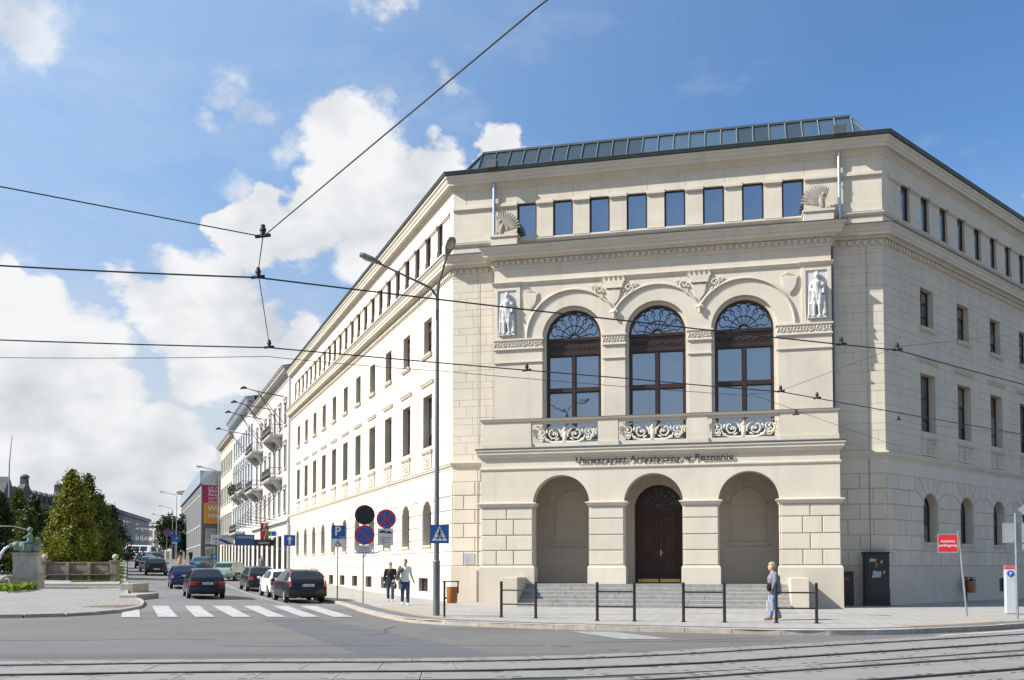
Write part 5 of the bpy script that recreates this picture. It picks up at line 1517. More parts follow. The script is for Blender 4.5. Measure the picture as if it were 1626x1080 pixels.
mb = MB(); mb.add([(l * .56, 0, 12.2), (l, 0, 12.2), (l, 14, 12.2), (l * .56, 14, 12.2), (l * .57, 1.6, 14.6), (l - .8, 1.6, 14.6), (l - .8, 12, 14.6), (l * .57, 12, 14.6)], [(0, 1, 5, 4), (1, 2, 6, 5), (2, 3, 7, 6), (3, 0, 4, 7), (4, 5, 6, 7)]); part('mansard_roof', mb, SLATE, o, M)
mb = MB(); mb.add([(l * .28, -.2, 12.2), (l * .56, -.2, 12.2), (l * .56, 14, 12.2), (l * .28, 14, 12.2), (l * .36, 3, 16.0), (l * .5, 2.4, 15.6), (l * .5, 11, 15.6), (l * .36, 11, 16.0)], [(0, 1, 5, 4), (1, 2, 6, 5), (2, 3, 7, 6), (3, 0, 4, 7), (4, 5, 6, 7)]); part('mansard_roof', mb, GREENR, o, M)
mb = MB(); mb.box(l * .33, l * .43, -.8, 6, -1, 12.6); mb.prism([(l * .325, 12.6), (l * .38, 15.4), (l * .435, 12.6)], -.9, 4); part('gable_bay', mb, DARKST, o, M)
for f in (.60, .99):
    mb = MB(); x = l * f; mb.prism([(x - 1.8, 12.2), (x - 1.5, 14.2), (x - .7, 15.0), (x - .6, 16.0), (x + .6, 16.0), (x + .7, 15.0), (x + 1.5, 14.2), (x + 1.8, 12.2)], -.3, .6); mb.lathe([(.5, 0), (.8, .15), (.6, .4), (.3, .6)], 8, (x, .1, 16.0)); part('dormer_gable', mb, DARKST, o, M)
for k in range(5):
    mb = MB(); x = l * (.67 + .06 * k); mb.prism([(x - .6, 12.6), (x - .6, 13.9), (x, 14.4), (x + .6, 13.9), (x + .6, 12.6)], .1, 2.0); part('dormer', mb, SLATE, o, M)
mb = MB(); p = px(12, 140); mb.tube([(p[0], p[1], 12), (p[0], p[1], 17), (p[0] + .3, p[1], 21.2)], [.12, .1, .05], 6); part('roof_mast', mb, mat('mast_grey', (.3, .3, .31), .5), o, I4)
# ------------------------------------------------------------------ park: trees, bench, fountain, beds
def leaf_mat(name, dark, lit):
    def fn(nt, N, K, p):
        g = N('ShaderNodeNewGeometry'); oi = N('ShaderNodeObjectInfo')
        c = mixc(N, K, ramp(N, K, nz(N, K, g.outputs['Position'], 1.6, 5, .7), .38, .66), dark, lit)  # sunlit and shaded leaf tones put into the colour, scattered by noise
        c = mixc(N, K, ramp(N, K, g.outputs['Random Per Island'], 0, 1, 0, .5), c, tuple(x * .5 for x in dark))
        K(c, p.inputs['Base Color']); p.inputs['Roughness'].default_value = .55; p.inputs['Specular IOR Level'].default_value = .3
        tr = N('ShaderNodeBsdfTranslucent'); K(c, tr.inputs['Color'])
        mx = N('ShaderNodeMixShader'); mx.inputs[0].default_value = .3
        K(p.outputs[0], mx.inputs[1]); K(tr.outputs[0], mx.inputs[2]); K(mx.outputs[0], nt.nodes['Material Output'].inputs[0])
    return nodes_mat(name, fn)
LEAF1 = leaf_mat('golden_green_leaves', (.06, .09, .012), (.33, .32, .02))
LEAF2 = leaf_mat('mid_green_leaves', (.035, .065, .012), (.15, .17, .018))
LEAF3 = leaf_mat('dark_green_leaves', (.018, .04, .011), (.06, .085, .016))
BARK = mat('bark', (.07, .055, .042), .9, .3, 6, .5, 20)
def conical_tree(label, x, y, h, w, m, n, seed, grp, base=.6, sq=1.0):
    random.seed(seed); z0 = H(x, y) + .1
    o = thing('conical_tree', label, 'tree', T(x, y, z0), grp); M = T(x, y, z0)
    tk = MB(); tk.tube([(0, 0, -.2), (.03, 0, h * .3), (-.02, .02, h * .7), (0, 0, h * .95)], [.16, .12, .06, .02], 7)
    for k in range(14):
        a = random.uniform(0, 6.28); zz_ = h * random.uniform(.12, .8); r = w * .42 * (1 - zz_ / h) ** .7
        tk.tube([(0, 0, zz_), (r * .5 * math.cos(a), r * .5 * math.sin(a), zz_ + .35 * r + .2), (r * math.cos(a), r * math.sin(a), zz_ + .8 * r + .4)], [.05, .035, .012], 5)
    part('trunk', tk, BARK, o, M)
    cr = MB()
    # clumps: twig ends set through the crown, leaves scattered round each
    ncl = int(n / 26)
    lob = [random.uniform(0, 6.28) for _ in range(5)]
    for c in range(ncl):
        t = random.random() ** 1.25
        zz_ = base + (h - base) * t
        prof = (min(1, (t + .10) / .24)) ** .6 * (1 - t) ** .86 * 1.16 + .02
        a = random.uniform(0, 6.28)
        wob = 1 + .16 * math.sin(3 * a + lob[0] + 5 * t) + .12 * math.sin(5 * a + lob[1] - 9 * t) + .1 * math.sin(17 * t + lob[2])
        rr = w / 2 * prof * wob * (.62 + .38 * random.random() ** .5 + (.14 if random.random() < .12 else 0))
        if c % 3 == 0: rr *= random.uniform(.15, .85)
        cx, cy = rr * math.cos(a), rr * math.sin(a)
        R_ = .16 + .2 * random.random()
        for k in range(26):
            dx, dy, dz = random.gauss(0, R_ * .6), random.gauss(0, R_ * .6), random.gauss(.05, R_ * .75)
            leafq(cr, (cx + dx, cy + dy, zz_ + dz), random.uniform(.05, .1) * sq)
    for k in range(int(n * .10)):          # the leading shoot
        t = random.random(); leafq(cr, (random.gauss(0, .14 * (1.15 - t)), random.gauss(0, .14 * (1.15 - t)), h * (.86 + .2 * t)), .06 * sq)
    part('crown', cr, m, o, M)
    return o
tg = 'conical park trees'
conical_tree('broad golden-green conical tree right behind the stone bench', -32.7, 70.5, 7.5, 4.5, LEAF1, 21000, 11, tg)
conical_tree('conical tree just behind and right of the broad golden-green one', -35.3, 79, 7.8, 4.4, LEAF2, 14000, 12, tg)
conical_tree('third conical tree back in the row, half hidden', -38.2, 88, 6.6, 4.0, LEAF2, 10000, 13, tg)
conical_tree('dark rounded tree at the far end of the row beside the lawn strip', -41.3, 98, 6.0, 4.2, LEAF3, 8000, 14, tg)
def tree_at(label, u, Y, ytop, w, m, n, seed):
    x, y = px(u, Y); conical_tree(label, x, y, 1.6 + (902 - ytop) * Y / 1510.77 - H(x, y) - .1 - .3, w, m, n, seed, tg)
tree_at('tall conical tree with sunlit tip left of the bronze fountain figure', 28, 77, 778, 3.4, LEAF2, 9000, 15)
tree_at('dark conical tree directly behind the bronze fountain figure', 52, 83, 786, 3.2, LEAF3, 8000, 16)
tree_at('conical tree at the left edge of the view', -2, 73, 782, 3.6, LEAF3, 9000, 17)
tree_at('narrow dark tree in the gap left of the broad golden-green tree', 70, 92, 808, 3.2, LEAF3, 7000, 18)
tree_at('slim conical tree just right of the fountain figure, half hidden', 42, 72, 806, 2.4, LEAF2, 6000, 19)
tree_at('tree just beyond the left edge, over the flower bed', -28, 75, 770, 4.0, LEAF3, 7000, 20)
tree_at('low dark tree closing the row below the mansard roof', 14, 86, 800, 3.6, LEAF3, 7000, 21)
# big round tree far down the street
random.seed(31); x, y = px(275, 190); z0 = H(x, y)
o = thing('round_tree', 'large dark round-crowned tree beside the distant cream house', 'tree', T(x, y, z0)); M = T(x, y, z0)
tk = MB(); tk.tube([(0, 0, -.3), (.1, 0, 3), (0, 0, 6)], [.4, .3, .15], 8); part('trunk', tk, BARK, o, M)
cr = MB()
for c in range(240):
    a, b = random.uniform(0, 6.28), math.acos(random.uniform(-.75, 1)); rr = random.uniform(.6, 1.08) * (1 + .18 * math.sin(3 * a + 2 * b))
    cx, cy, cz = 3.1 * rr * math.sin(b) * math.cos(a), 3.1 * rr * math.sin(b) * math.sin(a), 4.8 + 3.9 * rr * math.cos(b)
    for k in range(22): leafq(cr, (cx + random.gauss(0, .3), cy + random.gauss(0, .3), cz + random.gauss(0, .3)), .16)
part('crown', cr, LEAF3, o, M)
# low shrubs under the trees
sh = MB(); random.seed(5)
for k in range(7000):
    s = random.uniform(38, 75); l = random.uniform(18, 36); p = st(s, l); leafq(sh, (p.x, p.y, p.z + random.uniform(.1, 1.0)), .1)
tag(part('undergrowth', sh, LEAF3, None), kind='stuff')
# lawn strip by the street
mb = strip(24.0, 90, 13.5, 16.6, .125, 24); struct('lawn_strip', mb, GRASS)
gb = MB(); random.seed(9)
for k in range(9000):
    s = 24.2 + 40 * random.random() ** 1.8; l = random.uniform(13.6, 16.5); p = st(s, l, .12); a = random.uniform(0, 6.28); h = random.uniform(.05, .13); q = Vector((math.cos(a), math.sin(a), 0)) * .015
    gb.add([p - q, p + q, p + Vector((random.gauss(0, .03), random.gauss(0, .03), h))], [(0, 1, 2)])
tag(part('grass', gb, GRASS, None), kind='stuff')

# terrace with steps
e = .72
S_F = 9.2                                        # front edge of the terrace, measured up the street
def tr(s, l): p = LC + dL * s + nL * l; return p
def ground_px(u, Y): return Vector(px(u, Y))
A, B_ = ground_px(63, 53), ground_px(190, 53)
MT = frame(A, (B_ - A).normalized()); WT_ = (B_ - A).length
ter = thing('terrace', 'raised stone terrace with three wide steps in front of the bench', 'terrace', MT)
mb = MB(); B2 = B_ + dL * 14; q0 = A - Vector((20, 0)); mb.slab([tuple(q0 + Vector((0, .6))), tuple(A + Vector((0, .6))), tuple(B_ + dL * .6), tuple(B2), tuple(B2 - Vector((26, 0)))], -.2, e); part('platform', mb, mat('terrace_stone', (.30, .285, .255), .9, .15, 2, .2, 40, dirt=.3), ter, I4)
for k in range(3):
    mb = MB(); mb.bev(0, WT_, -.3 + .3 * k, .62 + .0 * k, -.2, e - .40 + .133 * k + (.0), .015); part('step', mb, STONE, ter, MT)
def stone_block(label, u0, u1, Y, z0, z1, dep):
    a, b = ground_px(u0, Y), ground_px(u1, Y); M = frame(a, (b - a).normalized()); mb = MB(); mb.bev(0, (b - a).length, 0, dep, z0, z1, .03)
    tag(part('stone_block', mb, STONE, None, M), label, 'stone block', 'stone blocks ending the terrace steps')
stone_block('low square stone block nearest the zebra crossing', 189, 219, 42.5, 0.0, .42, 2.6)
stone_block('smaller stone block behind, beside the top terrace step', 191, 213, 51.5, .1, .76, 2.2)

# stone bench with high panelled back and ball finials
a, b = ground_px(66, 63.5), ground_px(188, 63.5); MBn = frame(a, (b - a).normalized()) @ T(0, 0, e); wb = (b - a).length
bench = thing('stone_bench', 'long weathered stone bench with panelled back and ball finials on the terrace', 'bench', MBn)
BST = mat('bench_stone', (.20, .175, .135), .95, .3, 2.5, .3, 30, dirt=.6)
for x in (0, wb - .42):
    mb = MB(); mb.bev(x, x + .42, -.25, .35, 0, 1.32, .03); mb.box(x - .04, x + .46, -.29, .39, .5, .6); mb.box(x - .05, x + .47, -.3, .4, 1.3, 1.4); pr_ = part('end_pier', mb, BST, bench, MBn)
    mb = MB(); mb.lathe([(.02, 0), (.12, .02), (.10, .06), (.17, .12), (.2, .22), (.17, .33), (.08, .4), (.01, .42)], 12, (x + .21, .05, 1.4)); part('ball_finial', mb, mat('pale_limestone', (.42, .385, .32), .9, .15, 6), pr_, MBn, 60)
for k in range(3):
    x0 = .42 + (wb - .84) * k / 3; x1 = .42 + (wb - .84) * (k + 1) / 3
    mb = MB(); mb.box(x0, x1, .08, .25, 0, 1.2); mb.box(x0 + .02, x1 - .02, -.0, .08, .48, .58); mb.box(x0, x1, .02, .3, 1.2, 1.29); mb.box(x0 + .25, x1 - .25, .055, .08, .68, 1.1)
    part('back_panel', mb, BST, bench, MBn)
    mb = MB(); mb.bev(x0 + .01, x1 - .01, -.3, .08, .40, .475, .015); part('seat_slab', mb, mat('seat_brown', (.15, .085, .06), .8, .2, 3), bench, MBn)
    if k: mb = MB(); mb.bev(x0 - .1, x0 + .1, -.24, .1, 0, 1.24, .015); part('pier', mb, BST, bench, MBn)

# fountain
fx_, fy_ = px(44, 52); MFt = T(fx_, fy_, .35, .25)
ft = thing('fountain', 'stone fountain pedestal with bronze putto riding a spouting fish', 'fountain', MFt)
mb = MB(); mb.bev(-.72, .72, -.8, .8, -.3, .85, .03); mb.box(-.78, .78, -.86, .86, .72, .85); part('plinth', mb, STONE, ft, MFt)
pp = [(-.6, .85), (.62, .85), (.68, 1.05), (.62, 1.35), (.56, 1.6), (.6, 1.85), (.6, 2.0), (-.6, 2.0), (-.6, 1.6), (-.55, 1.2)]
mb = MB(); mb.prism(pp, -.62, .62); mb.box(-.66, .66, -.68, .68, 2.0, 2.08); part('pedestal', mb, mat('pale_fountain_stone', (.36, .345, .31), .9, .2, 3, .2, 20, dirt=.4), ft, MFt)
for s in (-1, 1):
    mb = MB(); mb.tube([(-.95 + (.34 - .3 * k / 30) * math.cos(k * .32) , -.3 + s * .2, .3 + .0 + (.34 - .3 * k / 30) * math.sin(k * .32) + .2) for k in range(31)], .06, 6); part('volute', mb, STONE, ft, MFt, 50)
mb = MB(); mb.bev(-3.6, -.9, -.9, .9, -.3, .5, .05); mb.box(-3.6, -.9, -.95, .95, .5, .62); part('basin_wall', mb, STONE, ft, MFt)
VERD = mat('verdigris_bronze', (.13, .20, .165), .65, .35, 6, .1, 40)
mb = MB()
mb.ell((-.12, 0, 2.38), (.52, .26, .3), 14, 10, Matrix.Rotation(R(14), 3, 'Y'))                              # fish body
mb.ell((-.52, 0, 2.50), (.26, .22, .22), 10, 8); mb.tube([(-.7, 0, 2.52), (-.86, 0, 2.46), (-.9, 0, 2.38)], [.14, .1, .07], 8)
mb.tube([(.3, 0, 2.28), (.55, .05, 2.36), (.6, .1, 2.62), (.48, .12, 2.74)], [.2, .14, .08, .03], 8); mb.ell((.46, .12, 2.8), (.2, .03, .1), 8, 5)
mb.ell((.02, .2, 2.55), (.3, .05, .14), 8, 5); mb.ell((.05, -.22, 2.45), (.28, .06, .12), 8, 5)
fsh = part('fish', mb, VERD, ft, MFt, 60)
# putto: one skin over torso, limbs and head
def blob_body(parts, name, m, parent, M, voxel=.02):
    mb = MB()
    for kind, *a in parts: getattr(mb, kind)(*a)
    me = mb.mesh(name); o = bpy.data.objects.new('tmp', me); COL.objects.link(o)
    md = o.modifiers.new('r', 'REMESH'); md.mode = 'VOXEL'; md.voxel_size = voxel; md.use_smooth_shade = True
    ms = o.modifiers.new('s', 'SMOOTH'); ms.iterations = 4; ms.factor = .5
    dg = bpy.context.evaluated_depsgraph_get(); dg.update()
    nm = bpy.data.meshes.new_from_object(o.evaluated_get(dg)); nm.name = name
    bpy.data.objects.remove(o); nm.materials.clear(); nm.materials.append(m); nm.shade_smooth()
    return link(name, nm, parent, M)
P = [('tube', [(.12, 0, 2.66), (.1, 0, 2.9), (.1, 0, 3.12)], [.17, .15, .13], 10), ('ell', (.1, 0, 3.34), (.14, .13, .155), 12, 9), ('tube', [(.1, 0, 3.1), (.1, 0, 3.24)], [.07, .065], 8),
     ('tube', [(.1, .13, 3.08), (-.08, .2, 2.98), (-.22, .14, 2.9)], [.06, .05, .04], 8), ('tube', [(.1, -.13, 3.08), (-.06, -.2, 2.95), (-.2, -.14, 2.85)], [.06, .05, .04], 8),
     ('tube', [(.12, .12, 2.66), (-.16, .24, 2.6), (-.12, .28, 2.34), (-.18, .28, 2.26)], [.1, .085, .06, .05], 8), ('tube', [(.12, -.12, 2.66), (-.16, -.24, 2.6), (-.1, -.28, 2.32), (-.18, -.28, 2.24)], [.1, .085, .06, .05], 8), ('ell', (-.05, 0, 3.33), (.03, .03, .03), 6, 5)]
blob_body(P, 'putto', VERD, fsh, MFt, .022)
WAT = bpy.data.materials.new('white_water'); WAT.use_nodes = True
pn = WAT.node_tree.nodes['Principled BSDF']; pn.inputs['Base Color'].default_value = (.8, .85, .88, 1); pn.inputs['Roughness'].default_value = .15; pn.inputs['Transmission Weight'].default_value = .35; pn.inputs['IOR'].default_value = 1.33
mb = MB(); mb.tube([(-.92 - .9 * t, .02 * math.sin(9 * t), 2.44 - .1 * t - 2.0 * t * t) for t in [k / 14 for k in range(15)]], [.05 + .07 * k / 14 + .015 * math.sin(k * 3) for k in range(15)], 8); part('water_jet', mb, WAT, ft, MFt, 60)
mb = MB(); mb.tube([(-.05 - 2.3 * t, 0, 3.33 + .9 * t - 1.0 * t * t) for t in [k / 20 for k in range(21)]], [.012 + .01 * k / 20 for k in range(21)], 6); part('water_arc', mb, WAT, ft, MFt, 60)
# flower bed in front of the fountain
bedp = [px(-60, 46), px(8, 45.2), px(40, 47.5), px(58, 50.5), px(50, 51.2), px(-60, 52)]
bed = thing('flower_bed', 'curved stone-edged bed of bright green plants below the fountain', 'flower bed', T(bedp[2][0], bedp[2][1], .1))
edge = spline(bedp[:4], 8)
for i in range(0, len(edge) - 1, 3):
    mb = MB(); q = edge[i:i + 4]; mb.tube([(p.x, p.y, .32) for p in q], .17, 6); part('edging_stone', mb, STONE, bed, I4, 50)
so = MB(); so.slab([tuple(p) for p in edge] + [bedp[4], bedp[5]], .0, .34); part('soil', so, mat('soil', (.06, .045, .03), .95), bed, I4)
random.seed(77); fl = MB(); rd = MB()
for k in range(2600):
    t = random.random(); base = edge[int(t * (len(edge) - 1))]; back = Vector(bedp[5]).lerp(Vector(bedp[4]), t); q = base.lerp(back, random.random() ** 1.3)
    leafq(fl, (q.x, q.y, .36 + random.uniform(0, .42)), random.uniform(.06, .13))
    if k % 90 == 0: rd.ell((q.x, q.y, .75), (.06, .06, .05), 6, 4)
part('bedding_leaves', fl, leaf_mat('bedding_green', (.12, .22, .02), (.30, .40, .05)), bed, I4); tag(part('blossoms', rd, mat('orange_blossom', (.6, .12, .02), .6), bed, I4), kind='stuff')
# ------------------------------------------------------------------ cars
def lerp_tab(tab, x):
    if x <= tab[0][0]: return tab[0][1]
    for (a, va), (b, vb) in zip(tab, tab[1:]):
        if x <= b: return va + (vb - va) * (x - a) / (b - a)
    return tab[-1][1]
KINDS = {
 'estate': dict(L=4.75, top=[(0, .80), (.04, .93), (.09, 1.0), (.46, 1.37), (.62, 1.44), (1.2, 1.485), (2.0, 1.48), (2.7, 1.43), (2.98, 1.36), (3.72, .985), (4.3, .89), (4.62, .74), (4.75, .52)], rg=(.12, .45), ws=(3.02, 3.66), side=[(.62, 1.22), (1.28, 2.08), (2.15, 3.2)], ax=(1.0, 3.82)),
 'hatch': dict(L=4.05, top=[(0, .78), (.04, .90), (.09, .97), (.52, 1.32), (.74, 1.41), (1.3, 1.445), (1.8, 1.44), (2.2, 1.39), (2.42, 1.32), (3.1, .975), (3.65, .87), (3.93, .72), (4.05, .5)], rg=(.13, .50), ws=(2.46, 3.02), side=[(.62, 1.3), (1.37, 2.6)], ax=(.72, 3.24)),
 'saloon': dict(L=4.5, top=[(0, .76), (.04, .88), (.1, .94), (.62, .985), (1.2, 1.32), (1.45, 1.40), (2.0, 1.425), (2.4, 1.39), (2.6, 1.33), (3.28, .97), (4.0, .86), (4.36, .72), (4.5, .5)], rg=(.68, 1.16), ws=(2.64, 3.2), side=[(1.15, 1.75), (1.82, 2.8)], ax=(.95, 3.55)),
 'van': dict(L=5.0, top=[(0, 1.2), (.03, 1.9), (.1, 2.1), (.5, 2.2), (3.4, 2.2), (3.7, 2.08), (4.25, 1.2), (4.8, 1.0), (4.95, .8), (5.0, .5)], rg=(.02, .03), ws=(3.75, 4.2), side=[(.6, 1.6), (1.7, 2.8), (2.9, 3.8)], ax=(1.0, 4.0)),
}
CARMESH = {}
def car_sections(K, W):
    L = K['L']; top = K['top']; belt = .93 if K is not KINDS['van'] else 1.15
    def w(x): return W / 2 * lerp_tab([(0, .90), (.12, .955), (.5, .985), (1.2, 1.0), (L - 1.2, 1.0), (L - .5, .95), (L - .12, .85), (L, .70)], x)
    def zt(x): return lerp_tab(top, x)
    def zb(x): return min(belt, zt(x) - .015)
    def wt(x):
        g = max(0, min(1, (zt(x) - belt) / .5)); return w(x) * .93 - .19 * g
    return w, zt, zb, wt
def body_mesh(kind, W, paint):
    K = KINDS[kind]; L = K['L']; w, zt, zb, wt = car_sections(K, W)
    xs = sorted(set([p[0] for p in K['top']] + [i * L / 26 for i in range(27)])); xs = [x for i, x in enumerate(xs) if i == 0 or x - xs[i - 1] > .012]
    mb = MB(); ring = []
    for x in xs:
        zs = lerp_tab([(0, .40), (.15, .30), (.5, .22), (L - .6, .2), (L - .15, .26), (L, .32)], x)
        h = zt(x) - zb(x); ww = w(x); a = wt(x)
        half = [(0, zs), (ww - .14, zs), (ww - .03, zs + .07), (ww, min(.52, zb(x) * .7)), (ww - .008, min(.72, zb(x) * .9)), (ww - .035, zb(x)), (ww - .045 + (a - ww + .045) * .12, zb(x) + h * .1), (a + .01, zb(x) + h * .88), (a - .05, zb(x) + h * .97), (a * .5, zt(x) + .008), (0, zt(x) + .014)]
        ring.append([(x, y, z) for y, z in half] + [(x, -y, z) for y, z in reversed(half[1:-1])])
    n = len(ring[0]); vs = [p for r in ring for p in r]
    fs = [(i * n + j, i * n + (j + 1) % n, (i + 1) * n + (j + 1) % n, (i + 1) * n + j) for i in range(len(xs) - 1) for j in range(n)] + [tuple(range(n)), tuple(range(len(vs) - 1, len(vs) - 1 - n, -1))]
    mb.add(vs, fs)
    ob = bpy.data.objects.new('tmp', mb.mesh('body')); COL.objects.link(ob)
    cut = MB(); rw = .345
    for ax in K['ax']:
        for s in (-1, 1):
            n2 = 24; y0, y1 = s * (W / 2 - .27), s * (W / 2 + .15)
            ring2 = [[(ax + rw * math.cos(2 * PI * k / n2), y, .31 + rw * math.sin(2 * PI * k / n2)) for k in range(n2)] for y in (y0, y1)]
            cut.add(ring2[0] + ring2[1], [tuple(range(n2)), tuple(range(2 * n2 - 1, n2 - 1, -1))] + [(k, k + n2, (k + 1) % n2 + n2, (k + 1) % n2) for k in range(n2)])
    co = bpy.data.objects.new('tmpc', cut.mesh('cut')); COL.objects.link(co)
    md = ob.modifiers.new('b', 'BOOLEAN'); md.object = co; md.operation = 'DIFFERENCE'; md.solver = 'EXACT'
    dg = bpy.context.evaluated_depsgraph_get(); dg.update()
    me = bpy.data.meshes.new_from_object(ob.evaluated_get(dg)); me.name = 'body'
    bpy.data.objects.remove(ob); bpy.data.objects.remove(co)
    me.materials.clear(); me.materials.append(paint); me.shade_smooth(); me.set_sharp_from_angle(angle=R(34))
    return me
CGL = glass('car_glass', .03, (.010, .012, .013), (.45, .5, .55), .03)
TYRE = mat('tyre_rubber', (.016, .016, .016), .85, .2, 9)
RIM = mat('alloy_rim', (.42, .43, .45), .35, .1, 6, metal=.7)
TRIMB = mat('black_plastic', (.018, .018, .019), .6, .2, 6)
TAILR = mat('tail_lamp_red', (.42, .012, .010), .18, .15, 8, coat=.6)
TAILO = mat('indicator_orange', (.55, .16, .02), .2, .1, 8)
TAILW = mat('lamp_clear', (.55, .53, .5), .2, .1, 8)
PLATE = mat('plate_white', (.6, .6, .57), .5, .05, 9)
PBLUE = mat('plate_blue', (.02, .05, .32), .5)
INK = mat('black_ink', (.012, .012, .012), .6)
def wheel_mesh():
    t = MB(); t.lathe([(.20, -.095), (.29, -.095), (.31, -.06), (.31, .06), (.29, .095), (.20, .095)], 24)
    r = MB(); r.lathe([(.05, .085), (.205, .075), (.205, .05), (.06, .055)], 20)
    for k in range(6):
        a = 2 * PI * k / 6; r.tube([(.04 * math.cos(a), .04 * math.sin(a), .085), (.2 * math.cos(a), .2 * math.sin(a), .085)], .024, 5)
    d = MB(); d.lathe([(.01, .03), (.2, .03), (.2, .045)], 16)
    return t.mesh('tyre', TYRE, 40), r.mesh('rim', RIM, 40), d.mesh('brake_disc', TRIMB)
TY, RI, BD = wheel_mesh()
def car(kind, label, paint, s, lat, rot=0, W=1.74, lights='block', plate='', stretch=1.13, bump=None, rails=False, detail=True, pl_z=.80, hs=1.0):
    K = KINDS[kind]; p = st(s, lat); p2 = st(s + 3, lat); hd = math.atan2(dL.y, dL.x) + R(rot)
    pit = -math.atan2(p2.z - p.z, 3)
    M = Matrix.Translation((p.x, p.y, p.z + .012)) @ Matrix.Rotation(hd, 4, 'Z') @ Matrix.Rotation(pit, 4, 'Y') @ Matrix.Diagonal((stretch, 1, hs, 1))
    o = thing('parked_car' if lat < 8 else 'car', label, 'van' if kind == 'van' else 'car', Matrix.Translation((p.x, p.y, p.z)), 'cars on the side street')
    key = (kind, W, paint.name)
    if key not in CARMESH: CARMESH[key] = body_mesh(kind, W, paint)
    bd = link('body', CARMESH[key], o, M)
    w, zt, zb, wt = car_sections(K, W)
    # glazing
    def topatch(x0, x1, inn, off):
        mb = MB(); n = 6; vs = []
        for i in range(n + 1):
            x = x0 + (x1 - x0) * i / n; a = wt(x) - inn
            for j in range(7): y = -a + 2 * a * j / 6; vs.append((x + off, y, zt(x) + .014 * (1 - (y / (a + .1)) ** 2) + .012))
        return mb.add(vs, [(i * 7 + j, i * 7 + j + 1, (i + 1) * 7 + j + 1, (i + 1) * 7 + j) for i in range(n) for j in range(6)])
    if kind == 'van':
        mb = MB(); mb.box(-.012, .0, -.65, .65, 1.3, 1.95); part('rear_window', mb, CGL, o, M)
    else: part('rear_window', topatch(K['rg'][0], K['rg'][1], .06, -.006), CGL, o, M, 30)
    part('windscreen', topatch(K['ws'][0], K['ws'][1], .05, .006), CGL, o, M, 30)
    for (xa, xb) in K['side']:
        for sg in (-1, 1):
            mb = MB(); n = 5; vs = []
            for i in range(n + 1):
                x = xa + (xb - xa) * i / n; h = zt(x) - zb(x)
                y0, y1 = w(x) - .045 + (wt(x) - w(x) + .045) * .14, wt(x) + .01
                z0, z1 = zb(x) + h * .12, zb(x) + h * .84
                vs += [(x, sg * (y0 + .004), z0), (x, sg * ((y0 + (y1 - y0) * .95) + .006), z1)]
            mb.add(vs, [(2 * i, 2 * i + 2, 2 * i + 3, 2 * i + 1) for i in range(n)]); part('side_window', mb, CGL, o, M, 30)
    for ax in K['ax']:
        for sg in (-1, 1):
            Mw = M @ T(ax, sg * (W / 2 - .105), .31) @ Matrix.Rotation(-sg * PI / 2, 4, 'X')
            wh = link('wheel', BD, o, Mw); link('tyre', TY, wh, Mw); link('rim', RI, wh, Mw)
    # rear furniture
    bm_ = bump or paint; hw = w(.05)
    mb = MB(); mb.add([(x, y, z) for z in (.30, .36, .56, .62) for (x, y) in (((.35, hw + .02), (.1, hw + .015), (-.05, hw - .16), (-.075, 0), (-.05, -hw + .16), (.1, -hw - .015), (.35, -hw - .02)) if .33 < z < .6 else ((.35, hw), (.1, hw - .01), (-.02, hw - .18), (-.045, 0), (-.02, -hw + .18), (.1, -hw + .01), (.35, -hw)))],
           [(r * 7 + j, r * 7 + j + 1, (r + 1) * 7 + j + 1, (r + 1) * 7 + j) for r in range(3) for j in range(6)] + [tuple(range(21, 28)), tuple(range(6, -1, -1))])
    part('bumper', mb, bm_, o, M, 40)
    for sg in (-1, 1):
        if lights == 'tall':
            pts = []; rs = []
            for k in range(9):
                z = .74 + .60 * k / 8
                x = next((xa + (xb - xa) * (z - za) / (zb_ - za) for (xa, za), (xb, zb_) in zip(K['top'], K['top'][1:]) if za <= z <= zb_), .0)
                t = max(0, (z - .93) / .5); y = w(x) - .05 + (wt(x) - w(x) + .02) * min(1, t * 1.05)
                pts.append((x + .015, sg * (y - .015), z)); rs.append(.062 - .03 * k / 8)
            for a, b, mm in ((0, 3, TAILR), (3, 5, TAILW), (5, 9, TAILR)):
                mb = MB(); mb.tube(pts[a:b + (1 if b < 9 else 0)], rs[a:b + (1 if b < 9 else 0)], 7); part('tail_light', mb, mm, o, M, 40)
        else:
            spec = {'block': [(.02, .24, .70, .90, TAILR)], 'wide': [(.02, .30, .68, .86, TAILR), (.30, .46, .68, .86, mat('tail_dark', (.07, .006, .008), .3))], 'orange': [(.01, .20, .66, .78, TAILR), (.01, .21, .78, .90, TAILO)], 'round': [(.0, .16, .78, .97, TAILR), (.0, .12, .70, .78, TAILW)], 'slots': [(.02, .19, .62, .68, TAILR), (.02, .19, .70, .76, TAILW), (.02, .19, .78, .84, TAILR)]}[lights]
            for (i0, i1, z0, z1, mm) in spec:
                ya, yb = sorted((sg * (hw - i0), sg * (hw - i1))); mb = MB(); mb.bev(-.03, .12, ya, yb, z0, z1, .018); part('tail_light', mb, mm, o, M)
                mb = MB(); ya, yb = sorted((sg * (hw - .03), sg * (hw + .012)))
                if i0 < .05: mb.bev(.06, .24, ya, yb, z0 + .01, z1 - .01, .012); part('tail_light', mb, mm, o, M)
        # mirror and door handles
        mb = MB(); x = K['ws'][1] - .28; mb.ell((x, sg * (w(x) + .1), .99), (.06, .11, .075), 8, 6); part('mirror', mb, paint, o, M, 60)
        for (xa, xb) in K['side'][:-1] if detail else []:
            mb = MB(); ya, yb = sorted((sg * (w(xb) - .02), sg * (w(xb) + .02))); mb.box(xb + .05, xb + .2, ya, yb, .80, .83); part('door_handle', mb, paint, o, M)
    zp = pl_z
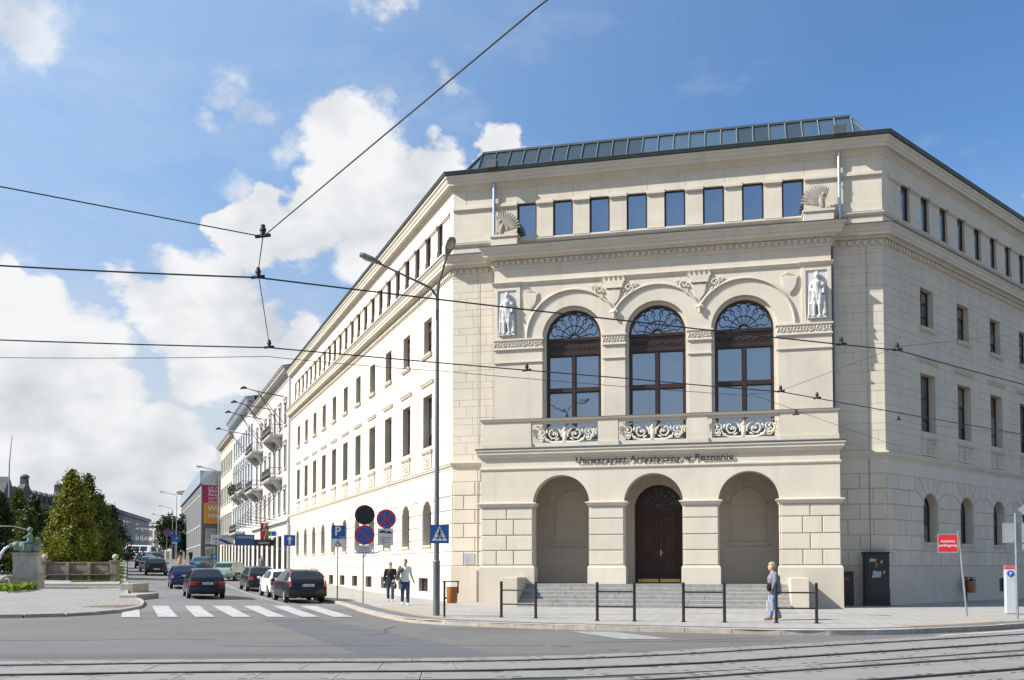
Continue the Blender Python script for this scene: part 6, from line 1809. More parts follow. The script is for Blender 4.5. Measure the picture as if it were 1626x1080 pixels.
    mb = MB(); mb.box(-.045, -.03 if zp > .6 else -.09, -.26, .26, zp - .057, zp + .057) if zp > .6 else mb.box(-.095, -.075, -.26, .26, zp - .057, zp + .057)
    xx = -.045 if zp > .6 else -.095
    np_ = part('number_plate', mb, PLATE, o, M)
    mb = MB(); mb.box(xx - .003, xx - .0005, .215, .258, zp - .055, zp + .055); part('country_band', mb, PBLUE, np_, M)
    if plate:
        t_ = text_mb(plate, .10, .004, 'CENTER', .001); t2 = MB(); t2.add([(xx - .003 - p_[1] * .2, -p_[0] * .82 - .02, zp - .036 + p_[2]) for p_ in t_.v], t_.f); part('plate_text', t2, INK, np_, M)
    if detail:
        mb = MB(); mb.box(K['rg'][0] - .02, K['rg'][0] + .0, -.18, .18, zt(K['rg'][0]) + .0, zt(K['rg'][0]) + .02); mb.tube([(K['rg'][0], 0, zt(K['rg'][0]) + .02), (K['rg'][0] + .14, .28, zt(K['rg'][0] + .12) + .03)], .009, 5); part('wiper', mb, TRIMB, o, M)
        mb = MB(); mb.tube([(.0, .45, .27), (-.07, .45, .26)], .035, 8); mb.tube([(.0, .37, .27), (-.07, .37, .26)], .03, 8); part('exhaust', mb, RIM, o, M)
    mb = MB(); xr = K['top'][4][0] + .1; mb.tube([(xr, 0, zt(xr)), (xr - .2, 0, zt(xr) + .32)], .006, 4); part('aerial', mb, TRIMB, o, M)
    if rails:
        for sg in (-1, 1):
            mb = MB(); mb.tube([(.75, sg * .56, zt(.75)), (.85, sg * .56, zt(.85) + .05), (2.3, sg * .57, zt(2.3) + .05), (2.45, sg * .57, zt(2.45))], .016, 6); part('roof_rail', mb, TRIMB, o, M, 40)
    return o
def paint(n, c, r=.28): return mat('paint_' + n, c, r, .04, 2, spec=.3, coat=.2)
car('estate', 'black estate car with tall tail lights parked nearest the zebra crossing', paint('black', (.010, .011, .014)), 2.5, 5.85, 0, 1.8, 'tall', 'PO 8118F', rails=True)
car('hatch', 'white hatchback with orange tail lights parked in front of the black estate', paint('white', (.60, .60, .60)), 9.35, 5.75, 0, 1.72, 'orange', '')
car('estate', 'dark estate car parked between the white hatchback and the pale green car', paint('charcoal', (.014, .015, .016)), 17.6, 5.85, 0, 1.74, 'block', '')
car('hatch', 'pale green hatchback parked askew by the town house shops', paint('seagreen', (.20, .34, .28)), 35.2, 6.6, -24, 1.68, 'round', 'PO 2K573', pl_z=.52)
car('estate', 'black estate car with wide red tail lights driving away in mid street', paint('nightblue', (.008, .010, .016)), 7.0, 9.75, 0, 1.74, 'wide', 'ONE 2R7K', pl_z=.77, hs=.97)
car('hatch', 'bright blue hatchback half hidden behind the black estate in mid street', paint('blue', (.010, .022, .085)), 20.6, 10.0, 0, 1.74, 'slots', '')
car('hatch', 'black hatchback driving away alone near the lawn strip', paint('gloss_black', (.012, .012, .013)), 44.6, 11.0, 0, 1.76, 'block', 'PO 3112', pl_z=.55)
car('hatch', 'silver hatchback driving just ahead of the black hatchback', paint('silver', (.36, .37, .37)), 55, 11.35, 0, 1.7, 'block', '', detail=False)
car('saloon', 'dark saloon ahead of the silver hatchback', paint('plum', (.03, .02, .024)), 66, 11.7, 0, 1.7, 'block', '', detail=False)
car('saloon', 'teal saloon parked beyond the street worker', paint('teal', (.03, .10, .14)), 60, 6.8, -20, 1.7, 'block', '', detail=False)
car('saloon', 'dark saloon braking at the far lights', paint('maroon', (.04, .015, .018)), 104, 16.0, 8, 1.72, 'block', '', detail=False)
car('hatch', 'small blue car waiting by the far crossing', paint('royal', (.03, .08, .25)), 112, 19.2, 20, 1.68, 'block', '', detail=False)
car('van', 'white minibus crossing at the end of the street', paint('vanwhite', (.55, .55, .56)), 118, 9.5, 60, 1.95, 'block', '', detail=False)
car('hatch', 'dark teal hatchback following behind the minibus', paint('petrol', (.02, .06, .07)), 92, 9.5, 25, 1.7, 'block', '', detail=False)
# ------------------------------------------------------------------ street furniture
GALV = mat('galvanised_steel', (.30, .31, .32), .5, .15, 3, metal=.6)
LAMPG = mat('lamp_post_grey', (.15, .165, .175), .5, .12, 3, metal=.4)
SBLUE = mat('sign_blue', (.008, .075, .30), .45, .05, 4)
SRED = mat('sign_red', (.42, .018, .025), .45, .05, 4)
SWHITE = mat('sign_white', (.58, .59, .60), .5, .05, 4)
SGREY = mat('sign_back_grey', (.33, .35, .35), .5, .08, 4, metal=.3)
SYEL = mat('sign_yellow', (.6, .42, .02), .5)
LENS = mat('lamp_lens', (.42, .36, .27), .12, .2, 9)
def cam_facing(x, y, extra=0): return math.atan2(x, -y) * 0 - math.atan2(x, y) * .0 + extra
# --- double-armed lamp
lx, ly, lz = -2.34, 29.54, .12
lp = thing('street_lamp', 'tall grey double-armed street lamp at the pavement corner', 'street lamp', T(lx, ly, lz)); I_ = I4
mb = MB(); mb.tube([(lx, ly, lz), (lx, ly, 1.75), (lx, ly, 1.80), (lx, ly, 1.84)], [.105, .105, .115, .085], 14); part('base_section', mb, LAMPG, lp, I_, 40)
mb = MB(); mb.tube([(lx, ly, 1.8), (lx, ly, 6.5), (lx - .0, ly, 10.15)], [.082, .066, .05], 12); part('pole', mb, LAMPG, lp, I_, 40)
def luminaire(a, b, parent, k=1.0):
    """lamp head along a->b with glass below"""
    a, b = Vector(a), Vector(b); d = (b - a).normalized(); sd_ = d.cross(Vector((0, 0, 1))).normalized(); up = sd_.cross(d)
    M = Matrix(((d.x, sd_.x, up.x, a.x), (d.y, sd_.y, up.y, a.y), (d.z, sd_.z, up.z, a.z), (0, 0, 0, 1)))
    h = MB(); st_ = [(0, .055, .05), (.12, .09, .07), (.34, .135, .10), (.62, .135, .10), (.72, .10, .07)]; vs = []
    for x, w_, t_ in st_: vs += [(x * k, -w_ * k, -.02), (x * k, -w_ * k, .02), (x * k, -w_ * .6 * k, t_ * k), (x * k, w_ * .6 * k, t_ * k), (x * k, w_ * k, .02), (x * k, w_ * k, -.02)]
    h.add(vs, [(i * 6 + j, i * 6 + (j + 1) % 6, (i + 1) * 6 + (j + 1) % 6, (i + 1) * 6 + j) for i in range(4) for j in range(6)] + [tuple(range(6)), tuple(range(29, 23, -1))])
    ho = part('lamp_head', h, mat('lamp_head_grey', (.13, .145, .15), .45, .1, 4), parent, M)
    l = MB(); l.ell((.47 * k, 0, -.02), (.21 * k, .11 * k, .055 * k), 12, 6); part('lens', l, LENS, ho, M, 50)
e0 = (lx, ly, 10.1)
mb = MB(); mb.tube([e0, (lx - .22, ly - .05, 10.38), (lx - 1.75, ly - .3, 11.05)], [.045, .04, .032], 8); part('arm', mb, LAMPG, lp, I_, 40)
luminaire((lx - 1.72, ly - .3, 11.04), (lx - 2.5, ly - .42, 11.34), lp)
mb = MB(); mb.tube([e0, (lx + .06, ly - .3, 10.42), (lx + .42, ly - 1.55, 10.95)], [.045, .04, .032], 8); part('arm', mb, LAMPG, lp, I_, 40)
luminaire((lx + .41, ly - 1.53, 10.94), (lx + .62, ly - 2.25, 11.22), lp)
# --- lamps further down the street
def far_lamp(label, x, y, ztop, arm, az):
    z0 = H(x, y); o = thing('street_lamp', label, 'street lamp', T(x, y, z0), 'single-armed lamps down the side street')
    mb = MB(); mb.tube([(x, y, z0), (x, y, z0 + 2), (x, y, ztop - .4)], [.1, .08, .055], 8); part('pole', mb, GALV, o, I_, 40)
    d = Vector((-1, .1, 0)).normalized()
    mb = MB(); mb.tube([(x, y, ztop - .4), (x + d.x * .3, y + d.y * .3, ztop - .1), (x + d.x * arm, y + d.y * arm, ztop + .25)], [.055, .05, .04], 6); part('arm', mb, GALV, o, I_, 40)
    luminaire((x + d.x * arm, y + d.y * arm, ztop + .25), (x + d.x * (arm + .8), y + d.y * (arm + .8), ztop + .38), o, 1.2)
p = st(66, 4.3); far_lamp('single-armed lamp standing in front of the cream town house', p.x, p.y, 12.1, 1.7, 0)
p = st(118, 6.2); far_lamp('single-armed lamp against the dark library side wall', p.x, p.y, 13.2, 2.0, 0)
x, y = px(273.5, 178); far_lamp('single-armed lamp in front of the dark round tree', x, y, 12.9, 2.0, 0)
x, y = px(260.5, 205); far_lamp('farthest single-armed lamp down the side street', x, y, 12.9, 2.0, 0)

def pole_sign(name, label, cat, x, y, top, face, r=.032, z0=None, lean=(0, 0)):
    z0 = H(x, y) + .12 if z0 is None else z0
    M = T(x, y, 0, face)
    o = thing(name, label, cat, T(x, y, z0, face))
    mb = MB(); mb.tube([(0, 0, z0 - .05), (lean[0], lean[1], top)], r, 8); part('pole', mb, GALV, o, M, 40)
    return o, M
def plate(o, M, x0, x1, z0, z1, m, y=-.05, d=.015, name='sign_plate', b=0):
    mb = MB(); mb.box(x0, x1, y, y + d, z0, z1); q = part(name, mb, m, o, M)
    if b: fr = MB(); [fr.box(*a) for a in ((x0 - b, x1 + b, y - .004, y + d, z1, z1 + b), (x0 - b, x1 + b, y - .004, y + d, z0 - b, z0), (x0 - b, x0, y - .004, y + d, z0, z1), (x1, x1 + b, y - .004, y + d, z0, z1))]; part('plate_edge', fr, SGREY, q, M)
    return q
def disc_sign(o, M, c, r, kind, y=-.05):
    mb = MB(); mb.disc(c, r, y, 32, .015)
    if kind == 'black': 
        q = part('sign_disc', mb, mat('matt_black', (.016, .016, .016), .8), o, M)
        s_ = MB(); s_.prism([(c[0] + (r + .004) * math.cos(R(a)), c[1] + (r + .004) * math.sin(R(a))) for a in (100, 110, 120, 130, 140)] + [(c[0] + (r - .07) * math.cos(R(a)), c[1] + (r - .05) * math.sin(R(a))) for a in (132, 120, 108)], y - .003, y); part('red_rim', s_, SRED, q, M)
        return
    q = part('sign_disc', mb, SRED, o, M)
    mb = MB(); mb.disc(c, r * .80, y - .003, 32, .003); part('blue_field', mb, SBLUE, q, M)
    for a in ((45,) if kind == 'nopark' else (45, -45)):
        ca, sa = math.cos(R(-a)), math.sin(R(-a)); h = r * .82; t_ = r * .09
        mb = MB(); mb.prism([(c[0] + u * ca - v * sa, c[1] + u * sa + v * ca) for u, v in ((-h, -t_), (h, -t_), (h, t_), (-h, t_))], y - .006 - (.001 if a > 0 else 0), y - .003); part('red_bar', mb, SRED, q, M)
def small_text(o, M, x, z, rows, size, gap, y, m=None, align='CENTER', bold=.0):
    for i, s in enumerate(rows):
        t_ = text_mb(s, size, .004, align, bold); part('lettering', t_, m or INK, o, M @ T(x, y, z - gap * i))
# pedestrian crossing sign on the big lamp
Mx = T(lx, ly - .12, 0, .06)
o = thing('crossing_sign', 'square blue pedestrian crossing sign fixed to the tall lamp post', 'road sign', T(lx, ly - .12, 2.36))
q = plate(o, Mx, -.19, .39, 2.36, 2.94, SBLUE, -.03)
mb = MB(); mb.prism([(-.14, 2.44), (.34, 2.44), (.1, 2.9)], -.034, -.03); part('white_triangle', mb, SWHITE, q, Mx)
mb = MB(); Yt = -.037
mb.disc((.105, 2.79), .032, Yt, 12, .003)
for pts, ww in (([(.10, 2.75), (.095, 2.64)], .05), ([(.095, 2.64), (.15, 2.57), (.17, 2.48)], .032), ([(.095, 2.64), (.06, 2.56), (.02, 2.48)], .032), ([(.10, 2.73), (.05, 2.68), (.03, 2.62)], .022), ([(.11, 2.73), (.16, 2.68), (.19, 2.64)], .022)):
    for (a, b) in zip(pts, pts[1:]):
        dx, dz = b[0] - a[0], b[1] - a[1]; l = math.hypot(dx, dz); nx, nz_ = -dz / l * ww / 2, dx / l * ww / 2
        mb.prism([(a[0] - nx, a[1] - nz_), (b[0] - nx, b[1] - nz_), (b[0] + nx, b[1] + nz_), (a[0] + nx, a[1] + nz_)], Yt, Yt + .003)
mb.box(-.09, .29, Yt, Yt + .003, 2.535, 2.55)
part('walking_figure', mb, INK, q, Mx)
# parking + disabled
o, M = pole_sign('parking_sign', 'blue P parking sign with wheelchair plate on a thin pole', 'road sign', -7.98, 43.56, 3.5, .16)
q = plate(o, M, -.28, .34, 2.93, 3.55, SBLUE); small_text(q, M, .0, 3.1, ['P'], .56, 0, -.055, SWHITE, bold=.012); small_text(q, M, .2, 2.96, ['9-20'], .13, 0, -.055, SWHITE)
q = plate(o, M, -.3, .33, 2.55, 2.92, SWHITE)
mb = MB(); mb.tube([(.09 * math.cos(k * .4), -.055, 2.69 + .09 * math.sin(k * .4)) for k in range(2, 17)], .013, 5); mb.tube([(-.0, -.055, 2.84), (-.0, -.055, 2.72), (.1, -.055, 2.71), (.15, -.055, 2.62)], .016, 5); mb.ell((-.0, -.055, 2.875), (.025, .01, .025), 8, 5); part('wheelchair_symbol', mb, INK, q, M)
# no parking / no stopping cluster
o, M = pole_sign('no_parking_sign', 'cluster of round no-parking and no-stopping signs on one pole near the zebra', 'road sign', -6.13, 39.23, 4.1, .15)
disc_sign(o, M, (.05, 3.79), .41, 'black'); disc_sign(o, M, (.05, 2.96), .41, 'nopark')
q = plate(o, M, -.27, .33, 2.2, 2.52, SWHITE, b=.015); small_text(q, M, .03, 2.42, ['Nie dotyczy', 'w godz. 9-17', 'zaopatrzenie'], .085, .095, -.054)
mb = MB(); mb.tube([(0, 0, 2.0), (.12, -.0, 2.2), (.5, -.02, 2.22), (.82, -.03, 2.34), (.86, -.03, 3.9)], .025, 7); part('side_arm', mb, GALV, o, M, 40)
disc_sign(o, M, (.93, 3.63), .40, 'nostop')
q = plate(o, M, .60, 1.2, 2.55, 3.22, SWHITE, b=.015); small_text(q, M, .9, 2.84, ['Zaparkowane', 'w godz. 17-9', 'na koszt wł.'], .085, .1, -.054)
mb = MB()
def carsil(x, z, s, fl=1): mb.prism([(x + fl * a * s, z + b * s) for a, b in ((-.5, 0), (.5, 0), (.5, .14), (.3, .18), (.18, .34), (-.2, .34), (-.34, .18), (-.5, .16))], -.054, -.05); mb.disc((x - .28 * s, z), .09 * s, -.0545, 12, .003); mb.disc((x + .28 * s, z), .09 * s, -.0545, 12, .003)
carsil(.78, 3.06, .28); carsil(1.04, 3.04, .26, -1); mb.tube([(.86, -.053, 3.16), (.98, -.053, 3.13)], .008, 4); part('tow_symbol', mb, INK, q, M)
# one-way arrow
p = st(18.4, 4.2)
o, M = pole_sign('one_way_sign', 'blue one-way arrow sign on a pale pole beside the town house drainpipe', 'road sign', p.x, p.y, 4.2, .2, .05)
zc = 2.95; q = plate(o, M, -.34, .34, zc - .02, zc + .64, SBLUE, -.07)
mb = MB(); mb.prism([(-.055, zc + .06), (.055, zc + .06), (.055, zc + .36), (.16, zc + .36), (0, zc + .58), (-.16, zc + .36), (-.055, zc + .36)], -.075, -.071); part('arrow', mb, SWHITE, q, M)
# red parking-machine sign, leaning
o, M = pole_sign('red_parking_sign', 'red parking machine sign on a leaning white pole', 'sign', 14.1, 29.56, 2.74, -.28, .03, .12, (-.2, 0))
q = plate(o, M, -.79, -.24, 2.10, 2.64, mat('bright_sign_red', (.55, .012, .02), .5), -.03, .02, b=.02); small_text(q, M, -.515, 2.40, ['Automat', 'parkingowy'], .115, .13, -.034, SWHITE, bold=.002)
mb = MB(); mb.box(-.24, -.2, -.02, .02, 2.12, 2.2); mb.box(-.24, -.18, -.02, .02, 2.5, 2.6); part('bracket', mb, GALV, o, M)
# sign backs at the right edge
o, M = pole_sign('road_sign_back', 'grey backs of road signs on a pole at the right edge', 'road sign', 14.69, 27.73, 3.2, -.25, .035, .12)
plate(o, M, -.32, .6, 2.36, 2.9, SGREY, .04, b=.02, name='sign_back'); plate(o, M, .1, .6, 2.12, 2.3, SGREY, .04, name='sign_back')
mb = MB(); mb.prism([(.45, 2.95), (.82, 3.3), (.45, 3.65), (.08, 3.3)], .04, .055); part('diamond_back', mb, SGREY, o, M)
for z in (2.46, 2.8): mb = MB(); mb.box(-.3, .58, .055, .075, z, z + .035); part('stiffener', mb, GALV, o, M)
# parking meter
Mp_ = T(16.08, 30.77, .12, -.3)
o = thing('parking_meter', 'pale grey parking meter with red cap at the right edge', 'parking meter', Mp_)
mb = MB(); mb.bev(-.16, .16, -.14, .14, 0, 1.46, .03); part('cabinet', mb, mat('meter_grey', (.40, .42, .45), .4, .06, 3), o, Mp_)
mb = MB(); mb.prism([(-.165, 1.46), (.165, 1.46), (.165, 1.52), (.12, 1.57), (-.12, 1.57), (-.165, 1.52)], -.145, .145); part('cap', mb, mat('meter_red', (.42, .09, .09), .5), o, Mp_)
mb = MB(); mb.disc((.0, 1.30), .1, -.15, 20, .008); dq = part('p_disc', mb, mat('meter_blue', (.01, .05, .4), .4), o, Mp_); small_text(dq, Mp_, 0, 1.245, ['P'], .15, 0, -.155, SWHITE, bold=.003)
# signs down the street (small in view)
def mini_sign(name, label, s, lat, zc, kind, w=.6):
    p = st(s, lat) if s < 140 else Vector((*px(lat, s), H(*px(lat, s)))); o, M = pole_sign(name, label, 'road sign', p.x, p.y, p.z + zc + .4, .25, .03, p.z)
    z = p.z + zc
    if kind == 'P': q = plate(o, M, -w / 2, w / 2, z - w / 2, z + w / 2, SBLUE); small_text(q, M, 0, z - .2, ['P'], .5, 0, -.055, SWHITE, bold=.01)
    elif kind == 'zebra':
        q = plate(o, M, -w / 2, w / 2, z - w / 2, z + w / 2, SBLUE); mb = MB(); mb.prism([(-w * .4, z - w * .35), (w * .4, z - w * .35), (0, z + w * .4)], -.055, -.05); part('white_triangle', mb, SWHITE, q, M)
    else: disc_sign(o, M, (0, z), w / 2, kind)
mini_sign('parking_sign', 'small P sign by the teal saloon below the street lamp', 57, 5.4, 1.5, 'P', .55)
mini_sign('parking_sign', 'P sign at the foot of the dark library', 112, 6.4, 3.4, 'P', 1.1)
mini_sign('no_parking_sign', 'round no-parking sign beside the library', 112, 7.8, 4.2, 'nopark', 1.1)
mini_sign('crossing_sign', 'blue crossing sign down the street left of the library', 150, 277, 3.0, 'zebra', 1.1)
mini_sign('crossing_sign', 'far blue crossing sign beyond the lawn strip', 150, 192, 1.9, 'zebra', 1.1)
mini_sign('parking_sign', 'blue sign on the lamp pole before the round tree', 160, 273, 4.4, 'P', 1.0)
# far traffic light
x_, y_ = px(206, 150); p = Vector((x_, y_, H(x_, y_))); o = thing('traffic_light', 'far traffic light showing red beyond the lawn', 'traffic light', T(p.x, p.y, p.z))
mb = MB(); mb.tube([(p.x, p.y, p.z), (p.x, p.y, p.z + 1.3)], .08, 8); part('pole', mb, GALV, o, I_)
mb = MB(); mb.box(p.x - .2, p.x + .2, p.y - .15, p.y + .15, p.z + 1.3, p.z + 2.3); part('signal_head', mb, TRIMB, o, I_)
mb = MB(); mb.lathe([(.16, 0), (.16, .05)], 14); part('red_lamp', mb, emit('red_signal', (1, .02, .02), 6), o, T(p.x, p.y - .15, p.z + 2.05) @ Matrix.Rotation(PI / 2, 4, 'X'))

# --- railings along the kerb
def railing(label, a, b):
    a, b = Vector(a), Vector(b); d = b - a; l = d.length; M = frame(a, d.normalized()) @ T(0, 0, .12)
    o = thing('kerb_railing', label, 'railing', M, 'black kerb railings')
    for x in (0, l):
        mb = MB(); mb.lathe([(.075, 0), (.075, .02), (.042, .03), (.042, .98), (.05, .985), (.05, 1.0), (.034, 1.01), (.046, 1.04), (.04, 1.075), (.012, 1.09)], 12, (x, 0, 0)); part('post', mb, IRON, o, M, 50)
    for z in (.40, .82):
        mb = MB(); mb.tube([(.03, 0, z), (l - .03, 0, z)], .022, 8); part('rail', mb, IRON, o, M, 50)
railing('black kerb railing nearest the tall lamp, in front of the left stair cheek', (-.32, 28.6), (.70, 28.15))
railing('second black kerb railing from the tall lamp, before the left of the steps', (2.39, 26.75), (3.4, 26.5))
railing('third black kerb railing from the tall lamp, before the middle of the steps', (4.71, 26.2), (5.79, 26.0))
railing('rightmost black kerb railing, beside the woman in grey', (7.12, 25.7), (8.14, 25.5))
# --- litter bins
def litter_bin(label, M, m):
    o = thing('litter_bin', label, 'bin', M, 'orange litter bins')
    mb = MB(); mb.box(-.22, -.16, -.03, .03, 0, 1.06); mb.box(-.24, .26, -.17, .17, 1.06, 1.09); mb.box(.2, .24, -.03, .03, .72, 1.06); mb.box(-.16, -.1, -.03, .03, .55, .6); part('frame', mb, IRON, o, M)
    mb = MB(); mb.lathe([(.14, .42), (.155, .44), (.175, .9), (.185, .91), (.165, .91), (.145, .46)], 16, (.04, 0, 0)); part('bucket', mb, m, o, M, 40)
litter_bin('orange litter bin on a black post beside the tall lamp', T(-1.85, 28.79, .12, 0), mat('bin_orange', (.34, .115, .022), .45, .12, 5))
pb = RC + dR * 6.6 + nR * .45
litter_bin('orange litter bin in the shade against the right wing', T(pb.x, pb.y, .12, .6), mat('bin_orange', (.34, .115, .022)))
# --- utility cabinets at the right corner
DKG = mat('cabinet_dark', (.013, .015, .016), .5, .15, 3)
Mc = FF @ T(17.5, -.35, .12)
o = thing('utility_cabinet', 'tall black utility cabinet with stickers at the shaded corner', 'cabinet', Mc)
mb = MB(); mb.bev(-.46, .46, -.3, .3, .0, 2.06, .02); mb.box(-.5, .5, -.34, .34, 2.06, 2.12); mb.box(-.48, .48, -.32, .3, 0, .12); part('housing', mb, DKG, o, Mc)
mb = MB(); mb.bev(-.36, .36, -.325, -.3, .2, 1.96, .01); dd = part('door', mb, DKG, o, Mc)
for (x0, x1, z0, z1, c) in ((-.3, -.02, 1.72, 1.86, (.35, .42, .35)), (-.1, .04, 1.5, 1.72, (.35, .06, .02)), (-.2, .16, 1.1, 1.38, (.34, .36, .40)), (.1, .22, 1.65, 1.8, (.3, .3, .32)), (.2, .3, 1.25, 1.4, (.32, .32, .36))):
    mb = MB(); mb.prism([(x0, z0), (x1 - .03, z0 + .02), (x1, z1 - .04), (x0 + .05, z1)], -.33, -.327); part('sticker', mb, mat('sticker%d' % int(c[0] * 1000 + c[2] * 10), c, .6, .3, 20), dd, Mc)
Mc = FF @ T(16.33, -.35, .12)
o = thing('utility_cabinet', 'low black utility cabinet tucked beside the portico', 'cabinet', Mc)
mb = MB(); mb.bev(-.3, .3, -.2, .2, 0, 1.3, .02); mb.box(-.32, .32, -.22, .22, 1.3, 1.34); part('housing', mb, DKG, o, Mc)
mb = MB(); mb.bev(-.25, .25, -.215, -.2, .1, 1.22, .008); dd = part('door', mb, DKG, o, Mc)
mb = MB(); mb.prism([(-.18, .98), (.14, 1.0), (.12, 1.12), (-.16, 1.1)], -.219, -.216); part('sticker', mb, mat('sticker_red', (.3, .05, .08), .6, .5, 30), dd, Mc)

# --- shop signs on the town houses
def blade(name, label, t, z0, z1, o0, o1, m, rows, size, tm, vert=False):
    """sign projecting from the street front, facing down the street"""
    p = LC + dL * t + nL * o1; M = frame(Vector((p.x, p.y)), -nL)
    o = thing(name, label, 'shop sign', M @ T(0, 0, z0)); w_ = o1 - o0
    mb = MB(); mb.box(0, w_, -.06, .06, z0, z1); part('panel', mb, m, o, M)
    mb = MB(); mb.box(w_, o1 - .0, -.02, .02, (z0 + z1) / 2 - .03, (z0 + z1) / 2 + .03); part('bracket', mb, IRONB, o, M)
    if vert: 
        for i, ch in enumerate(rows[0]): part('letter', text_mb(ch, size, .01, 'CENTER', .012), tm, o, M @ T(w_ / 2, -.068, z1 - size * .85 - i * size * .82))
    else: small_text(o, M, w_ / 2, z1 - size * 1.0, rows, size, size * 1.1, -.066, tm)
    return o, M
SHB = mat('shop_blue', (.015, .07, .2), .5)
blade('photo_sign', 'vertical red FOTO sign projecting over the shops', 57.5, 4.0, 6.1, .2, 1.0, mat('foto_red', (.26, .02, .035), .5), ['FOTO'], .62, SWHITE, True)
for i, (c, ch) in enumerate((((.6, .01, .03), 'R'), ((.06, .38, .01), 'G'), ((.01, .12, .7), 'B'))):
    blade('rgb_sign', ('red', 'green', 'blue')[i] + ' lettered cube of the three-colour shop sign beside FOTO', 53.2 - i * .1, 4.66, 5.12, 1.35 - .5 * i - .35 + .1, 1.8 - .5 * i - .35 + .1, mat('rgb%d' % i, c, .4), [ch], .42, INK)
blade('casino_sign', 'black casino sign with white lettering below FOTO', 54.5, 3.75, 4.35, .1, 2.0, TRIMB, ['casino'], .42, SWHITE)
blade('parking_direction_sign', 'blue PARKING direction panel hung from the town house', 69, 4.1, 5.3, .2, 2.3, SHB, ['PARKING'], .42, SWHITE)
o, M = blade('optician_sign', 'white optician sign with blue swoosh near the street lamp', 88, 4.6, 5.9, .5, 3.3, SWHITE, [], .4, SHB)
small_text(o, M, 1.9, 5.5, ['OPTYK'], .4, 0, -.066, SHB)
mb = MB(); mb.prism([(.1, 5.3), (.9, 5.45), (1.7, 5.2), (2.7, 4.75), (2.7, 4.65), (1.9, 4.7), (1.2, 5.1), (.5, 5.25)], -.066, -.061); mb.tube([(.75 + .22 * math.cos(k * .5), -.063, 4.9 + .14 * math.sin(k * .5)) for k in range(14)], .02, 4); mb.ell((.75, -.063, 4.9), (.08, .01, .08), 8, 4); part('swoosh', mb, SHB, o, M)
# floodlight outriggers on the town-house cornices
for i, (t, z) in enumerate(((49.5, 17.6), (58, 17.7), (64, 17.6), (75.5, 17.4))):
    o = thing('floodlight_bracket', ('rust-red floodlight outrigger nearest the corner building', 'second rust-red floodlight outrigger along the town houses', 'third rust-red floodlight outrigger along the town houses', 'farthest rust-red floodlight outrigger, on the pale blue house')[i], 'floodlight', FL @ T(-t, 0, z), 'floodlight outriggers')
    M = FL @ T(-t, 0, z)
    mb = MB(); mb.tube([(0, 0, -.1), (0, -2.6, .25), (0, -3.4, .45)], [.05, .045, .03], 6); mb.tube([(-1.2, 0, -3.0), (0, -2.4, .2)], .035, 5); mb.tube([(1.2, 0, -3.0), (0, -2.4, .2)], .035, 5); mb.tube([(-1.2, 0, .1), (0, -2.4, .22)], .03, 5); part('strut', mb, RUST, o, M)
    mb = MB(); mb.tube([(0, -3.35, .45), (0, -3.65, .5), (0, -3.95, .34)], [.08, .14, .05], 8); part('lamp', mb, TRIMB, o, M, 40)
for i, t in enumerate((52, 56.5, 60.5, 66, 71)):
    o = thing('awning_bracket', ('first', 'second', 'third', 'fourth', 'fifth')[i] + ' rusty strut frame above the shops, counting from the corner building', 'bracket', FL @ T(-t, 0, 6), 'rusty strut frames above the shops'); M = FL @ T(-t, 0, 6.0)
    mb = MB()
    for s in (-.6, .6): mb.tube([(s, 0, 2.8), (s * .9, -2.2, .35)], .02, 5); mb.tube([(s, 0, .1), (s * .9, -2.2, .35)], .02, 5)
    mb.tube([(-.54, -2.2, .35), (.54, -2.2, .35)], .03, 5); part('strut', mb, RUST, o, M)

# --- overhead wires
WIRE = mat('wire_dark', (.02, .03, .03), .6)
def wire(name, label, pts, r, sag=0.0, cat='wire', n=10, clamps=()):
    P = []
    for a, b in zip(pts, pts[1:]):
        a, b = Vector(a), Vector(b)
        for k in range(n): t = k / n; P.append(a.lerp(b, t) - Vector((0, 0, sag * 4 * t * (1 - t))))
    P.append(Vector(pts[-1]))
    o = thing(name, label, cat, Matrix.Translation(P[0])); mb = MB(); mb.tube(P, r, 6); part('cable', mb, WIRE, o, I4)
    for c in clamps:
        mb = MB(); c = Vector(c)
        mb.tube([c + Vector((-.09, 0, .0)), c + Vector((.09, 0, .02))], .022, 6); mb.tube([c, c + Vector((0, 0, .14))], [.035, .026], 7); mb.ell(c + Vector((0, 0, .08)), (.042, .042, .035), 8, 5); part('insulator', mb, INK, o, I4)
    return o
w1 = [(-22, 10.9, 5.6), (-6.78, 12.44, 5.6), (-3.5, 12.96, 5.6), (1.9, 15.2, 5.58), (7.08, 17.33, 5.6), (11.03, 20.35, 5.55), (24, 29.6, 5.6)]
w2 = [(-24, 15.3, 5.6), (-8.99, 16.55, 5.6), (-4.41, 17.13, 5.6), (2.48, 19.87, 5.58), (6.1, 21.45, 5.6), (15.35, 28.38, 5.6), (26, 36.5, 5.6)]
wire('contact_wire', 'upper thick tram contact wire crossing the whole view', w1, .012, .01, clamps=[w1[2], w1[4], (5.9, 16.9, 5.6)])
wire('contact_wire', 'lower thick tram contact wire crossing in front of the balcony', w2, .012, .01, clamps=[w2[2], w2[4], (.3, 19.1, 5.59), (7.2, 22.3, 5.6)])
wire('feeder_wire', 'thin wire running just below the lower contact wire', [(-9.74, 17.95, 5.6), (-4.53, 17.4, 5.5), (-1.42, 18.8, 5.52), (5.45, 21.68, 5.55)], .006, .02)
nd = Vector((-2.92, 11.0, 5.48))
wire('span_wire', 'cross-span linking the two contact wires to the aerial knot', [nd, (-3.5, 12.96, 5.68), (-4.41, 17.13, 5.66)], .007, .0, clamps=[nd])
wire('span_wire', 'span wire climbing from the aerial knot to the upper right', [nd, (.14, 6.0, 5.2), (1.2, 4.3, 5.05)], .007, .0)
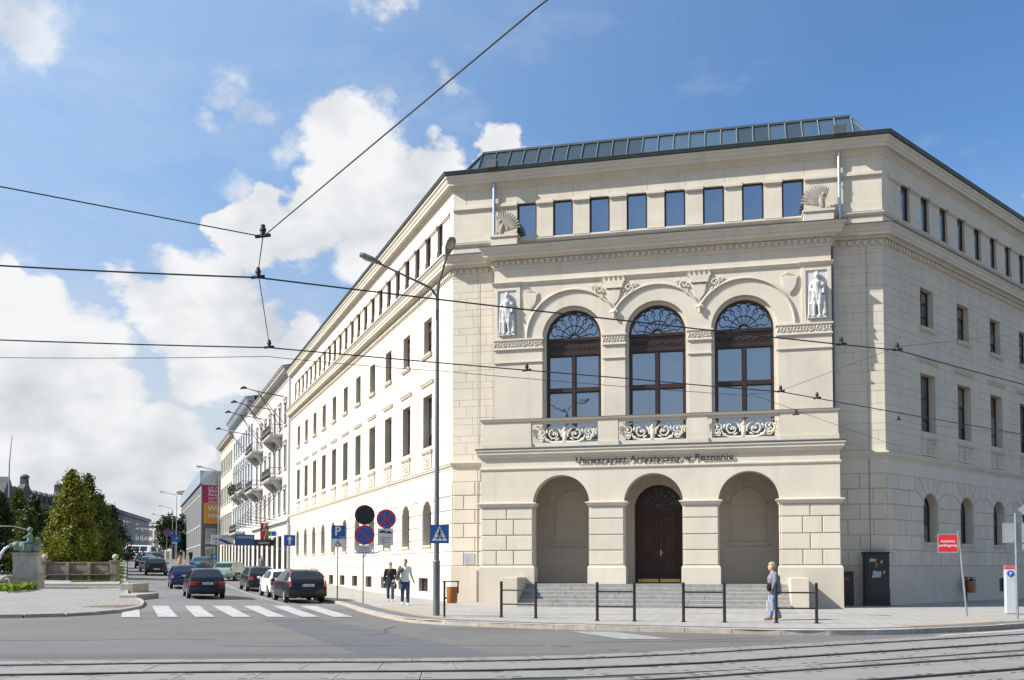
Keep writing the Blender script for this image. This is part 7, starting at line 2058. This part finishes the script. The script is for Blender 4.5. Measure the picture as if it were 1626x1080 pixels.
wire('span_wire', 'span wire running left from the aerial knot', [nd, (-4.85, 9.0, 5.25), (-9.5, 5.2, 4.8)], .007, .0)
aR1 = RC + dR * .64 + nR * .05; aR2 = RC + dR * .7 + nR * .05; aR3 = RC + dR * 15 + nR * .1
wire('anchor_wire', 'thin stay from the lower contact wire to the corner of the right wing', [(6.1, 21.45, 5.62), (5.45, 21.68, 5.6), (aR2.x, aR2.y, 6.56)], .006, .02, clamps=[(7.9, 26.3, 5.86)])
wire('anchor_wire', 'thin stay rising from the lower contact wire to the upper one and the right wing', [(6.1, 21.45, 5.62), (7.08, 17.33, 5.66), (aR3.x, aR3.y, 13.5)], .005, .0)
wire('anchor_wire', 'short stay fixed to the right wing beside its first tall window', [(aR1.x, aR1.y, 7.6), (14.2, 33, 6.6), (17.5, 32, 6.1)], .006, .0, clamps=[(aR1.x + .1, aR1.y - .2, 7.55)])

# ------------------------------------------------------------------ people
SKIN = mat('skin', (.50, .30, .215), .6, .06, 6)
JEANS = mat('dark_denim', (.035, .06, .115), .85, .25, 7)
LJEANS = mat('light_denim', (.13, .20, .33), .85, .25, 7)
BLACKC = mat('black_cloth', (.012, .012, .013), .9, .2, 6)
WHITEC = mat('white_cloth', (.58, .59, .61), .85, .05, 6)
GREYC = mat('lilac_grey_cloth', (.16, .16, .195), .85, .12, 7)
def hand(wr, d, out, k=1.0, curl=.5):
    """palm and five fingers from the wrist along d; out points to the thumb side"""
    wr, d, out = Vector(wr), Vector(d).normalized(), Vector(out); out = (out - d * out.dot(d)).normalized(); nrm = d.cross(out)
    L_ = [('tube', [wr, wr + d * .05, wr + d * .095], [.026 * k, .036 * k, .036 * k], 8)]
    for i, (o_, l) in enumerate(((.026, .075), (.009, .085), (-.009, .08), (-.026, .062))):
        b = wr + d * .09 + out * o_ * k; L_.append(('tube', [b, b + d * l * .5 + nrm * .01 * curl, b + d * l * (1 - .35 * curl) + nrm * .04 * curl], [.0105, .0095, .008], 6))
    b = wr + d * .03 + out * .03 * k; L_.append(('tube', [b, b + out * .03 + d * .03, b + out * .035 + d * .065], [.013, .012, .009], 6))
    return L_
def person(label, M, J, wear, k=1.0, vox=.013, group=None, hair=None, face=True):
    """J: joint positions in a frame with +x forward, +y left, z up"""
    o = thing('person', label, 'person', M, group); V_ = {a: Vector(b) for a, b in J.items()}
    hd, nk, ch, pv = V_['head'], V_['neck'], V_['chest'], V_['pelvis']; fd = Vector(J.get('look', (1, 0, 0))).normalized(); side = Vector((-fd.y, fd.x, 0))
    B = [('ell', hd, (.088, .078, .118), 14, 10, Matrix.Rotation(math.atan2(fd.y, fd.x), 3, 'Z')), ('ell', hd + fd * .03 - Vector((0, 0, .06)), (.062, .058, .065), 10, 8), ('tube', [nk - Vector((0, 0, .05)), hd - Vector((0, 0, .06))], [.062, .055], 8),
         ('tube', [hd + fd * .085 + Vector((0, 0, .02)), hd + fd * .11 - Vector((0, 0, .02)), hd + fd * .09 - Vector((0, 0, .03))], [.012, .018, .012], 6), ('ell', hd + fd * .085 - Vector((0, 0, .065)), (.018, .026, .010), 8, 5)]
    for s in (-1, 1): B.append(('ell', hd + side * s * .078 - fd * .005, (.018, .014, .032), 7, 5)); B.append(('ell', hd + fd * .078 + side * s * .032 + Vector((0, 0, .012)), (.012, .016, .010), 6, 5))
    B += [('tube', [pv, (pv + ch) / 2, ch, nk - Vector((0, 0, .03))], [.145, .135, .15, .08], 12)]
    sh = {}
    for s in 'LR':
        a, e_, w_ = V_['sh' + s], V_['el' + s], V_['wr' + s]; h_, kn, an, to = V_['hip' + s], V_['kn' + s], V_['an' + s], V_['to' + s]
        B += [('tube', [ch + (a - ch) * .2 + Vector((0, 0, .06)), a - Vector((0, 0, .01))], [.09, .06], 9), ('ell', a - Vector((0, 0, .015)), (.062, .062, .062), 9, 7), ('tube', [a - Vector((0, 0, .02)), (a + e_) / 2, e_, (e_ + w_) / 2, w_], [.058, .052, .042, .04, .028], 9)]
        B += hand(w_, (w_ - e_), fd + Vector((0, 0, .2)), 1, .6)
        B += [('tube', [pv + (h_ - pv) * .6, h_ - Vector((0, 0, .04)), (h_ + kn) / 2, kn, kn + (an - kn) * .35, an], [.115, .098, .082, .06, .058, .04], 10), ('tube', [an + Vector((0, 0, -.02)), (an + to) / 2 - Vector((0, 0, .03)), to], [.042, .045, .032], 8)]
    blob_body(B, 'body', wear.get('skin', SKIN), o, M, vox)
    def garment(nm, segs, m, v=None): return blob_body(segs, nm, m, o, M, v or vox)
    tw = wear['top_w']; sl_ = wear['sleeve']; G = [('tube', [pv - Vector((0, 0, wear['hem'])), pv + Vector((0, 0, .08)), (pv + ch) / 2, ch, ch + (nk - ch) * .55, ch + (nk - ch) * .86], [.175 * tw, .166 * tw, .155 * tw, .168 * tw, .13, .078], 12)]
    for s in 'LR':
        a, e_, w_ = V_['sh' + s], V_['el' + s], V_['wr' + s]
        G += [('tube', [ch + (a - ch) * .15 + Vector((0, 0, .07)), a - Vector((0, 0, .02))], [.1, .072], 9), ('ell', a - Vector((0, 0, .025)), (.078, .078, .075), 10, 8)]
        pts = [a - Vector((0, 0, .03)), (a + e_) / 2]; rr = [.075, .07]
        if sl_ > 1: pts += [e_, (e_ + w_) / 2, w_ - (w_ - e_) * .05]; rr += [.06, .055, .046]
        G.append(('tube', pts, rr, 10))
    garment('top', G, wear['top'])
    G = [('tube', [pv + Vector((0, 0, .08)), pv - Vector((0, 0, .02))], [.143, .155], 12)]
    for s in 'LR':
        h_, kn, an = V_['hip' + s], V_['kn' + s], V_['an' + s]
        G.append(('tube', [pv + (h_ - pv) * .6, h_ - Vector((0, 0, .03)), (h_ + kn) / 2, kn, (kn + an) / 2, an + (kn - an) * .04], [.13, .115, .1, .078, .072, .066], 10))
    garment('trousers', G, wear['legs'])
    for s in 'LR':
        an, to = V_['an' + s], V_['to' + s]; d = (to - an); d.z = 0; d.normalize()
        mb = MB(); mb.tube([an - d * .05 + Vector((0, 0, -.03)), an + Vector((0, 0, -.025)), an + d * .1 - Vector((0, 0, .045)), to + d * .02 - Vector((0, 0, .005))], [.04, .05, .045, .03], 8); part('shoe', mb, wear['shoe'], o, M, 60)
    hr = MB(); Mh = Matrix.Rotation(math.atan2(fd.y, fd.x), 3, 'Z')
    hr.ell(hd + Vector((0, 0, .03)) - fd * .018, (.095, .086, .105), 12, 8, Mh)
    if hair == 'puffy':
        random.seed(4)
        for q in range(60):
            a, b = random.uniform(0, 6.28), random.uniform(0, 1.75); d = Vector((math.sin(b) * math.cos(a), math.sin(b) * math.sin(a), math.cos(b)))
            if d.dot(fd) > .62 and d.z < .5: continue
            hr.ell(hd + Vector((0, 0, .02)) - fd * .015 + d * .095, (.035, .035, .03), 6, 4)
    hm_ = hr.v
    hr2 = MB(); keep = {i for i, p in enumerate(hr.v) if (Vector(p) - hd).dot(fd) < .045 or p[2] > hd.z + .07}
    hr2.add(hr.v, [f for f in hr.f if all(i in keep and (Vector(hr.v[i]).z > hd.z - .06) for i in f)]); part('hair', hr2, wear['hair'], o, M, 60)
    return o
def walk(st_, h=1.0, armL=(0, 0), armR=(0, 0), look=(1, 0, 0), lean=.02):
    z = h
    return dict(head=(.05 + lean, 0, 1.635 * z), neck=(.02 + lean, 0, 1.49 * z), chest=(lean, 0, 1.30 * z), pelvis=(0, 0, .96 * z), look=look,
                shL=(lean, .19, 1.42 * z), shR=(lean, -.19, 1.42 * z), elL=(lean - .03 + armL[0] * .5, .25, 1.14 * z), elR=(lean - .03 + armR[0] * .5, -.25, 1.14 * z), wrL=(lean + armL[0], .24 + armL[1], .90 * z + abs(armL[0]) * .35), wrR=(lean + armR[0], -.24 - armR[1], .90 * z + abs(armR[0]) * .35),
                hipL=(0, .09, .92 * z), hipR=(0, -.09, .92 * z), knL=(.12 * st_ + .04, .10, .50 * z), knR=(-.05 * st_ + .05, -.10, .50 * z), anL=(.24 * st_, .09, .085), anR=(-.24 * st_, -.09, .085 + .05 * st_), toL=(.24 * st_ + .17, .1, .03), toR=(-.24 * st_ + .15, -.1, .03 + .0 * st_))
# man in white T-shirt walking towards the camera
J = walk(.75, 1.04, (-.12, .1), (.1, .02), (.9, -.5, 0))
Mm = T(-4.26, 37.95, .125, R(-78)); 
o = person('man in white T-shirt and jeans walking with a jacket over his shoulder', Mm, J, dict(top=WHITEC, legs=JEANS, shoe=WHITEC, hair=mat('dark_hair', (.03, .02, .015), .7), top_w=1.0, sleeve=1, hem=.07))
mb = [('tube', [(.06, -.2, 1.52), (.13, -.24, 1.36), (.1, -.3, 1.15), (.05, -.32, .98)], [.06, .09, .08, .05], 8), ('tube', [(.06, -.2, 1.52), (-.06, -.22, 1.42), (-.08, -.26, 1.2)], [.06, .08, .05], 8), ('ell', (.12, -.14, 1.4), (.09, .1, .1), 8, 6)]
j_ = blob_body(mb, 'jacket', mat('grey_jacket', (.10, .105, .115), .9, .3, 9), o, Mm, .014)
mb = [('tube', [(.12, -.36, .98), (.14, -.4, .86)], [.02, .03], 6), ('ell', (.14, -.42, .76), (.14, .09, .12), 10, 7)]
tag(blob_body(mb, 'shoulder_bag', mat('brown_leather', (.06, .03, .025), .5, .2, 6), None, Mm, .014), 'dark brown leather bag hanging from the walking man in white', 'bag')
# man in black sweater
J = walk(.5, .98, (.16, -.1), (.02, .02), (.95, .1, 0))
o = person('man in black sweater and sunglasses walking beside the man in white', T(-5.36, 42.0, .13, R(-82)), J, dict(top=BLACKC, legs=JEANS, shoe=mat('pale_shoe', (.45, .42, .4), .7), hair=mat('brown_hair', (.06, .035, .02), .7), top_w=1.05, sleeve=2, hem=.04))
M_ = WM[o.name]; hd = Vector(J['head'])
mb = MB(); [mb.ell(hd + Vector((.085, s * .034, .018)), (.012, .03, .02), 8, 5) for s in (-1, 1)]; mb.box(hd.x + .08, hd.x + .092, -.07, .07, hd.z + .02, hd.z + .027); part('sunglasses', mb, INK, o, M_)
# woman in profile on the pavement
J = walk(.62, .925, (.10, -.04), (-.06, 0), (1, 0, 0), .03)
Mw_ = T(7.5, 27.2, .125, R(178))
o = person('grey-haired woman in lilac-grey tunic and light jeans walking left', Mw_, J, dict(top=GREYC, legs=LJEANS, shoe=mat('tan_sandal', (.25, .15, .1), .7), hair=mat('ash_blonde', (.36, .28, .2), .8, .3, 30), top_w=1.12, sleeve=2, hem=.16), hair='puffy')
tag(blob_body([('ell', (.2, .2, .93), (.09, .05, .13), 10, 7), ('tube', [(.17, .2, 1.04), (.07, .2, 1.38)], [.012, .012], 6)], 'handbag', BLACKC, None, Mw_, .014), 'black handbag carried by the woman in grey', 'bag')
for i, (x, y, n_) in enumerate(((.20, .23, 'white carrier bag in front of the walking woman in grey'), (-.10, -.27, 'white carrier bag behind the walking woman in grey'))):
    mb = MB(); mb.add([(x - .075, y - .04, .27), (x + .075, y - .04, .26), (x + .08, y + .04, .27), (x - .075, y + .04, .26), (x - .09, y - .03, .52), (x + .09, y - .03, .51), (x + .09, y + .03, .52), (x - .09, y + .03, .51)], [(0, 1, 2, 3), (0, 1, 5, 4), (1, 2, 6, 5), (2, 3, 7, 6), (3, 0, 4, 7), (4, 5, 6, 7)])
    for yy in (y - .03, y + .03): mb.tube([(x - .05, yy, .51), (x - .01, y, .72), (x + .01, y, .72), (x + .05, yy, .51)], .008, 5)
    tag(part('carrier_bag', mb, mat('white_plastic_bag', (.5, .52, .56), .4, .1, 9), None, Mw_, 30), n_, 'bag')
# street worker and distant walkers
p = st(51, 8.9); M_ = T(p.x, p.y, p.z, R(20))
person('street worker in orange vest standing in the road beside the blue hatchback', M_, walk(.2, 1.0), dict(top=mat('hi_vis_orange', (.62, .16, .06), .7), legs=mat('work_orange', (.45, .12, .05), .8), shoe=BLACKC, hair=mat('dark_hair', (.03, .02, .015)), top_w=1.15, sleeve=1, hem=.1), vox=.02)
p = st(47, 2.2); person('person standing at the shop door under the casino sign', T(p.x, p.y, p.z + .12, R(-90)), walk(.2, .95), dict(top=mat('green_grey_top', (.14, .16, .13), .8), legs=JEANS, shoe=BLACKC, hair=mat('auburn_hair', (.16, .07, .03), .7), top_w=1.0, sleeve=2, hem=.1), vox=.02)
for s_, l_, n_ in ((98, 5.2, 'dark-clad walker left of the library corner, nearer one'), (100, 6.4, 'dark-clad walker left of the library corner, farther one')):
    p = st(s_, l_); person(n_, T(p.x, p.y, p.z + .05, R(-60)), walk(.5, 1.0), dict(top=BLACKC, legs=BLACKC, shoe=BLACKC, hair=mat('dark_hair', (.03, .02, .015)), top_w=1.1, sleeve=2, hem=.1), vox=.03)
# standing figures in the two relief panels of the portico
def relief_figure(x, lab, staff):
    M = FF @ T(x, -PO - .07, 11.62); B = []
    B += [('ell', (0, -.06, 1.68), (.095, .09, .12), 10, 8), ('tube', [(0, -.03, 1.5), (0, -.05, 1.6)], [.07, .06], 8), ('tube', [(0, -.03, .9), (0, -.05, 1.15), (0, -.05, 1.38), (0, -.03, 1.5)], [.16, .14, .18, .09], 10)]
    for s in (-1, 1):
        B += [('tube', [(s * .16, -.05, 1.42), (s * .25, -.06, 1.18), (s * (.14 if s * staff > 0 else .24), -.14, 1.0)], [.075, .062, .045], 8), ('ell', (s * (.13 if s * staff > 0 else .25), -.15, .97), (.045, .045, .06), 6, 5)]
        B += [('tube', [(s * .08, -.04, .92), (s * .1, -.09 - .03 * (s > 0), .5), (s * .11, -.05, .1), (s * .12, -.12, .04)], [.12, .085, .055, .05], 8)]
    for k in range(7):          # drapery folds
        xx = -.17 + .34 * k / 6
        B.append(('tube', [(xx * .7, -.12, 1.2), (xx, -.13 - .02 * (k % 2), .75), (xx * 1.25, -.1, .14 if staff > 0 else .5)], [.035, .045, .035], 6))
    B += [('tube', [(staff * .28, -.06, 1.3), (staff * .31, -.08, .02)], [.03, .05], 6), ('ell', (-staff * .2, -.1, 1.28), (.13, .08, .1), 8, 6), ('ell', (0, -.03, 1.79), (.1, .09, .06), 8, 5), ('tube', [(-.34, -.03, .03), (.34, -.03, .03)], .06, 6), ('tube', [(-staff * .26, -.04, .9), (-staff * .3, -.05, .1)], [.07, .1], 7)]
    blob_body(B, 'relief_figure', PLASTER, UB, M, .022)
relief_figure(2.63, '', -1); relief_figure(15.37, '', -1)
